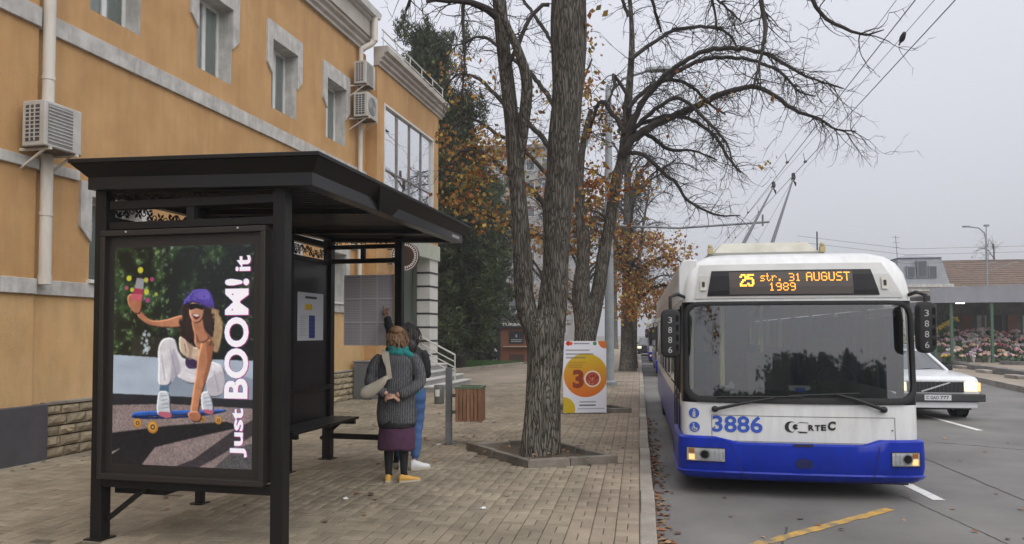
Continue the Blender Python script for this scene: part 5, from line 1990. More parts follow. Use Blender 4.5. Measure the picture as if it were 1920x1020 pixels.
def make_car(label, loc, rotz, paint, lit=True, plate=None, group=None, detail=True):
    t = thing('parked_car' if not lit else 'car', label, 'car', loc, rotz, group)
    W = .87
    prof = [(.06, .30), (.02, .42), (.03, .66), (.08, .84), (.16, .90), (.7, .945), (1.42, .985), (4.05, .99), (4.72, .95), (4.78, .70), (4.76, .42), (4.66, .28)]
    mb = MB()
    rings = []
    for x, k in ((-W, .965), (-W + .05, 1.0), (-W * .5, 1.012), (W * .5, 1.012), (W - .05, 1.0), (W, .965)):
        rings.append([Vector((x, 2.4 + (y - 2.4) * (1 if abs(x) < .85 else .985), .28 + (z - .28) * k)) for y, z in prof])
    mb.loft(rings)
    mb.build('body', paint, t, smooth=30)
    cb_ = MB()
    lo = [Vector((-.80, 1.38, .965)), Vector((.80, 1.38, .965)), Vector((.80, 4.15, .975)), Vector((-.80, 4.15, .975))]
    hi = [Vector((-.63, 2.14, 1.40)), Vector((.63, 2.14, 1.40)), Vector((.63, 3.62, 1.40)), Vector((-.63, 3.62, 1.40))]
    top = [Vector((-.50, 2.3, 1.435)), Vector((.50, 2.3, 1.435)), Vector((.50, 3.5, 1.435)), Vector((-.50, 3.5, 1.435))]
    # pillars and roof
    cb_.loft([hi, top])
    for i in range(4):
        cb_.bar(lo[i], hi[i], .075, .06)
    for sx in (-1, 1):
        cb_.bar((sx * .805, 2.75, .97), (sx * .645, 2.78, 1.40), .06, .04)
    cb_.build('roof', paint, t, smooth=40, bevel=.01)
    L = lambda a, b, u: a.lerp(b, u)
    def pane(a, b, c, d, name):
        cen = (a + b + c + d) / 4
        mbp = MB().quad(*[cen + (p - cen) * .97 for p in (a, b, c, d)])
        return mbp.build(name, M_cargl, t)
    pane(lo[0], lo[1], hi[1], hi[0], 'windscreen'); pane(lo[2], lo[3], hi[3], hi[2], 'rear_window')
    pane(lo[1], lo[2], hi[2], hi[1], 'side_window'); pane(lo[3], lo[0], hi[0], hi[3], 'side_window')
    MB().box(-.78, .78, 1.5, 4.1, .90, .955).box(-.6, -.15, 2.5, 2.7, .9, 1.25).box(.15, .6, 2.5, 2.7, .9, 1.25).build('cabin', M_dark, t)
    gr = MB().box(-.55, .55, .012, .06, .585, .80).build('grille', mat('dark grille', (.012, .012, .013), .4), t)
    if detail:
        mbg = MB()
        for k in range(1, 14):
            x = -.55 + 1.1 * k / 14
            mbg.box(x - .006, x + .006, .004, .012, .59, .795)
        mbg.build('grille_bar', mat('grille bar grey', (.05, .05, .052), .4), gr)
        MB().bar((-.28, .0, .60), (.28, .0, .79), .03, .008, up=(0, 1, 0)).build('grille_slash', M_chrome, gr)
        MB().box(-.56, .56, .005, .05, .80, .825).build('grille_frame', M_chrome, gr)
    for sx in (-1, 1):
        a, b = sorted((sx * .57, sx * .80))
        hl = MB().box(a, b, .0, .06, .61, .785).build('headlight', M_warm_lit if lit else M_chrome, t, bevel=.01)
        a, b = sorted((sx * .803, sx * .875))
        MB().box(a, b, .015, .14, .61, .785).build('indicator', M_amber if not lit else M_amber_lit, t, bevel=.01)
    MB().box(-.93, .93, -.09, .10, .40, .56).box(-.93, -.86, .0, .55, .40, .56).box(.86, .93, .0, .55, .40, .56).build('bumper', mat('black bumper', (.03, .031, .033), .6), t, bevel=.02)
    MB().box(-.80, .80, -.02, .12, .26, .395).build('valance', paint, t, bevel=.02)
    for sx in (-1, 1):
        a, b = sorted((sx * .84, sx * 1.0))
        MB().box(a, b, 1.55, 1.66, .97, 1.09).build('door_mirror', M_dark, t, bevel=.02)
        for y in (.85, 3.65):
            Mw = Matrix.Translation((sx * .76, y, .31)) @ Matrix.Rotation(R(90), 4, 'Y')
            wh = MB().lathe([(.19, -.10), (.30, -.10), (.315, -.07), (.315, .07), (.30, .10), (.19, .10)], 22, Mw, cap=False).build('wheel', M_tyre, t, smooth=40)
            MB().lathe([(.01, -.08), (.19, -.07), (.19, .07), (.01, .08)], 16, Mw).build('rim', M_rim, wh, smooth=40)
    MB().box(-.82, .82, .3, 4.5, .20, .32).build('underbody', M_dark, t)
    for sx in (-1, 1):
        for y in (.85, 3.65):
            Ma = Matrix.Translation((sx * .862, y, .33)) @ Matrix.Rotation(R(90), 4, 'Y')
            MB().lathe([(.37, -.008), (.37, .012)], 24, Ma).build('wheel_arch', M_dark, t)
    if plate:
        p = MB().box(-.26, .26, -.098, -.085, .425, .54).build('number_plate', M_plate, t)
        x = -.225
        mbp = MB()
        for part_, wd in zip(plate, (.05, .16, .17)):
            vs, fs = text_fit(part_, wd, .07, .02)
            mbp._add([(x + v[0], -.0995, .447 + v[1]) for v in vs], fs)
            x += wd + .03
        mbp.build('plate_text', M_ink, p)
    if detail:
        MB().bar((-.6, 1.36, .985), (.05, 1.5, 1.02), .015).bar((.0, 1.36, .985), (.6, 1.5, 1.02), .015).build('wiper', M_dark, t)
    return t


make_car('white boxy saloon with lit headlights driving beside the trolleybus', (6.08, 16.7, -.15), R(2), M_carw, True, ('C', 'GAO', '777'))
make_car('pale car parked beyond the saloon near the flower stall', (13.2, 37.5, .20), R(90), mat('silver car paint', (.48, .50, .52), .35), False, None, None, False)
make_car('distant car with glowing headlights coming out of the mist at the end of the kerb', (.75, 60, -.15), R(0), mat('dark car paint', (.05, .055, .06), .35), True, None, None, False)

# ================================================================== trees
def bark_mat(name, c1, c2, c3):
    m = bpy.data.materials.new(name)
    m.use_nodes = True
    t = m.node_tree
    b = t.nodes['Principled BSDF']
    b.inputs['Roughness'].default_value = .92
    b.inputs['Specular IOR Level'].default_value = .2
    g = t.nodes.new('ShaderNodeNewGeometry')
    mp = t.nodes.new('ShaderNodeMapping'); mp.inputs['Scale'].default_value = (12, 12, 2.0)
    t.links.new(g.outputs['Position'], mp.inputs['Vector'])
    v = t.nodes.new('ShaderNodeTexVoronoi'); v.feature = 'DISTANCE_TO_EDGE'; v.inputs['Scale'].default_value = 2.2
    nz = t.nodes.new('ShaderNodeTexNoise'); nz.inputs['Scale'].default_value = .5; nz.inputs['Detail'].default_value = 9
    t.links.new(mp.outputs[0], nz.inputs['Vector'])
    ad = t.nodes.new('ShaderNodeMixRGB'); ad.blend_type = 'ADD'; ad.inputs['Fac'].default_value = 1.0
    vm = t.nodes.new('ShaderNodeVectorMath'); vm.operation = 'MULTIPLY'; vm.inputs[1].default_value = (2.6, 2.6, 4.5)
    t.links.new(nz.outputs['Color'], vm.inputs[0])
    t.links.new(mp.outputs[0], ad.inputs[1]); t.links.new(vm.outputs[0], ad.inputs[2])
    t.links.new(ad.outputs[0], v.inputs['Vector'])
    r = t.nodes.new('ShaderNodeValToRGB')
    r.color_ramp.elements[0].position = .0; r.color_ramp.elements[0].color = (*c1, 1)
    r.color_ramp.elements[1].position = .32; r.color_ramp.elements[1].color = (*c2, 1)
    t.links.new(v.outputs['Distance'], r.inputs['Fac'])
    n2 = t.nodes.new('ShaderNodeTexNoise'); n2.inputs['Scale'].default_value = 3; n2.inputs['Detail'].default_value = 7
    t.links.new(g.outputs['Position'], n2.inputs['Vector'])
    r2 = t.nodes.new('ShaderNodeValToRGB')
    r2.color_ramp.elements[0].position = .45; r2.color_ramp.elements[0].color = (0, 0, 0, 1)
    r2.color_ramp.elements[1].position = .75; r2.color_ramp.elements[1].color = (1, 1, 1, 1)
    t.links.new(n2.outputs['Fac'], r2.inputs['Fac'])
    # foot paler from wear; upper trunk's backlit darkness painted into the colour
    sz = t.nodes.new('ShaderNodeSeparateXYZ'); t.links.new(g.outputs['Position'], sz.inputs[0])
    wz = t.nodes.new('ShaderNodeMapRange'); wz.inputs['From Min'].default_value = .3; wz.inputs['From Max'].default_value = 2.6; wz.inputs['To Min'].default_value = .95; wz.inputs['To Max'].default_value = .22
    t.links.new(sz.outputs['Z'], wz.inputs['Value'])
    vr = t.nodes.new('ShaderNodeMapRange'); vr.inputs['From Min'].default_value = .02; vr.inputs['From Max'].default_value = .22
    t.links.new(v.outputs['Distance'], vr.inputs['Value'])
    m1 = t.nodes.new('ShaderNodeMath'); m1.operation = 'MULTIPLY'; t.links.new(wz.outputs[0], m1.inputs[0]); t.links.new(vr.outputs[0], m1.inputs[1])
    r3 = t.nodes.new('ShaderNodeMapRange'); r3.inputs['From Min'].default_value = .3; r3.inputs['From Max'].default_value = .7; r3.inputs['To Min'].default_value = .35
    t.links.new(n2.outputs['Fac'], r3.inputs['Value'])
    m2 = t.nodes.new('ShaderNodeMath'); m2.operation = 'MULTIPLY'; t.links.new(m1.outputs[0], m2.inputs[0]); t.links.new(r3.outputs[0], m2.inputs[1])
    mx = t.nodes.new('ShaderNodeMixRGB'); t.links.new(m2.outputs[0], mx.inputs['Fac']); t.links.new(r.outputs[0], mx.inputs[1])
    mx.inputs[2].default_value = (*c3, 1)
    t.links.new(mx.outputs[0], b.inputs['Base Color'])
    bp = t.nodes.new('ShaderNodeBump'); bp.inputs['Strength'].default_value = .9; bp.inputs['Distance'].default_value = .03
    t.links.new(v.outputs['Distance'], bp.inputs['Height']); t.links.new(bp.outputs[0], b.inputs['Normal'])
    MATS[name] = m
    return m


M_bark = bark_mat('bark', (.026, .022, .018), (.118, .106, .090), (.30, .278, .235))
M_bark2 = mat('branch bark', (.022, .018, .015), .9, (.042, .036, .030), 6)
M_twig = mat('twig bark', (.020, .016, .013), .9)
M_leaf = [mat('rust leaf', (.27, .085, .018), .7, trans=.35, island=.35), mat('orange brown leaf', (.30, .140, .030), .7, trans=.35, island=.35),
          mat('yellow leaf', (.40, .27, .05), .7, trans=.35, island=.3), mat('olive leaf', (.13, .125, .035), .7, trans=.35, island=.35)]
M_fall = [mat('fallen rust leaf', (.20, .075, .03), .8, island=.4), mat('fallen brown leaf', (.26, .15, .07), .8, island=.4), mat('fallen dark leaf', (.09, .045, .028), .8, island=.4)]


def trunk_disp(seed, amp=.07, fa=3.0, fz=.35):
    def f(i, k, n):
        a = 2 * math.pi * k / n
        q = Vector((math.cos(a) * fa, math.sin(a) * fa, i * fz * .25 + seed * 7.3))
        q2 = Vector((math.cos(a) * fa * 2.6, math.sin(a) * fa * 2.6, i * fz * .12 + seed * 3.1))
        q3 = Vector((math.cos(a) * .9, math.sin(a) * .9, i * fz * .25 + seed))
        return .94 + amp * mnoise.noise(q) + amp * .9 * abs(mnoise.noise(q2)) + amp * 1.9 * mnoise.noise(q3)
    return f


def rnd_dir():
    v = Vector((random.gauss(0, 1), random.gauss(0, 1), random.gauss(0, 1)))
    return v.normalized()


def twig(mb, p, d, ln, r, lvl, tips, droop=.24, curl=.36, kids=3):
    n = 5 if lvl else 7
    pts = [p.copy()]; dd = d.normalized()
    for i in range(n):
        u = (i + 1) / n
        g = -droop * (1 - u) + curl * max(0, u - .55) * 2
        dd = (dd + Vector((0, 0, g)) + rnd_dir() * .27).normalized()
        p = p + dd * (ln / n)
        pts.append(p.copy())
    mb.tube(pts, [r * (1 - .75 * i / n) for i in range(n + 1)], 4 if lvl == 0 else 3, cap=False)
    tips.append((pts[-1], dd))
    if lvl < 2:
        m = kids if lvl == 0 else random.choice((1, 2))
        for k in range(m):
            i = random.randint(1, n)
            a = pts[i]; base = (pts[i] - pts[i - 1]).normalized()
            nd = (base * .75 + rnd_dir() * .75 + Vector((0, 0, .12))).normalized()
            twig(mb, a, nd, ln * random.uniform(.32, .6), max(r * .55, .004), lvl + 1, tips, droop, curl, kids)


def leaf_mesh(name, pos, size, parent, origin, weights, mats=None, flat=False, kind='stuff'):
    """pos: (n,3) points; each leaf is a bent diamond of two triangles"""
    n = len(pos)
    if n == 0:
        return None
    pos = np.asarray(pos) - np.array(origin)
    s = size * RNG.uniform(.6, 1.3, n)[:, None]
    if flat:
        ang = RNG.uniform(0, 2 * np.pi, n)
        a = np.stack([np.cos(ang), np.sin(ang), RNG.normal(0, .12, n)], 1)
        b = np.stack([-np.sin(ang), np.cos(ang), RNG.normal(0, .12, n)], 1)
        c = np.tile([0, 0, 1.0], (n, 1))
    else:
        a = RNG.normal(0, 1, (n, 3)); a[:, 2] -= .9; a /= np.linalg.norm(a, axis=1)[:, None]
        b = RNG.normal(0, 1, (n, 3)); b -= a * (a * b).sum(1)[:, None]; b /= np.linalg.norm(b, axis=1)[:, None]
        c = np.cross(a, b)
    v = np.stack([pos, pos + a * s * .5 + b * s * .36 + c * s * .12, pos + a * s, pos + a * s * .5 - b * s * .36 + c * s * .12], 1).reshape(-1, 3)
    f = np.arange(n * 4).reshape(n, 4)
    mi = RNG.choice(len(weights), n, p=np.array(weights) / sum(weights))
    return np_mesh(name, v, f, mats or M_leaf, parent, mi, kind)


def make_tree(label, base, trunk, limbs, branches, ntw, leaves, seed=1, group='bare chestnut trees along the pavement', twl=(.5, 1.1), up=.1, bark=None, leafsize=.11, weights=(3, 4, 2, 1), frac=(.25, 1.0), twr=.011, sides=30, step=.07, tipleaf=.004):
    """trunk / limbs / branches: lists of (Vector, radius) in the place; base: foot"""
    base = Vector(base)
    t = thing('street_tree', label, 'tree', base, 0, group)
    random.seed(seed)
    mb = MB()
    for i, lm in enumerate([trunk] + limbs):
        p, r = catmull([(q - base, rr) for q, rr in lm], step)
        mb.tube(p, r, sides if i == 0 else max(12, sides - 10), disp=trunk_disp(seed + i))
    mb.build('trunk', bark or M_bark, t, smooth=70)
    src = []
    for br in branches:
        p, r = catmull([(q - base, rr) for q, rr in br], .10)
        p = [q + rnd_dir() * min(.02, r[i] * .4) for i, q in enumerate(p)]
        b = MB(); b.tube(p, r, 7, disp=None)
        b.build('branch', M_bark2, t, smooth=70)
        src.append((p, r, len(p)))
    for lm in limbs:
        p, r = catmull([(q - base, rr) for q, rr in lm], .10)
        src.append((p, r, len(p) * .35))
    tot = sum(q[2] for q in src)
    tips = []
    tw = MB()
    for p, r, wgt in src:
        for k in range(int(ntw * wgt / tot)):
            u = random.uniform(*frac)
            i = min(int(u * (len(p) - 1)), len(p) - 2)
            d = (p[i + 1] - p[i]).normalized()
            nd = (d * .6 + rnd_dir() * .9 + Vector((0, 0, up))).normalized()
            twig(tw, p[i], nd, random.uniform(*twl), min(twr, r[i] * .6), 0, tips)
    tw.build('twig', M_twig, t, kind='stuff')
    pos = []
    for c, rad, n in leaves:
        c = np.array(c)
        sub = c + RNG.normal(0, 1, (max(3, n // 14), 3)) * rad * .55          # clumps inside the cluster
        pick = sub[RNG.integers(0, len(sub), n)]
        pos.append(pick + RNG.normal(0, 1, (n, 3)) * np.array([.16, .16, .13]))
    if tips and leaves is not None:
        sel = [tuple(p + base) for p, d in tips if random.random() < tipleaf]
        if sel:
            pos.append(np.array(sel))
    if pos:
        leaf_mesh('leaves', np.concatenate(pos), leafsize, t, base, weights)
    return t


def PX(lst, Y, dy=None, D=None):
    """photo outline (x, y, width in photo pixels) at distance Y -> world points and radii; dy: distance drift to the far end"""
    o = []
    n = len(lst)
    for i, (x, y, w_) in enumerate(lst):
        yy = Y + (dy or 0) * i / max(1, n - 1)
        o.append((on_y(x, y, yy), w_ / 2 * yy / FPX))
    return o


# the big forked tree beside the shelter
Y1 = 10.12
trunk = PX([(1013, 868, 96), (1013, 848, 84), (1016, 800, 76), (1018, 744, 70), (1020, 695, 68), (1022, 646, 69), (1028, 612, 66), (1035, 590, 58), (1039, 548, 55), (1041, 499, 50), (1043, 440, 53), (1047, 392, 57),
            (1054, 294, 59), (1063, 196, 61), (1066, 98, 66), (1067, 0, 70), (1072, -110, 66), (1078, -240, 54)], Y1)
left = PX([(1014, 664, 48), (1002, 622, 42), (988, 585, 40), (982, 548, 37), (980, 499, 37), (977, 450, 34), (966, 294, 33), (956, 196, 29), (945, 98, 29), (936, 0, 27), (922, -120, 23), (900, -230, 18)], Y1, -.25)
stem = PX([(970, 330, 20), (979, 260, 22), (985, 200, 23), (987, 150, 23), (973, 98, 18), (952, 50, 14), (920, -30, 12)], Y1 - .1, -.5)
br1 = [PX([(940, 40, 18), (912, 18, 15), (880, 4, 12), (838, 0, 9), (800, 2, 7)], Y1 - .2, -.4),
       PX([(955, 120, 9), (1000, 25, 8), (1030, 8, 8)], Y1 - .3, .2),
       PX([(1072, -200, 26), (1170, -290, 20), (1300, -230, 14), (1400, -90, 10), (1428, 0, 9), (1434, 56, 8), (1429, 99, 6), (1413, 160, 4)], Y1, -1.2),
       PX([(1074, -230, 28), (1250, -330, 20), (1420, -220, 13), (1500, -70, 10), (1534, 20, 7), (1580, 52, 6), (1626, 66, 4), (1657, 56, 2)], Y1, -.8),
       PX([(1070, -180, 22), (1130, -200, 16), (1180, -120, 10), (1215, -20, 7), (1240, 60, 4)], Y1, .9),
       PX([(1074, -215, 20), (1200, -260, 16), (1290, -150, 9), (1330, -30, 6), (1345, 60, 3)], Y1, .6),
       PX([(922, -100, 16), (850, -150, 12), (790, -60, 8), (762, 20, 5)], Y1 - .2, .6),
       PX([(928, -60, 14), (880, -60, 10), (868, 40, 7), (872, 120, 4), (862, 200, 3)], Y1 - .2, -.5)]
make_tree('large forked bare tree with ridged bark just right of the shelter', on_z(1014, 852), trunk, [left, stem], br1, 230,
          [((on_y(1100, 12, 10).x, 10, on_y(1100, 12, 10).z), .1, 12)], seed=3, twl=(.3, .75), frac=(.3, 1), twr=.009)

# second tree, behind the banner
Y2 = 16.3
trunk = PX([(1094, 775, 62), (1095, 720, 50), (1096, 660, 44), (1097, 625, 46), (1094, 590, 40), (1090, 548, 35), (1092, 499, 28), (1094, 450, 27), (1089, 400, 21), (1086, 340, 17), (1093, 270, 13), (1108, 205, 9)], Y2)
right = PX([(1100, 640, 34), (1110, 600, 32), (1121, 548, 29), (1129, 499, 26), (1137, 450, 24), (1144, 417, 25), (1155, 343, 21), (1170, 280, 21), (1177, 196, 17), (1184, 110, 12), (1184, 40, 9), (1178, -30, 7)], Y2, .3)
br2 = [PX([(1168, 290, 16), (1185, 262, 16), (1226, 235, 15), (1290, 206, 13), (1354, 176, 11), (1408, 164, 9), (1441, 172, 8), (1488, 205, 7), (1535, 223, 5), (1568, 242, 4), (1606, 246, 2)], Y2, -1.0),
       PX([(1172, 270, 13), (1187, 232, 12), (1207, 186, 11), (1241, 147, 10), (1290, 110, 9), (1339, 92, 9), (1403, 93, 8), (1452, 108, 7), (1500, 137, 5), (1530, 150, 4), (1582, 166, 2)], Y2, -1.6),
       PX([(1174, 250, 11), (1210, 185, 10), (1260, 140, 9), (1314, 113, 8), (1370, 108, 7), (1420, 116, 6), (1464, 137, 5), (1500, 172, 4), (1530, 180, 2)], Y2, .9),
       PX([(1180, 240, 10), (1241, 220, 8), (1290, 221, 7), (1340, 255, 6), (1365, 295, 5), (1388, 324, 3)], Y2, -.8),
       PX([(1174, 255, 9), (1210, 250, 8), (1245, 275, 7), (1268, 282, 6), (1300, 282, 4), (1345, 300, 3)], Y2, .6),
       PX([(1168, 285, 9), (1205, 290, 8), (1241, 322, 7), (1270, 345, 6), (1290, 376, 5), (1340, 402, 4), (1388, 404, 2)], Y2, .3),
       PX([(1181, 112, 8), (1205, 95, 8), (1231, 76, 7), (1266, 56, 7), (1330, 50, 6), (1364, 62, 5), (1388, 98, 3)], Y2, .8),
       PX([(1178, 180, 8), (1150, 140, 6), (1152, 160, 5), (1140, 190, 4)], Y2, -.3),
       PX([(1172, 250, 10), (1130, 190, 8), (1115, 215, 7), (1102, 260, 6)], Y2, .4),
       PX([(1176, 205, 9), (1215, 165, 8), (1262, 150, 7), (1300, 165, 6), (1330, 195, 5), (1360, 215, 3)], Y2, 1.1),
       PX([(1172, 262, 9), (1220, 212, 8), (1275, 185, 7), (1330, 230, 6), (1362, 268, 4), (1372, 300, 3)], Y2, -1.3),
       PX([(1178, 30, 7), (1160, -40, 6), (1230, -70, 6), (1320, -20, 5), (1390, 40, 3)], Y2, -.8)]
C2 = lambda x, y, Y=16.6: tuple(on_y(x, y, Y))
lv2 = [(C2(1105, 160), .35, 90), (C2(1128, 210), .35, 110), (C2(1090, 250, 16.2), .35, 110), (C2(1140, 255), .3, 60), (C2(1098, 330), .4, 170), (C2(1120, 370), .4, 150), (C2(1085, 420), .4, 140), (C2(1140, 330), .3, 80), (C2(1190, 340, 17), .3, 80),
       (C2(1215, 330, 17), .2, 35), (C2(1115, 450), .4, 110), (C2(1075, 180, 16), .25, 60), (C2(1342, 188, 15.6), .10, 16), (C2(1440, 300, 15.2), .10, 10), (C2(1160, 430, 17), .4, 90)]
tree2 = make_tree('two-stemmed tree behind the 30 banner, its arching branches reaching over the road', on_z(1095, 768), trunk, [right], br2, 520, lv2, seed=11, twl=(.4, 1.05), frac=(.18, 1), twr=.011, leafsize=.115)

# a chestnut further back, hidden below by the big trunk, carrying the brown leaves seen left of it
Y3 = 21.0
b3 = on_z(1018, 735)
C3 = lambda x, y, Y=20.5: tuple(on_y(x, y, Y))
trunk = PX([(1018, 738, 38), (1020, 650, 32), (1034, 520, 28), (1044, 400, 24), (1052, 260, 18), (1060, 120, 12), (1064, 20, 8)], Y3)
br3 = [PX([(1042, 410, 13), (1000, 360, 11), (960, 330, 10), (910, 290, 8), (862, 285, 6), (835, 320, 4)], Y3, -.8), PX([(1050, 300, 12), (1000, 240, 10), (950, 200, 9), (900, 150, 7), (858, 140, 4), (832, 170, 3)], Y3, .6),
       PX([(1040, 450, 11), (1000, 440, 10), (950, 420, 9), (900, 400, 7), (860, 410, 4)], Y3, .4), PX([(1054, 220, 10), (1005, 150, 9), (960, 110, 8), (910, 70, 6), (870, 80, 3)], Y3, -.6),
       PX([(1050, 290, 11), (1068, 220, 9), (1090, 160, 6), (1110, 110, 3)], Y3, .5), PX([(1060, 120, 9), (1010, 40, 7), (960, -30, 5)], Y3), PX([(1047, 350, 9), (990, 290, 8), (930, 250, 7), (880, 220, 5), (850, 240, 3)], Y3, 1.0)]
lv3 = [(C3(850, 285), .35, 110), (C3(900, 260), .45, 150), (C3(930, 290), .4, 120), (C3(870, 330), .45, 170), (C3(915, 350), .45, 150), (C3(850, 380), .35, 110), (C3(900, 385), .3, 80), (C3(835, 250), .25, 50), (C3(880, 130), .3, 40), (C3(925, 150), .3, 35),
       (C3(860, 190), .3, 35), (C3(998, 280), .3, 50), (C3(1005, 360), .3, 60), (C3(1000, 440), .35, 80), (C3(1085, 150), .3, 60), (C3(1100, 100), .3, 40), (C3(1090, 60), .25, 30), (C3(840, 120), .3, 30), (C3(985, 200), .3, 40), (C3(935, 410), .3, 60)]
make_tree('chestnut behind the big forked trunk with rusty leaves in front of the pines', b3, trunk, [], br3, 230, [(c, r_, int(n_ * 1.0)) for c, r_, n_ in lv3], seed=21, twl=(.5, 1.2), leafsize=.14, frac=(.1, 1), weights=(2, 4, 3, 2), sides=16, step=.2)


def row_tree(label, base, h, seed, leaves, lean=0.0, nbr=9, ntw=260, r0=.26, spread=2.6, leafsize=.15, weights=(3, 4, 2, 1), group='bare chestnut trees along the pavement', low=.35):
    random.seed(seed)
    base = Vector(base)
    tr = [(base + Vector((lean * u * u, .1 * math.sin(3 * u + seed), h * u)), r0 * (1 - .82 * u) * (1.25 if u == 0 else 1)) for u in (0, .1, .25, .45, .65, .85, 1)]
    brs = []
    for k in range(nbr):
        u = random.uniform(low, .92)
        a = 2.4 * k + random.uniform(-.5, .5)
        p = base + Vector((lean * u * u, 0, h * u))
        d = Vector((math.cos(a), math.sin(a), 0))
        L = spread * random.uniform(.6, 1.1) * (1.1 - .5 * u)
        rr = r0 * (1 - .8 * u) * .55
        brs.append([(p, rr), (p + d * L * .4 + Vector((0, 0, L * .45)), rr * .75), (p + d * L * .8 + Vector((0, 0, L * .6)), rr * .45), (p + d * L * 1.15 + Vector((0, 0, L * .45)), rr * .2)])
    return make_tree(label, base, tr, [], brs, ntw, leaves, seed=seed, twl=(.5, 1.3), frac=(.2, 1), leafsize=leafsize, weights=weights, sides=14, step=.3, group=group, twr=.012 if base.y < 40 else .024)


def cl(x0, x1, y0, y1, Y, n, cnt, rad):
    return [(tuple(on_y(random.uniform(x0, x1), random.uniform(y0, y1), Y + random.uniform(-1.2, 1.2))), rad, cnt) for _ in range(n)]


random.seed(5)
row_tree('tree with orange brown leaves behind the grey pole and above the queueing trolleybuses', on_z(1176, 695), 9.5, 31, cl(1162, 1278, 440, 590, 32, 26, 130, .55), nbr=11, ntw=330, r0=.34, spread=2.8, low=.25)
row_tree('slim second trunk close beside the leafy tree past the grey pole', on_z(1187, 690), 8.5, 32, cl(1190, 1290, 520, 600, 36, 8, 60, .5), nbr=9, ntw=240, r0=.20, spread=2.6, lean=.8)
row_tree('misty bare tree in the row just past the orange-leaved one', (-.5, 42, 0), 13.5, 33, cl(1170, 1240, 500, 560, 44, 5, 40, .6), nbr=14, ntw=420, r0=.3, spread=4.6)
row_tree('faint misty bare tree at the far end of the row', (-.8, 58, 0), 13, 34, [], nbr=12, ntw=260, r0=.3, spread=3.8)
row_tree('tall pale tree far away where the street dissolves in mist', (-2.5, 80, 0), 16, 36, [], nbr=12, ntw=240, r0=.3, spread=4.5, group='misty trees far up the street')

row_tree('leafy brown tree in the park gap seen between the stems of the forked tree', (-6.4, 52, 0), 12.5, 37, cl(925, 1075, 270, 600, 52, 22, 90, .8), nbr=12, ntw=330, r0=.28, spread=4.2, low=.2, leafsize=.22, group='park trees in the gap')
row_tree('bare park tree left of the grey pole, half hidden by the banner tree', (-3.6, 46, 0), 11.5, 38, cl(1040, 1130, 330, 600, 46, 14, 80, .8), nbr=12, ntw=330, r0=.26, spread=3.6, low=.2, leafsize=.2, group='park trees in the gap')

# ------------------------------------------------------------------ pines beyond the building
M_needle = [mat('pine needle', (.034, .052, .016), .8, island=.5), mat('pine needle light', (.062, .084, .026), .8, island=.4), mat('pine needle dark', (.016, .025, .009), .8, island=.5)]


def pine(label, base, h, rmax, seed, zlow=.08, nb=210, tufts=10, tri=15, tip=.0, light=.35, full=1.9):
    random.seed(seed); rg = np.random.default_rng(seed)
    t = thing('pine_tree', label, 'pine tree', base, 0, 'dark pines beyond the ochre building')
    tr = MB()
    tr.tube([(0, 0, 0), (.1, 0, h * .4), (.05, .1, h * .75), (0, 0, h * .98)], [.28, .22, .12, .03], 10)
    bw = MB()
    cs, ds = [], []
    for k in range(nb):
        u = zlow + (1 - zlow) * (k + random.random()) / nb
        a = 2.399 * k + random.uniform(-.3, .3)
        L = rmax * min(1.0, (1.03 - u) * full) ** .75 * random.uniform(.55, 1.12) * (.75 + .25 * math.sin(u * 9 + seed))
        d = Vector((math.cos(a), math.sin(a), .12 + .75 * u ** 3)).normalized()
        p0 = Vector((0, 0, h * u))
        pts = [p0, p0 + d * L * .5 + Vector((0, 0, -.06 * L)), p0 + d * L + Vector((0, 0, .10 * L))]
        bw.tube(pts, [.04, .025, .01], 4, cap=False)
        for j in range(tufts):
            v = .25 + .75 * (j + random.random()) / tufts
            q = p0 + d * L * v + Vector((random.gauss(0, .16), random.gauss(0, .16), random.gauss(0, .12) + .10 * L * v * v))
            cs.append(q); ds.append((d * .8 + rnd_dir() * .5 + Vector((0, 0, .45))).normalized())
    for k in range(int(8 + tip)):
        q = Vector((random.gauss(0, rmax * .28), random.gauss(0, rmax * .28), h * random.uniform(.90, 1.0)))
        for j in range(9):
            cs.append(q + Vector((random.gauss(0, .05), random.gauss(0, .05), j * .11))); ds.append(Vector((0, 0, 1)))
    tr.build('trunk', M_bark2, t, smooth=60); bw.build('branch', M_bark2, t, kind='stuff')
    C = np.repeat(np.array(cs), tri, 0); Dm = np.repeat(np.array(ds), tri, 0)
    n = len(C)
    C = C + rg.normal(0, .09, (n, 3))
    a = Dm * .9 + rg.normal(0, .62, (n, 3)); a /= np.linalg.norm(a, axis=1)[:, None]
    b = np.cross(a, rg.normal(0, 1, (n, 3))); b /= np.linalg.norm(b, axis=1)[:, None]
    ln = rg.uniform(.16, .34, n)[:, None]
    wd = rg.uniform(.018, .045, n)[:, None]
    V = np.stack([C - b * wd, C + b * wd, C + a * ln], 1).reshape(-1, 3)
    tone = np.repeat(rg.random(len(cs)), tri)
    mi = np.where(tone < light, 1, np.where(tone > .72, 2, 0))
    np_mesh('needles', V, np.arange(n * 3).reshape(n, 3), M_needle, t, mi, 'stuff')
    return t


pine('tallest dark pine with spiky leaders rising behind the glazed wing', (-9.9, 34, 0), 15.6, 3.3, 41, tip=16, nb=360, tufts=14, full=5.0)
pine('broad dark pine right of the tallest one with boughs down to the grass', (-8.1, 33, 0), 12.2, 2.7, 42, tip=5, nb=270, tufts=13, full=3.0)
pine('lower dark pine nearest the brown kiosk', (-9.6, 38.5, 0), 10.0, 2.6, 43, tip=3, nb=220, tufts=11)
pine('dark pine in shade at the corner of the white banded column', (-9.6, 30, 0), 8.5, 2.5, 44, zlow=.04, nb=200, tufts=11)
pine('pale far pine between the kiosk and the forked tree', (-9.5, 47, 0), 11.5, 3.2, 45, nb=200, tufts=10)

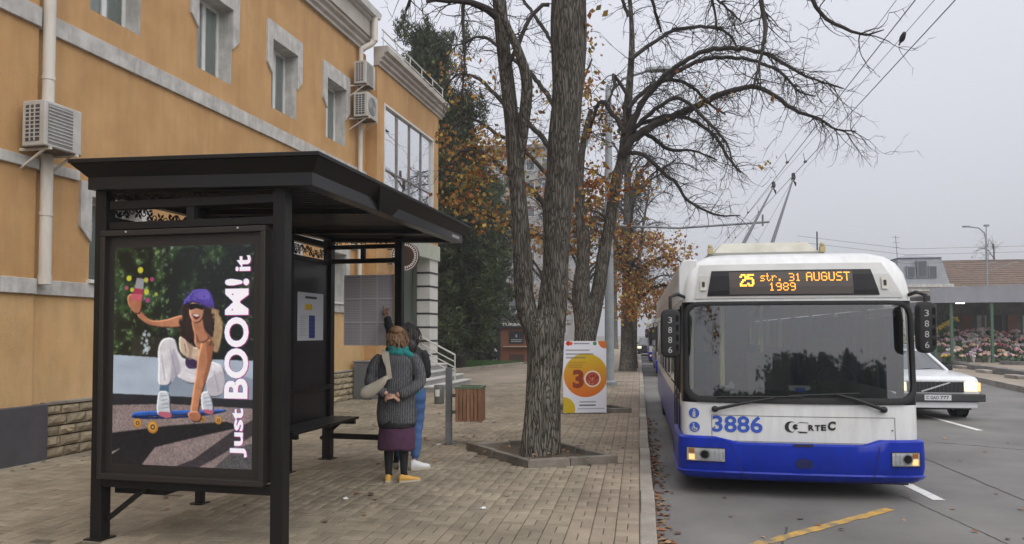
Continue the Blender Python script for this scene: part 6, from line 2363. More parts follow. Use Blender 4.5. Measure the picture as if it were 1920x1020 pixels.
# strip of grass and bare soil under the pines, kiosk, far block
gv = [on_z(820, 690), on_z(1000, 683), on_z(1000, 676), on_z(820, 676)]
gp = [(-9.6, 30.5), (-8.3, 31.5), (-6.2, 39.0), (-6.0, 41.2), (-20, 42), (-20, 30.5)]
MB().prism(gp, -.02, .03).build('lawn', M_earth, kind='structure')
n = 26000
gx = RNG.uniform(-13, -6, n); gy = RNG.uniform(31.2, 41.4, n)
ok = np.array([inside(gp, x, y) and (y > 31.9 + .0 * x) and x < -6.7 + (y - 39) * .16 for x, y in zip(gx, gy)])
gx, gy = gx[ok], gy[ok]; n = len(gx)
ang = RNG.uniform(0, 6.28, n); hh = RNG.uniform(.06, .16, n)
b = np.stack([np.cos(ang), np.sin(ang), np.zeros(n)], 1) * .02
c = np.stack([gx, gy, np.full(n, .025)], 1)
V = np.stack([c - b, c + b, c + np.stack([RNG.normal(0, .03, n), RNG.normal(0, .03, n), hh], 1)], 1).reshape(-1, 3)
go = np_mesh('grass', V, np.arange(n * 3).reshape(n, 3), [mat('grass blade', (.055, .135, .028), .8, island=.4)], None, None, 'stuff')
go['label'] = 'short green grass under the pines'
MB().box(-9.6, -8.2, 30.35, 30.5, -.05, .12).bar((-8.2, 30.42, .05), (-6.1, 38.9, .05), .14, .16).build('lawn_kerb', M_kerb, kind='structure')

hg = thing('hedge', 'dense dark hedge added to stand for the shade under the pines', 'hedge', (-13, 44.5, 0))  # dark leaf mass added in place of the shade below the boughs
hp = np.stack([RNG.uniform(-6, 4.4, 5200), RNG.uniform(-.7, .7, 5200), RNG.uniform(0, 2.6, 5200)], 1)
leaf_mesh('hedge_leaves', hp, .34, hg, (0, 0, 0), (1, 1, 1), M_needle)
for k in range(9):
    MB().tube([(-5.5 + k * 1.1, 0, 0), (-5.4 + k * 1.1, .1, 2.0)], .05, 5).build('stem', M_bark2, hg)
kk = thing('kiosk', 'small brown kiosk with white capital letters along its roof beyond the lawn', 'kiosk', (-7.0, 42.9, 0), 0)
M_kb = mat('kiosk brown', (.20, .075, .035), .6, (.16, .06, .03), 3)
MB().box(-1.05, 1.5, 0, 2.2, 0, 1.95).build('kiosk_body', M_kb, kk, bevel=.01)
MB().box(-1.25, -1.05, -.05, 2.2, 0, 1.95).build('side_panel', mat('kiosk black', (.02, .02, .022), .5), kk)
MB().box(-1.3, 1.6, -.15, 2.3, 1.952, 2.06).build('kiosk_roof', mat('kiosk black', (.02, .02, .022), .5), kk, bevel=.01)
MB().box(-.55, .35, -.03, -.002, 1.05, 1.78).build('hatch_screen', mat('kiosk screen', (.03, .033, .04), .3), kk)
MB().box(-.55, .35, -.02, -.002, .02, .42).build('vent_panel', mat('kiosk dark brown', (.06, .03, .022), .7), kk)
MB().box(-.85, 1.3, -.25, -.001, .86, .90).build('counter', mat('counter cream', (.45, .38, .26), .6), kk)
vs, fs = text_fit('TURBACCO', 1.9, .16, .02)
mb = MB(); mb._add([(-.95 + v[0], -.152, 2.10 + v[1]) for v in vs], fs); mb._add([(-.95 + v[0], -.11, 2.10 + v[1]) for v in vs], [f[::-1] for f in fs])
mb.build('roof_lettering', mat('sign white', (.6, .58, .55), .5), kk)
mb = MB()
for k, (a, b_) in enumerate(((-.42, .2), (-.42, .25))):
    mb.box(a, b_, -.034, -.0305, 1.16 + .1 * k, 1.20 + .1 * k)
mb.box(-.14, -.06, -.034, -.0305, 1.42, 1.6)
mb.build('screen_print', mat('screen print', (.4, .42, .45), .5), kk)

M_blk = mat('far block render', (.24, .235, .23), .9, (.30, .295, .285), .6)
ap = thing('apartment_block', 'pale grey apartment block faint in the mist behind the forked tree', 'building', (-17, 92, 0), 0)
MB().box(-10, 9, 0, 14, 0, 25).build('wall', M_blk, ap)
for fl in range(8):
    for k in range(9):
        x = -9 + k * 2.0
        z = 1.6 + fl * 2.95
        wo = MB().box(x, x + 1.15, -.04, -.005, z, z + 1.5).build('window', mat('far window frame', (.5, .5, .5), .6), ap)
        MB().box(x + .08, x + 1.07, -.055, -.0415, z + .08, z + 1.42).build('pane', mat('far pane', (.08, .09, .10), .15), wo)
    MB().box(-9.9, 8.9, -.12, -.001, 3.35 + fl * 2.95, 3.5 + fl * 2.95).build('floor_band', M_blk, ap)
MB().box(-10.2, 9.2, -.3, 14.2, 25.01, 25.5).build('roof', mat('far roof', (.2, .2, .2), .8), ap)

# ================================================================== people
M_skin = mat('skin', (.42, .24, .17), .55, (.46, .27, .20), 8)
M_stock = mat('black stockings', (.010, .010, .013), .8)
M_jeans = mat('blue jeans', (.045, .105, .26), .85, (.075, .16, .36), 5, detail=8, bump=.3, bscale=60)


def stripes_mat(name, ca, cb, freq):
    m = bpy.data.materials.new(name); m.use_nodes = True
    t = m.node_tree; b = t.nodes['Principled BSDF']; b.inputs['Roughness'].default_value = .95
    tcn = t.nodes.new('ShaderNodeTexCoord')
    wv = t.nodes.new('ShaderNodeTexWave'); wv.bands_direction = 'X'; wv.inputs['Scale'].default_value = freq; wv.inputs['Distortion'].default_value = 3.5; wv.inputs['Detail'].default_value = 3; wv.inputs['Detail Scale'].default_value = 2
    t.links.new(tcn.outputs['Object'], wv.inputs['Vector'])
    n = t.nodes.new('ShaderNodeTexNoise'); n.inputs['Scale'].default_value = 45; n.inputs['Detail'].default_value = 4
    t.links.new(tcn.outputs['Object'], n.inputs['Vector'])
    mm = t.nodes.new('ShaderNodeMath'); mm.operation = 'MULTIPLY'
    t.links.new(wv.outputs['Fac'], mm.inputs[0]); t.links.new(n.outputs['Fac'], mm.inputs[1])
    r = t.nodes.new('ShaderNodeValToRGB')
    r.color_ramp.elements[0].position = .12; r.color_ramp.elements[0].color = (*ca, 1)
    r.color_ramp.elements[1].position = .5; r.color_ramp.elements[1].color = (*cb, 1)
    t.links.new(mm.outputs[0], r.inputs['Fac']); t.links.new(r.outputs[0], b.inputs['Base Color'])
    bp = t.nodes.new('ShaderNodeBump'); bp.inputs['Strength'].default_value = .5; bp.inputs['Distance'].default_value = .01
    t.links.new(n.outputs['Fac'], bp.inputs['Height']); t.links.new(bp.outputs[0], b.inputs['Normal'])
    MATS[name] = m
    return m


M_coat = stripes_mat('striped tweed', (.050, .050, .054), (.125, .125, .132), 13)
M_skirt = mat('plum skirt', (.060, .022, .050), .9, (.085, .032, .070), 6)
M_teal = mat('teal knit', (.010, .165, .165), .9, (.02, .23, .22), 9, bump=.4, bscale=50)
M_bag = mat('cream bag', (.47, .43, .35), .7, (.40, .36, .29), 5)
M_hair1 = mat('auburn hair', (.12, .062, .028), .65, (.26, .15, .072), 14, detail=5, stretch=(1, 1, .3), bump=.5, bscale=30)
M_hair2 = mat('dark hair', (.012, .010, .010), .5, (.03, .025, .022), 14, stretch=(1, 1, .3), bump=.4, bscale=30)
M_jacket = mat('black jacket', (.014, .014, .016), .75, (.022, .022, .025), 8, bump=.3, bscale=40)
M_shoe = mat('yellow shoe', (.62, .36, .07), .6, (.55, .30, .06), 8)
M_sneak = mat('white sneaker', (.68, .68, .68), .5)
M_sole = mat('pale sole', (.48, .42, .33), .7)


def skin_body(name, J, E, mats, parent, split, fingers):
    """J: joint -> (x,y,z,r); E: edges; one continuous skinned surface, hands added as fingered palms in the same mesh"""
    names = list(J)
    me = bpy.data.meshes.new(name)
    me.from_pydata([J[k][:3] for k in names], [(names.index(a), names.index(b)) for a, b in E], [])
    o = bpy.data.objects.new(name, me)
    COL.objects.link(o)
    md = o.modifiers.new('skin', 'SKIN'); md.use_smooth_shade = True
    for i, k in enumerate(names):
        me.skin_vertices[0].data[i].radius = (J[k][3], J[k][3] * (J[k][4] if len(J[k]) > 4 else 1))
        me.skin_vertices[0].data[i].use_root = (k == 'pelvis')
    sb_ = o.modifiers.new('sub', 'SUBSURF'); sb_.levels = 2; sb_.render_levels = 2
    dg = bpy.context.evaluated_depsgraph_get()
    ev = bpy.data.meshes.new_from_object(o.evaluated_get(dg))
    bpy.data.objects.remove(o); bpy.data.meshes.remove(me)
    ev.materials.clear()
    for m in mats:
        ev.materials.append(m)
    bm = bmesh.new(); bm.from_mesh(ev)
    mb = MB()
    for ch, rad in fingers:
        mb.tube(ch, rad, 6)
    vs = [bm.verts.new(v) for v in mb.v]
    for f in mb.f:
        try:
            bm.faces.new([vs[i] for i in f]).smooth = True
        except ValueError:
            pass
    for f in bm.faces:
        f.material_index = split(f.calc_center_median()); f.smooth = True
    bm.to_mesh(ev); bm.free()
    ev.name = name
    return link(name, ev, parent)


def hand(wrist, d, palmn, side, spread=.25, curl=.5, size=.17, point=False):
    """finger and palm chains from the wrist along d; palmn: palm normal; side: +1/-1 thumb side"""
    w_ = Vector(wrist); d = Vector(d).normalized(); n = Vector(palmn); n = (n - d * n.dot(d)).normalized(); s = d.cross(n) * side
    ch = []
    pl_ = size * .52
    for k, (off, ln) in enumerate(((-1.5, .78), (-.5, .95), (.5, 1.0), (1.5, .9))):
        base = w_ + d * pl_ + s * off * size * .105
        root = w_ + d * pl_ * .25 + s * off * size * .07
        c = curl if not (point and k == 3) else .05
        p1 = base + (d * math.cos(c * .6) + n * math.sin(c * .6)) * size * .2 * ln
        p2 = p1 + (d * math.cos(c * 1.5) + n * math.sin(c * 1.5)) * size * .15 * ln
        p3 = p2 + (d * math.cos(c * 2.3) + n * math.sin(c * 2.3)) * size * .11 * ln
        ch.append(([root, base, p1, p2, p3], [size * .085, size * .068, size * .055, size * .05, size * .036]))
    t0 = w_ + d * pl_ * .3 + s * size * .14
    t1 = t0 + (d * .6 + s * .7 + n * .3).normalized() * size * .2
    t2 = t1 + (d * .85 + s * .25 + n * .4).normalized() * size * .17
    ch.append(([w_ + d * .01, t0, t1, t2], [size * .10, size * .085, size * .065, size * .045]))
    return ch


def ell(c, rx, ry, n=18, fold=0.0, k=0, ph=0.0):
    return [Vector((c[0] + (rx + fold * math.sin(5 * a + ph) * rx) * math.cos(a), c[1] + (ry + fold * math.sin(7 * a + ph * 2) * ry) * math.sin(a), c[2] + fold * .1 * math.sin(3 * a + k))) for a in [2 * math.pi * i / n for i in range(n)]]


def garment(name, rings, m, parent, smooth=60):
    mb = MB(); mb.loft(rings)
    o = mb.build(name, m, parent, smooth=smooth)
    s_ = o.modifiers.new('sub', 'SUBSURF'); s_.levels = 1; s_.render_levels = 1
    return wrinkle(o, .03, .11)


def wrinkle(o, strength=.02, scale=.12):
    t = bpy.data.textures.new('fold', 'CLOUDS'); t.noise_scale = scale; t.noise_depth = 2
    s2_ = o.modifiers.new('sub2', 'SUBSURF'); s2_.levels = 1; s2_.render_levels = 1
    d = o.modifiers.new('fold', 'DISPLACE'); d.texture = t; d.strength = strength; d.mid_level = .5; d.texture_coords = 'LOCAL'
    return o


def sleeve(name, pts, rad, m, parent, ph=0):
    p, r = catmull(list(zip([Vector(q) for q in pts], rad)), .03)
    mb = MB(); mb.tube(p, [rr * (1 + .06 * math.sin(i * 1.7 + ph)) for i, rr in enumerate(r)], 12)
    return wrinkle(mb.build(name, m, parent, smooth=70), .022, .07)


def shoe(name, foot, ang, m, parent, L=.25, h=.085):
    mb = MB()
    secs = [(-.25, .028, .06), (-.2, .034, .085), (-.05, .036, .095), (.15, .040, .075), (.4, .046, .055), (.62, .044, .045), (.73, .03, .035), (.76, .012, .025)]
    rings = []
    for u, w_, z in secs:
        rg = []
        for a in np.linspace(0, 2 * math.pi, 13)[:-1]:
            rg.append(Vector((w_ * math.cos(a), u * L, max(0.012, z * h / .085 * .5 * (1 + math.sin(a))))))
        rings.append(rg)
    Mx = Matrix.Translation(foot) @ Matrix.Rotation(ang, 4, 'Z')
    mb.loft([[Mx @ p for p in r] for r in rings])
    o = mb.build(name, m, parent, smooth=60)
    ms = MB()
    ms.loft([[Mx @ Vector((w_ * 1.06 * sx, u * L * 1.02, z)) for u, w_, _ in secs for sx in ((-1,))] + [Mx @ Vector((w_ * 1.06, u * L * 1.02, z)) for u, w_, _ in secs[::-1]] for z in (.0, .02)])
    ms.build('sole', M_sole, o)
    return o


# ---- the older woman
pw = on_z(743, 903)
wo = thing('person', 'older woman in a striped coat, teal scarf and plum skirt, hands clasped behind her', 'person', (pw.x, pw.y, 0), R(8))
J = {'pelvis': (0, 0, .93, .14, .85), 'waist': (0, .01, 1.08, .135, .8), 'chest': (0, .0, 1.28, .15, .75), 'neckb': (0, .0, 1.43, .075), 'neck': (0, .025, 1.50, .05), 'jaw': (0, .045, 1.555, .062), 'head': (0, .04, 1.625, .083, 1.1), 'crown': (0, .035, 1.68, .065),
     'hipL': (-.10, 0, .86, .10), 'kneeL': (-.085, .02, .47, .062), 'calfL': (-.085, -.01, .32, .058), 'ankL': (-.085, -.01, .09, .040), 'toeL': (-.085, .08, .045, .030),
     'hipR': (.10, 0, .86, .10), 'kneeR': (.085, .02, .47, .062), 'calfR': (.085, -.01, .32, .058), 'ankR': (.085, -.01, .09, .040), 'toeR': (.10, .08, .045, .030),
     'shL': (-.185, -.0, 1.385, .068), 'elL': (-.275, -.07, 1.13, .047), 'wrL': (-.06, -.215, .985, .030),
     'shR': (.185, -.0, 1.385, .068), 'elR': (.265, -.08, 1.12, .047), 'wrR': (.035, -.225, .975, .030)}
E_ = [('pelvis', 'waist'), ('waist', 'chest'), ('chest', 'neckb'), ('neckb', 'neck'), ('neck', 'jaw'), ('jaw', 'head'), ('head', 'crown'), ('pelvis', 'hipL'), ('hipL', 'kneeL'), ('kneeL', 'calfL'), ('calfL', 'ankL'), ('ankL', 'toeL'),
      ('pelvis', 'hipR'), ('hipR', 'kneeR'), ('kneeR', 'calfR'), ('calfR', 'ankR'), ('ankR', 'toeR'), ('chest', 'shL'), ('shL', 'elL'), ('elL', 'wrL'), ('chest', 'shR'), ('shR', 'elR'), ('elR', 'wrR')]
fg = hand((-.06, -.215, .985), (1, -.12, -.25), (0, .3, -1), 1, curl=.5, size=.165) + hand((.035, -.225, .975), (-1, -.2, -.15), (0, .6, -1), -1, curl=.7, size=.165)
face = [([Vector((0, .10, 1.615)), Vector((0, .142, 1.600)), Vector((0, .135, 1.590))], [.012, .013, .008]), ([Vector((-.083, .03, 1.60)), Vector((-.090, .02, 1.63))], [.014, .016]), ([Vector((.083, .03, 1.60)), Vector((.090, .02, 1.63))], [.014, .016]),
        ([Vector((-.022, .118, 1.565)), Vector((.022, .118, 1.565))], [.008, .008])]
body = skin_body('body', J, E_, [M_skin, M_stock, M_coat], wo, lambda c: 1 if c.z < .8 else (2 if c.z < 1.43 and not (c.y < -.165 and abs(c.x) < .125 and c.z < 1.03) else 0), fg + face)
eb = MB(); eb.ball((-.031, .123, 1.635), .011, n=8, m=5).ball((.031, .123, 1.635), .011, n=8, m=5)
eb.build('eye', M_ink, wo, smooth=60)
garment('skirt', [ell((0, 0, .80), .19, .15), ell((0, 0, .62), .205, .165, fold=.02), ell((0, 0, .48), .212, .17, fold=.035, ph=1), ell((0, 0, .355), .218, .172, fold=.05, ph=2), ell((0, 0, .36), .20, .155, fold=.05, ph=2)], M_skirt, wo)
garment('underskirt', [ell((0, 0, .80), .19, .16), ell((0, 0, .69), .213, .178, fold=.02), ell((0, 0, .605), .219, .182, fold=.02), ell((0, 0, .61), .20, .17)], M_stock, wo)
garment('coat', [ell((0, 0, .645), .205, .17, fold=.02), ell((0, 0, .64), .232, .19, fold=.025, ph=1), ell((0, 0, .80), .228, .185, fold=.02, ph=1.5), ell((0, -.005, .98), .215, .172, fold=.015), ell((0, -.01, 1.12), .205, .16, fold=.012, ph=2), ell((0, -.012, 1.25), .212, .158, fold=.01),
                 ell((0, -.012, 1.36), .212, .145), ell((0, -.01, 1.41), .175, .12), ell((0, .0, 1.45), .10, .09), ell((0, .01, 1.475), .075, .075)], M_coat, wo)
sl1 = sleeve('sleeve', [(-.165, -.005, 1.385), (-.225, -.02, 1.33), (-.285, -.06, 1.15), (-.26, -.10, 1.09), (-.16, -.165, 1.03), (-.085, -.20, .995)], [.07, .076, .068, .068, .058, .052], M_coat, wo)
sl2 = sleeve('sleeve', [(.165, -.005, 1.385), (.225, -.02, 1.33), (.28, -.07, 1.14), (.25, -.115, 1.08), (.15, -.18, 1.02), (.065, -.21, .98)], [.07, .076, .068, .068, .058, .052], M_coat, wo, 1)
sc = MB()
pts = [Vector((.088 * math.cos(a), .012 + .088 * math.sin(a), 1.475 + .018 * math.sin(2 * a))) for a in np.linspace(0, 2 * math.pi, 22)]
sc.tube(pts, [.038 + .008 * math.sin(i * 1.9) for i in range(22)], 9)
pts = [Vector((.105 * math.cos(a), .005 + .10 * math.sin(a), 1.440 + .012 * math.sin(3 * a))) for a in np.linspace(0, 2 * math.pi, 22)]
sc.tube(pts, [.036 + .008 * math.sin(i * 2.3) for i in range(22)], 9)
sc.tube([(.09, -.06, 1.455), (.15, -.06, 1.42), (.19, .0, 1.38), (.20, .09, 1.2), (.19, .13, .98)], [.035, .04, .04, .045, .05], 8)
sc.build('scarf', M_teal, wo, smooth=70)
def strands(name, c, rx, ry, rz, m, parent, n, seed, zmin=-.75, ln=.05):
    rg = random.Random(seed)
    mb = MB()
    for k in range(n):
        a = rg.uniform(0, 6.283); ph = math.asin(rg.uniform(zmin, .97))
        d = Vector((math.cos(ph) * math.cos(a), math.cos(ph) * math.sin(a), math.sin(ph)))
        if d.y > .55 and d.z < .45:
            continue
        p = Vector((c[0] + d.x * rx, c[1] + d.y * ry, c[2] + d.z * rz))
        dn = Vector((d.x * .06 + rg.gauss(0, .22), d.y * .06 - .02 + rg.gauss(0, .22), -.9 + .5 * max(0, d.z))).normalized()
        q = p + dn * ln * rg.uniform(.7, 1.5) + d * .006
        e = p + dn * ln * 2 * rg.uniform(.7, 1.2) - d * .004
        mb.tube([p - d * .004, q, e], [.006, .0065, .002], 3, cap=False)
    return mb.build(name, m, parent, smooth=60)


hr = MB()
hr.ball((0, .018, 1.635), .100, .112, .104, n=20, m=14, bump=.14, seed=4)
hr.ball((0, -.035, 1.585), .092, .075, .075, n=16, m=10, bump=.16, seed=8)
hr.ball((0, -.03, 1.69), .085, .085, .055, n=16, m=10, bump=.16, seed=12)
ho_ = hr.build('hair', M_hair1, wo, smooth=70)
strands('hair_strand', (0, .015, 1.635), .100, .112, .106, M_hair1, ho_, 420, 5)
shoe('shoe', (-.088, .0, 0), R(4), M_shoe, wo)
shoe('shoe', (.088, -.01, 0), R(-62), M_shoe, wo)

bg_ = thing('shoulder_bag', 'cream slouchy bag hanging from the left shoulder of the older woman', 'bag', (pw.x, pw.y, 0), R(8))
mb = MB()
prof = [(-.37, 1.00, .03), (-.33, 1.01, .06), (-.25, 1.025, .075), (-.17, 1.07, .07), (-.10, 1.13, .055), (-.055, 1.18, .025)]
rings = []
for x, z, hh in prof:
    rings.append([Vector((x, -.215 + .045 * math.cos(a) * min(1, hh / .05), z + hh * 1.15 * math.sin(a))) for a in np.linspace(0, 2 * math.pi, 13)[:-1]])
mb.loft(rings)
o = mb.build('bag_body', M_bag, bg_, smooth=70); sm = o.modifiers.new('sub', 'SUBSURF'); sm.levels = 1; sm.render_levels = 1
st_ = MB()
a = [Vector(q) for q in ((-.045, -.205, 1.17), (-.06, -.19, 1.28), (-.10, -.16, 1.38), (-.135, -.08, 1.455), (-.14, .02, 1.45), (-.15, .12, 1.34), (-.26, .10, 1.2))]
p_, r_ = catmull([(q, .022) for q in a], .02)
for i in range(len(p_) - 1):
    st_.bar(p_[i], p_[i + 1], .055, .010, up=(0, -1, .35))
b_ = [Vector(q) for q in ((-.07, -.215, 1.16), (-.085, -.205, 1.27), (-.11, -.165, 1.38), (-.125, -.10, 1.45))]
st_.build('strap', M_bag, bg_)
st2 = MB()
p_, r_ = catmull([(q, .022) for q in b_], .02)
for i in range(len(p_) - 1):
    st2.bar(p_[i] + Vector((.035, .0, .0)), p_[i + 1] + Vector((.03, 0, 0)), .05, .012, up=(0, -1, .2))
st2.build('strap', M_bag, bg_)

# ---- the woman who points at the timetable
p2_ = on_z(766, 880)
w2 = thing('person', 'younger dark-haired woman in a black jacket and blue jeans pointing at the timetable', 'person', (p2_.x, p2_.y, 0), R(6))
hx = on_y(722, 570, 9.20)                                        # the finger tip, in the place
tip = Matrix.Rotation(-R(6), 3, 'Z') @ (Vector(hx) - Vector((p2_.x, p2_.y, 0)))
K = 1.035
J2 = {k: (v[0] * 1.0, v[1], v[2] * K, *v[3:]) for k, v in J.items()}
shL = Vector((-.185, .03, 1.47)); wr = tip + Vector((.035, -.03, -.17)); el = shL.lerp(wr, .5) + Vector((.02, -.06, -.05))
J2['shL'] = (*shL, .064); J2['elL'] = (*el, .045); J2['wrL'] = (*wr, .029)
J2['elR'] = (.212, .045, 1.16, .04); J2['wrR'] = (.15, .22, 1.18, .029); J2['shR'] = (.18, .02, 1.42, .064)
J2['kneeL'] = (-.10, .03, .50, .064); J2['kneeR'] = (.085, .01, .50, .064)
fg2 = hand(wr, tip - wr, (.2, 1, 0), 1, curl=1.15, size=.17, point=True) + hand((.15, .22, 1.18), (-.8, .4, .3), (0, -.5, -1), -1, curl=.8, size=.165)
face2 = [([q + Vector((0, 0, 1.61 * (K - 1))) for q in a_], r__) for a_, r__ in face]
body2 = skin_body('body', J2, E_, [M_skin, M_jeans, M_jacket], w2, lambda c: 1 if .13 < c.z < .98 else (2 if (.98 < c.z < 1.48 and not c.y > .17) or (c.z >= 1.48 and c.x < -.12 and c.z < tip.z - .2) else 0), fg2 + face2)
eb = MB(); eb.ball((-.031, .123, 1.692), .011, n=8, m=5).ball((.031, .123, 1.692), .011, n=8, m=5)
eb.build('eye', M_ink, w2, smooth=60)
for sx in (-1, 1):
    sleeve('trouser_leg', [(sx * .09, 0, .98), (sx * .10, 0, .86), (sx * .095, .025, .52), (sx * .088, .0, .32), (sx * .087, -.008, .155)], [.115, .115, .078, .068, .056], M_jeans, w2, sx)
garment('sweater', [ell((0, 0, .92), .17, .13), ell((0, 0, .925), .185, .15, fold=.02), ell((0, .0, 1.05), .18, .148, fold=.02), ell((0, 0, 1.2), .172, .14), ell((0, 0, 1.24), .16, .13)], M_teal, w2)
garment('jacket', [ell((0, 0, 1.09), .17, .14), ell((0, 0, 1.085), .198, .158, fold=.02), ell((0, 0, 1.2), .195, .155, fold=.02, ph=1), ell((0, 0, 1.34), .205, .150), ell((0, .0, 1.42), .20, .135), ell((0, .0, 1.465), .16, .11), ell((0, .01, 1.50), .09, .085), ell((0, .012, 1.525), .068, .07)], M_jacket, w2)
sleeve('sleeve', [(-.15, .01, 1.43), tuple(shL + Vector((-.02, 0, 0))), tuple(el), tuple(el.lerp(wr, .5)), tuple(wr.lerp(el, .06))], [.08, .078, .062, .056, .046], M_jacket, w2)
sleeve('sleeve', [(.15, .0, 1.43), (.195, .01, 1.36), (.215, .04, 1.17), (.20, .12, 1.15), (.155, .20, 1.175)], [.068, .066, .054, .05, .044], M_jacket, w2, 1)
hr = MB()
hr.ball((0, .015, 1.695), .104, .114, .104, n=18, m=12, bump=.10, seed=14)
hr.ball((0, -.05, 1.60), .098, .065, .10, n=16, m=10, bump=.12, seed=15)
hr.ball((.02, -.085, 1.50), .095, .05, .11, n=16, m=10, bump=.16, seed=16)
ho_ = hr.build('hair', M_hair2, w2, smooth=70)
strands('hair_strand', (0, .005, 1.69), .106, .116, .108, M_hair2, ho_, 320, 6, -.9, .07)
shoe('shoe', (-.09, .0, 0), R(10), M_sneak, w2, .26, .12)
shoe('shoe', (.087, -.03, 0), R(-55), M_sneak, w2, .26, .12)

# ================================================================== poles, wires
pl = on_z(1143, 722)
pp = thing('lamp_pole', 'thick grey pole with a lamp arm and a wire bracket behind the 30 banner', 'lamp pole', pl, 0)
M_pole = mat('pole grey paint', (.24, .265, .275), .55, (.19, .21, .22), 3)
MB().lathe([(.17, 0), (.15, .1), (.145, 3), (.10, 9.6), (.06, 9.7)], 14).build('pole_shaft', M_pole, pp, smooth=40)
MB().lathe([(.24, 0), (.24, .10), (.17, .16)], 14).build('pole_foot', M_pole, pp, smooth=40)
MB().tube([(.0, 0, 5.15), (2.2, -.05, 5.00), (4.95, -.1, 5.12)], .035, 8).tube([(4.75, -.1, 5.0), (4.75, -.1, 5.35)], .03, 6).tube([(0, 0, 7.4), (4.4, -.1, 5.15)], .008, 4).build('bracket_arm', M_greymetal, pp, smooth=60)
MB().tube([(0, 0, 9.4), (.5, -.2, 9.85), (1.3, -.5, 9.95)], .04, 8).build('lamp_arm', M_pole, pp, smooth=60)
lh = MB()
lh.loft([[Vector((1.2 + x, -.5 + y * s_, 9.95 + z)) for y, z in ((-.16, -.03), (.16, -.03), (.12, .08), (-.12, .08))] for x, s_ in ((0, .5), (.15, 1), (.6, 1), (.75, .5))])
lh.build('lamp_head', M_pole, pp, smooth=30, bevel=.01)

M_wire = mat('wire', (.05, .05, .052), .6)
WA, WB = (Vector(on_z(1716, 0, 5.9)), Vector(on_z(1450, 339, 5.9))), (Vector(on_z(1791, 0, 5.9)), Vector(on_z(1491, 325, 5.9)))
for (a, b), dz, nm, lab, r in ((WA, 0, 'contact_wire', 'left of the two thick trolley contact wires', .0075), (WB, 0, 'contact_wire', 'right of the two thick trolley contact wires', .0075),
                               ((WA[0], WA[1]), .26, 'messenger_wire', 'thin carrier wire above the left contact wire', .0045), ((WB[0], WB[1]), .26, 'messenger_wire', 'thin carrier wire above the right contact wire', .0045)):
    d = (b - a) / (b.y - a.y)
    p = [a + d * (y - a.y) + Vector((0, 0, dz)) for y in (-25, 0, 10, 22, 40, 60)]
    if dz:
        p = [Vector((q.x + (-.10), q.y, q.z + .08 * math.sin(i * 2.2))) for i, q in enumerate(p)]
    o = MB().tube([q for q in p], r, 5).build(nm, M_wire)
    tag(o, lab, 'overhead wire', 'trolley wires over the road')
    if not dz:
        dr = MB()
        for y in (19.2, 27, 34):
            q = a + d * (y - a.y)
            dr.tube([q, q + Vector((-.05, 0, .24))], .008, 4).box(q.x - .03, q.x + .03, q.y - .05, q.y + .05, q.z + .0, q.z + .04)
        dr.build('dropper', M_wire, o)
# little bird on a carrier wire
q = on_z(1692, 76, 6.18)
bd = MB()
bd.loft([[Vector((q.x + r * math.cos(a), q.y + l, q.z + .04 + r * 1.1 * math.sin(a) + h)) for a in np.linspace(0, 2 * math.pi, 9)[:-1]] for l, r, h in ((-.10, .012, .03), (-.085, .03, .035), (-.05, .035, .02), (0, .045, 0), (.05, .035, -.015), (.09, .015, -.03), (.15, .012, -.05))])
tag(bd.build('bird', M_dark, smooth=60), 'small dark bird perched high on a trolley wire', 'bird')

# ================================================================== across the road
def far_kerb(y):
    return 11.0 + (y - 21.5) * .165
ys = [15, 20, 25, 30, 36, 44]
side = [(far_kerb(y), y) for y in ys] + [(14.6, 44), (14.6, 140), (70, 140), (70, 15)]
side = [(x, y) for x, y in side]
MB().prism([(x + .22, y) for x, y in side[:6]] + side[6:], -.2, .02).build('far_pavement', M_farpave, kind='structure')
kb = MB()
for (a, b) in zip(side[:5], side[1:6]):
    kb.bar((a[0] + .1, a[1], -.06), (b[0] + .1, b[1], -.06), .2, .17)
kb.build('far_kerb', M_kerb, kind='structure')
wl = thing('low_wall', 'low dark concrete edge with pale broken blocks in front of the flower stall', 'low wall', (far_kerb(26) + 1.7, 26, 0), 0)
for k in range(12):
    y = -9 + k * 2.0
    x = y * .165 + max(0, y) * .0
    MB().box(x - .14, x + .14, y, y + 1.96, .0, .26 + random.uniform(-.03, .02)).build('wall_block', mat('dark concrete', (.11, .105, .095), .9, (.19, .18, .165), 3, detail=8), wl, bevel=.02)
    if k % 2 == 0:
        MB().box(x - .6, x - .2, y + .2, y + 1.2, .0, .15).build('broken_block', M_kerb, wl, bevel=.03)
MB().prism([(far_kerb(15) + 1.85, 15), (60, 15), (60, 60), (far_kerb(44) + 1.85, 60), (far_kerb(44) + 1.85, 44)], .0, .20).build('market_floor', M_farpave, kind='structure')

# flower stall
st = thing('flower_stall', 'flower stall with a flat grey fascia roof on thin green posts across the road', 'market stall', (14.4, 40, .2), 0)
M_gp = mat('green post', (.045, .10, .06), .5)
M_fas = mat('grey fascia sheet', (.185, .19, .212), .6, (.215, .22, .245), .8, streak=.1)
MB().loft([[Vector((0, 0, 2.98)), Vector((9, .4, 3.02)), Vector((9, .44, 4.06)), Vector((0, .04, 3.73))], [Vector((0, .05, 2.98)), Vector((9, .45, 3.02)), Vector((9, .49, 4.06)), Vector((0, .09, 3.73))]]).build('fascia', M_fas, st)
MB().box(0, 9, .5, 7, 3.35, 3.42).build('stall_roof', M_fas, st)
for x, y in ((.25, .2), (1.05, .3), (2.9, .3), (4.9, .4), (6.9, .4), (.25, 6), (2.9, 6), (4.9, 6)):
    MB().box(x - .06, x + .06, y - .06, y + .06, 0, 3.4).build('post', M_gp, st)
bw = MB().box(1.7, 9, 6.6, 6.7, 0, 3.3)
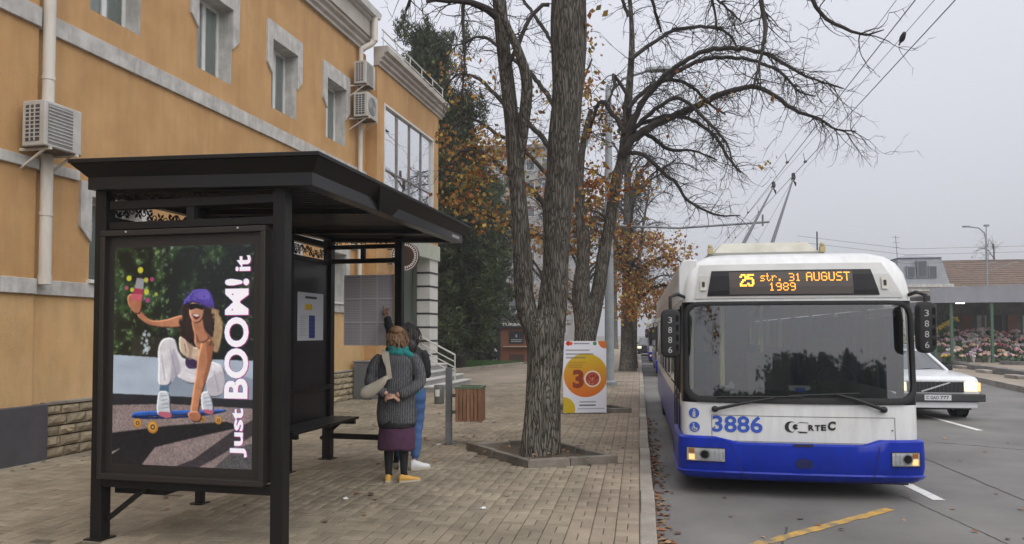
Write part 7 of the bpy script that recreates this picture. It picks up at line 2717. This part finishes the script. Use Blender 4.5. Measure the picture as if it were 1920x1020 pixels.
bw.build('back_wall', mat('stall back', (.075, .072, .064), .8, (.15, .145, .13), 1.5), st)
for k in range(7):
    MB().box(3.2 + k * .8, 3.7 + k * .8, 6.52, 6.595, 1.3, 2.5).build('display_frame', [M_dark, M_kb, M_trim][k % 3], st)
MB().box(2.35, 2.75, 3.0, 3.1, 3.05, 3.2).build('lit_lamp', mat('lit stall lamp', (.9, .85, .6), .4, emit=(1, .9, .6), estr=5), st)
for k in range(5):
    MB().box(.9, 9, 1.1 + k * .62, 1.1 + (k + 1) * .62, 0, .16 + .26 * k).build('display_step', mat('step board', (.16, .14, .12), .8), st)
ps = MB()
tree_c = Vector((1.35, 4.3, 0))
mt = thing('potted_shrub', 'dark green bushy shrub standing inside the flower stall', 'shrub', Vector((14.4, 40, .2)) + tree_c, 0)
pos = RNG.normal(0, 1, (900, 3)) * np.array([.50, .4, .62]) + np.array([0, 0, 1.5])
leaf_mesh('shrub_leaves', pos, .2, mt, (0, 0, 0), (1, 1), [mat('shrub leaf', (.03, .07, .03), .7, island=.4), mat('shrub leaf light', (.06, .11, .05), .7, island=.4)])
MB().tube([(0, 0, 0), (.03, 0, .8), (0, 0, 1.6)], .05, 6).build('stem', M_bark2, mt)

FLK = {'pink': ((.50, .26, .28), (.60, .40, .40)), 'white': ((.58, .54, .50), (.52, .44, .42)), 'mauve': ((.36, .22, .32), (.50, .34, .42)), 'yellow': ((.62, .40, .03), (.66, .52, .10)), 'peach': ((.58, .36, .24), (.62, .47, .36)), 'crimson': ((.26, .05, .08), (.36, .10, .12))}
protos = {}
M_stem = mat('bouquet green', (.05, .10, .035), .8)
for k, (c1, c2) in FLK.items():
    bm_ = MB()
    random.seed(hash(k) % 1000 if False else sum(map(ord, k)))
    for i in range(26):
        d = rnd_dir(); d.z = abs(d.z) * .7 + .15
        c = Vector((d.x * .17, d.y * .17, .30 + d.z * .14))
        bm_.cur = i % 2
        bm_.ball(c, random.uniform(.035, .055), n=6, m=4)
    bm_.cur = 2
    bm_.lathe([(.05, 0), (.06, .1), (.14, .27), (.15, .30)], 9)
    me = None
    o = bm_.build('bouquet', [mat(k + ' flower a', c1, .8), mat(k + ' flower b', c2, .8), M_stem if k != 'white' else mat('paper wrap', (.5, .48, .44), .8)], smooth=50)
    protos[k] = o
first = {k: True for k in FLK}
random.seed(77)
def bouquet(kind, x, y, z, s=1.0, where='front row'):
    o = protos[kind] if first[kind] else protos[kind].copy()
    if not first[kind]:
        COL.objects.link(o)
    first[kind] = False
    o.location = (14.4 + x, 40 + y, .2 + z)
    o.rotation_euler = (random.uniform(-.25, .05), random.uniform(-.15, .15), random.uniform(0, 6))
    o.scale = (s, s, s)
    desc = {'pink': 'pink bouquet', 'white': 'white paper-wrapped bouquet', 'mauve': 'mauve bouquet', 'yellow': 'bright yellow chrysanthemum bunch', 'peach': 'peach coloured bouquet', 'crimson': 'dark crimson bouquet'}[kind]
    tag(o, desc + ' in the ' + where + ' of the flower stall', 'bouquet', kind + ' bouquets in the ' + where)
for k in range(5):
    n = 21
    for i in range(n):
        x = 1.05 + 7.2 * (i + random.uniform(.1, .9)) / n
        kind = random.choices(['pink', 'white', 'mauve', 'peach', 'crimson'], [4, 3, 2, 3, 2 if k > 2 else .4])[0]
        bouquet(kind, x, 1.35 + k * .62 + random.uniform(-.15, .15), .16 + .26 * k, random.uniform(.85, 1.35), ('lowest stepped row', 'second stepped row', 'third stepped row', 'fourth stepped row', 'topmost stepped row')[k])
for i in range(22):
    bouquet(random.choice(['pink', 'white', 'peach', 'mauve']), .95 + i * .33 + random.uniform(-.1, .1), .75 + random.uniform(-.2, .1), 0, random.uniform(.8, 1.1), 'front row on the ground')
for i in range(9):
    bouquet('yellow', 1.3 + i * .14, 3.3 + random.uniform(-.2, .2), 1.15 + .09 * i, 1.1, 'high slanting bank at the left')
for i in range(3):
    bouquet('yellow', .85 + i * .15, .6, 0, .9, 'front row on the ground')
mb = MB()
tr_ = thing('tree_stump_bed', 'low round bed of dark plants at the foot of the stall post', 'plant bed', (17.6, 38.3, .2), 0)
MB().lathe([(.8, 0), (.8, .14), (.7, .16), (.0, .15)], 16).build('bed_edge', mat('dark concrete', (.11, .105, .095), .9), tr_)
leaf_mesh('bed_leaves', RNG.normal(0, 1, (260, 3)) * np.array([.4, .35, .08]) + np.array([0, 0, .25]), .16, tr_, (0, 0, 0), (1, 1), [MATS['shrub leaf'], MATS['shrub leaf light']])

# old building with a tin mansard, tiled roof behind it
ob = thing('old_building', 'old beige building with a grey tin mansard and long brown tiled roof', 'building', (18.6, 58, 0), 0)
M_ob = mat('beige old render', (.37, .34, .27), .9, (.46, .43, .36), .8, detail=8)
M_tin = mat('grey tin', (.20, .215, .24), .5, (.25, .265, .29), 1.5)
M_tile = mat('brown roof tile', (.115, .078, .058), .85, (.175, .122, .092), 3, detail=8)
MB().box(0, 3.4, 0, 8, 0, 5.0).build('wall', M_ob, ob)
MB().box(3.4, 20, .6, 8, 0, 4.9).build('wall', M_ob, ob)
MB().box(-.25, 3.75, -.3, 8, 5.0, 5.22).box(-.15, 3.6, -.16, 8, 4.72, 4.998).build('cornice', M_trim, ob)
MB().loft([[Vector((-.1, -.1, 5.22)), Vector((3.55, -.1, 5.22)), Vector((3.55, 5, 5.22)), Vector((-.1, 5, 5.22))], [Vector((.25, .35, 7.2)), Vector((3.15, .35, 7.2)), Vector((3.15, 4.6, 7.2)), Vector((.25, 4.6, 7.2))]]).loft([[Vector((.15, .2, 7.2)), Vector((3.25, .2, 7.2)), Vector((3.25, 4.7, 7.2)), Vector((.15, 4.7, 7.2))], [Vector((1.4, 2.2, 7.6)), Vector((1.9, 2.2, 7.6)), Vector((1.9, 2.6, 7.6)), Vector((1.4, 2.6, 7.6))]]).build('mansard', M_tin, ob)
for x, w_, h_ in ((.75, .45, .7), (1.45, .55, 1.1), (2.2, .45, .7)):
    f = MB().box(x - .06, x + w_ + .06, -.12, .4, 5.72, 5.8 + h_ + .06).build('dormer_window', M_tin, ob)
    MB().box(x, x + w_, -.14, -.121, 5.78, 5.8 + h_).build('pane', mat('far pane', (.08, .09, .10), .15), f)
rfm = MB()
rows = 12
for k in range(rows):
    a, b = k / rows, (k + 1) / rows
    y0, y1 = .2 + 4 * a, .2 + 4 * b; z0, z1 = 5.05 + 2.2 * a, 5.05 + 2.2 * b
    rfm.loft([[Vector((3.0, y0, z0)), Vector((3.0, y1, z1)), Vector((3.0, y0, z0 + .07))], [Vector((21, y0, z0)), Vector((21, y1, z1)), Vector((21, y0, z0 + .07))]])
rfm.build('tiled_roof', M_tile, ob)
MB().box(3.0, 21, 4.15, 4.5, 7.2, 7.32).build('ridge', M_tile, ob)
MB().box(3.2, 21, .1, .3, 4.9, 5.05).build('gutter', M_trim, ob)
for x in (.6, 2.0):
    f = MB().box(x, x + 1.0, -.05, .0 - .001, 1.4, 4.0).build('window', M_trim, ob)
    MB().box(x + .12, x + .88, -.07, -.051, 1.5, 3.9).build('pane', mat('far pane', (.08, .09, .10), .15), f)
MB().bar((.55, 1.5, 7.3), (.45, 1.5, 9.0), .04).bar((.15, 1.5, 8.9), (.75, 1.5, 8.85), .025).bar((.25, 1.5, 8.5), (.75, 1.5, 8.45), .025).bar((.3, 1.5, 8.1), (.7, 1.5, 8.1), .025).build('aerial', M_greymetal, ob)
b2 = thing('corner_house', 'pale yellowish house wall just visible behind the right mirror of the trolleybus', 'building', (15.6, 62, 0), 0)
MB().box(0, 2.6, 0, 6, 0, 5.2).build('wall', M_ob, b2)
MB().box(-.2, 2.75, -.25, 6, 5.2, 5.5).build('cornice', M_trim, b2)
f = MB().box(.8, 1.7, -.05, -.001, 1.6, 3.6).build('window', M_trim, b2)
MB().box(.9, 1.6, -.07, -.051, 1.7, 3.5).build('pane', MATS['far pane'], f)

lp = thing('street_lamp', 'slim street lamp with a curved arm standing over the tiled roof across the road', 'street lamp', (24.0, 56.5, .2), 0)
MB().lathe([(.13, 0), (.10, 3), (.055, 8.0)], 10).tube([(0, 0, 8.0), (-.1, 0, 8.5), (-.45, 0, 8.85), (-1.1, 0, 8.95)], .045, 7).tube([(0, 0, 7.0), (.02, 0, 9.0)], .03, 6).build('pole_shaft', M_pole, lp, smooth=60)
MB().box(-1.5, -1.05, -.12, .12, 8.92, 9.02).box(-.12, .2, -.1, .1, 8.95, 9.08).build('lamp_head', M_pole, lp, bevel=.02)
MB().tube([(0, 0, 5.8), (3, 0, 6.8)], .03, 5).tube([(-.3, 0, 6.4), (.6, 0, 6.4)], .03, 5).build('stay', M_greymetal, lp)
for k, (z, x1) in enumerate(((6.9, 30), (7.3, 30), (6.3, 30))):
    o = MB().tube([(10.5, 52, z + .9), (18, 54, z + .1), (x1, 57, z + .5)], .012, 4).build('cable', M_wire)
    tag(o, ['middle', 'highest', 'lowest'][k] + ' thin cable strung over the tiled roof', 'cable', 'cables over the tiled roof')
row_tree('small bare tree top peeping over the tiled roof', (29.5, 68, 0), 9.2, 61, [], nbr=10, ntw=160, r0=.2, spread=2.4, group='misty trees far up the street')

# ================================================================== behind the camera (seen only in the glass)
hd = thing('street_tree', 'bare street tree on the pavement behind the viewpoint, mirrored in the windscreen', 'tree', tuple(tree2.location), 0, 'bare chestnut trees along the pavement')
for c in list(tree2.children):
    k = c.copy(); COL.objects.link(k); k.parent = hd
hd.location = (-1.3, -7.5, 0); hd.rotation_euler.z = R(200)
pos = []
core = MB()
for k in range(64):
    c = np.array([-14 + 48 * (k + RNG.random()) / 64, RNG.uniform(-56, -48), 0])
    hgt = (RNG.uniform(7.0, 9.0) if c[0] > 8 else RNG.uniform(4.0, 5.5))
    core.ball((c[0], c[1], hgt * .45), 2.0, 1.6, hgt * .52, n=12, m=9, bump=.35, seed=k)
    pos.append(c + RNG.normal(0, 1, (260, 3)) * np.array([1.5, 1.2, .0]) + np.stack([np.zeros(260), np.zeros(260), hgt * np.sqrt(RNG.uniform(0, 1, 260))], 1))
o = leaf_mesh('distant_trees', np.concatenate(pos), .5, None, (0, 0, 0), (1, 1), [MATS['shrub leaf'], MATS['pine needle dark']])
co_ = core.build('tree_mass', MATS['pine needle dark'], o, smooth=60, kind='stuff')
o['label'] = 'belt of dark trees behind the viewpoint'

# fallen leaves: gutter, round the tree, scattered
P = []
n = 420; P.append(np.stack([.15 + np.abs(RNG.normal(0, .07, n)), RNG.uniform(3.5, 16, n), np.full(n, -.143)], 1))
n = 130; P.append(np.stack([RNG.uniform(-2.2, -.4, n), RNG.uniform(9.2, 10.9, n), np.full(n, .075)], 1)[[inside([(p[0] * .8 - .27, p[1] * .8 + 2.0) for p in TREE_BOX], x, y) for x, y in zip(RNG.uniform(-2.2, -.4, n), RNG.uniform(9.2, 10.9, n))]])
n = 75; P.append(np.stack([RNG.uniform(-7, -.1, n), RNG.uniform(5, 20, n), np.full(n, .006)], 1))
n = 60; P.append(np.stack([RNG.normal(-2.9, .5, n), RNG.normal(11.2, .9, n), np.full(n, .006)], 1))
n = 80; P.append(np.stack([-7.85 + .065 * 4 + np.abs(RNG.normal(.3, .2, n)) + np.linspace(-.15, .6, n), np.linspace(6, 18, n), np.full(n, .006)], 1))
n = 60; P.append(np.stack([RNG.uniform(.2, 6, n), RNG.uniform(5, 14, n), np.full(n, -.143)], 1))
o = leaf_mesh('fallen_leaves', np.concatenate(P), .075, None, (0, 0, 0), (3, 3, 2), M_fall, flat=True)
o['label'] = 'fallen brown leaves in the gutter and on the paving'
# crumpled paper scraps
for px_, py_ in ((648, 937), (822, 742 + 93), (905, 955)):
    q = on_z(px_, py_)
    b = MB(); b.ball((0, 0, .012), .035, .03, .012, n=7, m=5, bump=.9, seed=px_)
    o = b.build('paper_scrap', M_white, loc=q)
    tag(o, {648: 'white paper scrap on the paving in front of the older woman', 822: 'white paper scrap near the bin post', 905: 'white paper scrap on the paving below the tree surround'}[px_], 'litter', 'paper scraps on the paving')

# ================================================================== mist
MB().box(-70, 80, -62, 135, -1.3, 27.5).build('haze', MATS.get('mist') or bpy.data.materials.new('mist'), kind='stuff')
hm = bpy.data.objects['haze'].data.materials[0]
hm.use_nodes = True
hm.node_tree.nodes.clear()
ho = hm.node_tree.nodes.new('ShaderNodeOutputMaterial')
pv = hm.node_tree.nodes.new('ShaderNodeVolumePrincipled')
pv.inputs['Color'].default_value = (.90, .91, .95, 1)
pv.inputs['Density'].default_value = .0012
pv.inputs['Anisotropy'].default_value = .2
hm.node_tree.links.new(pv.outputs[0], ho.inputs['Volume'])
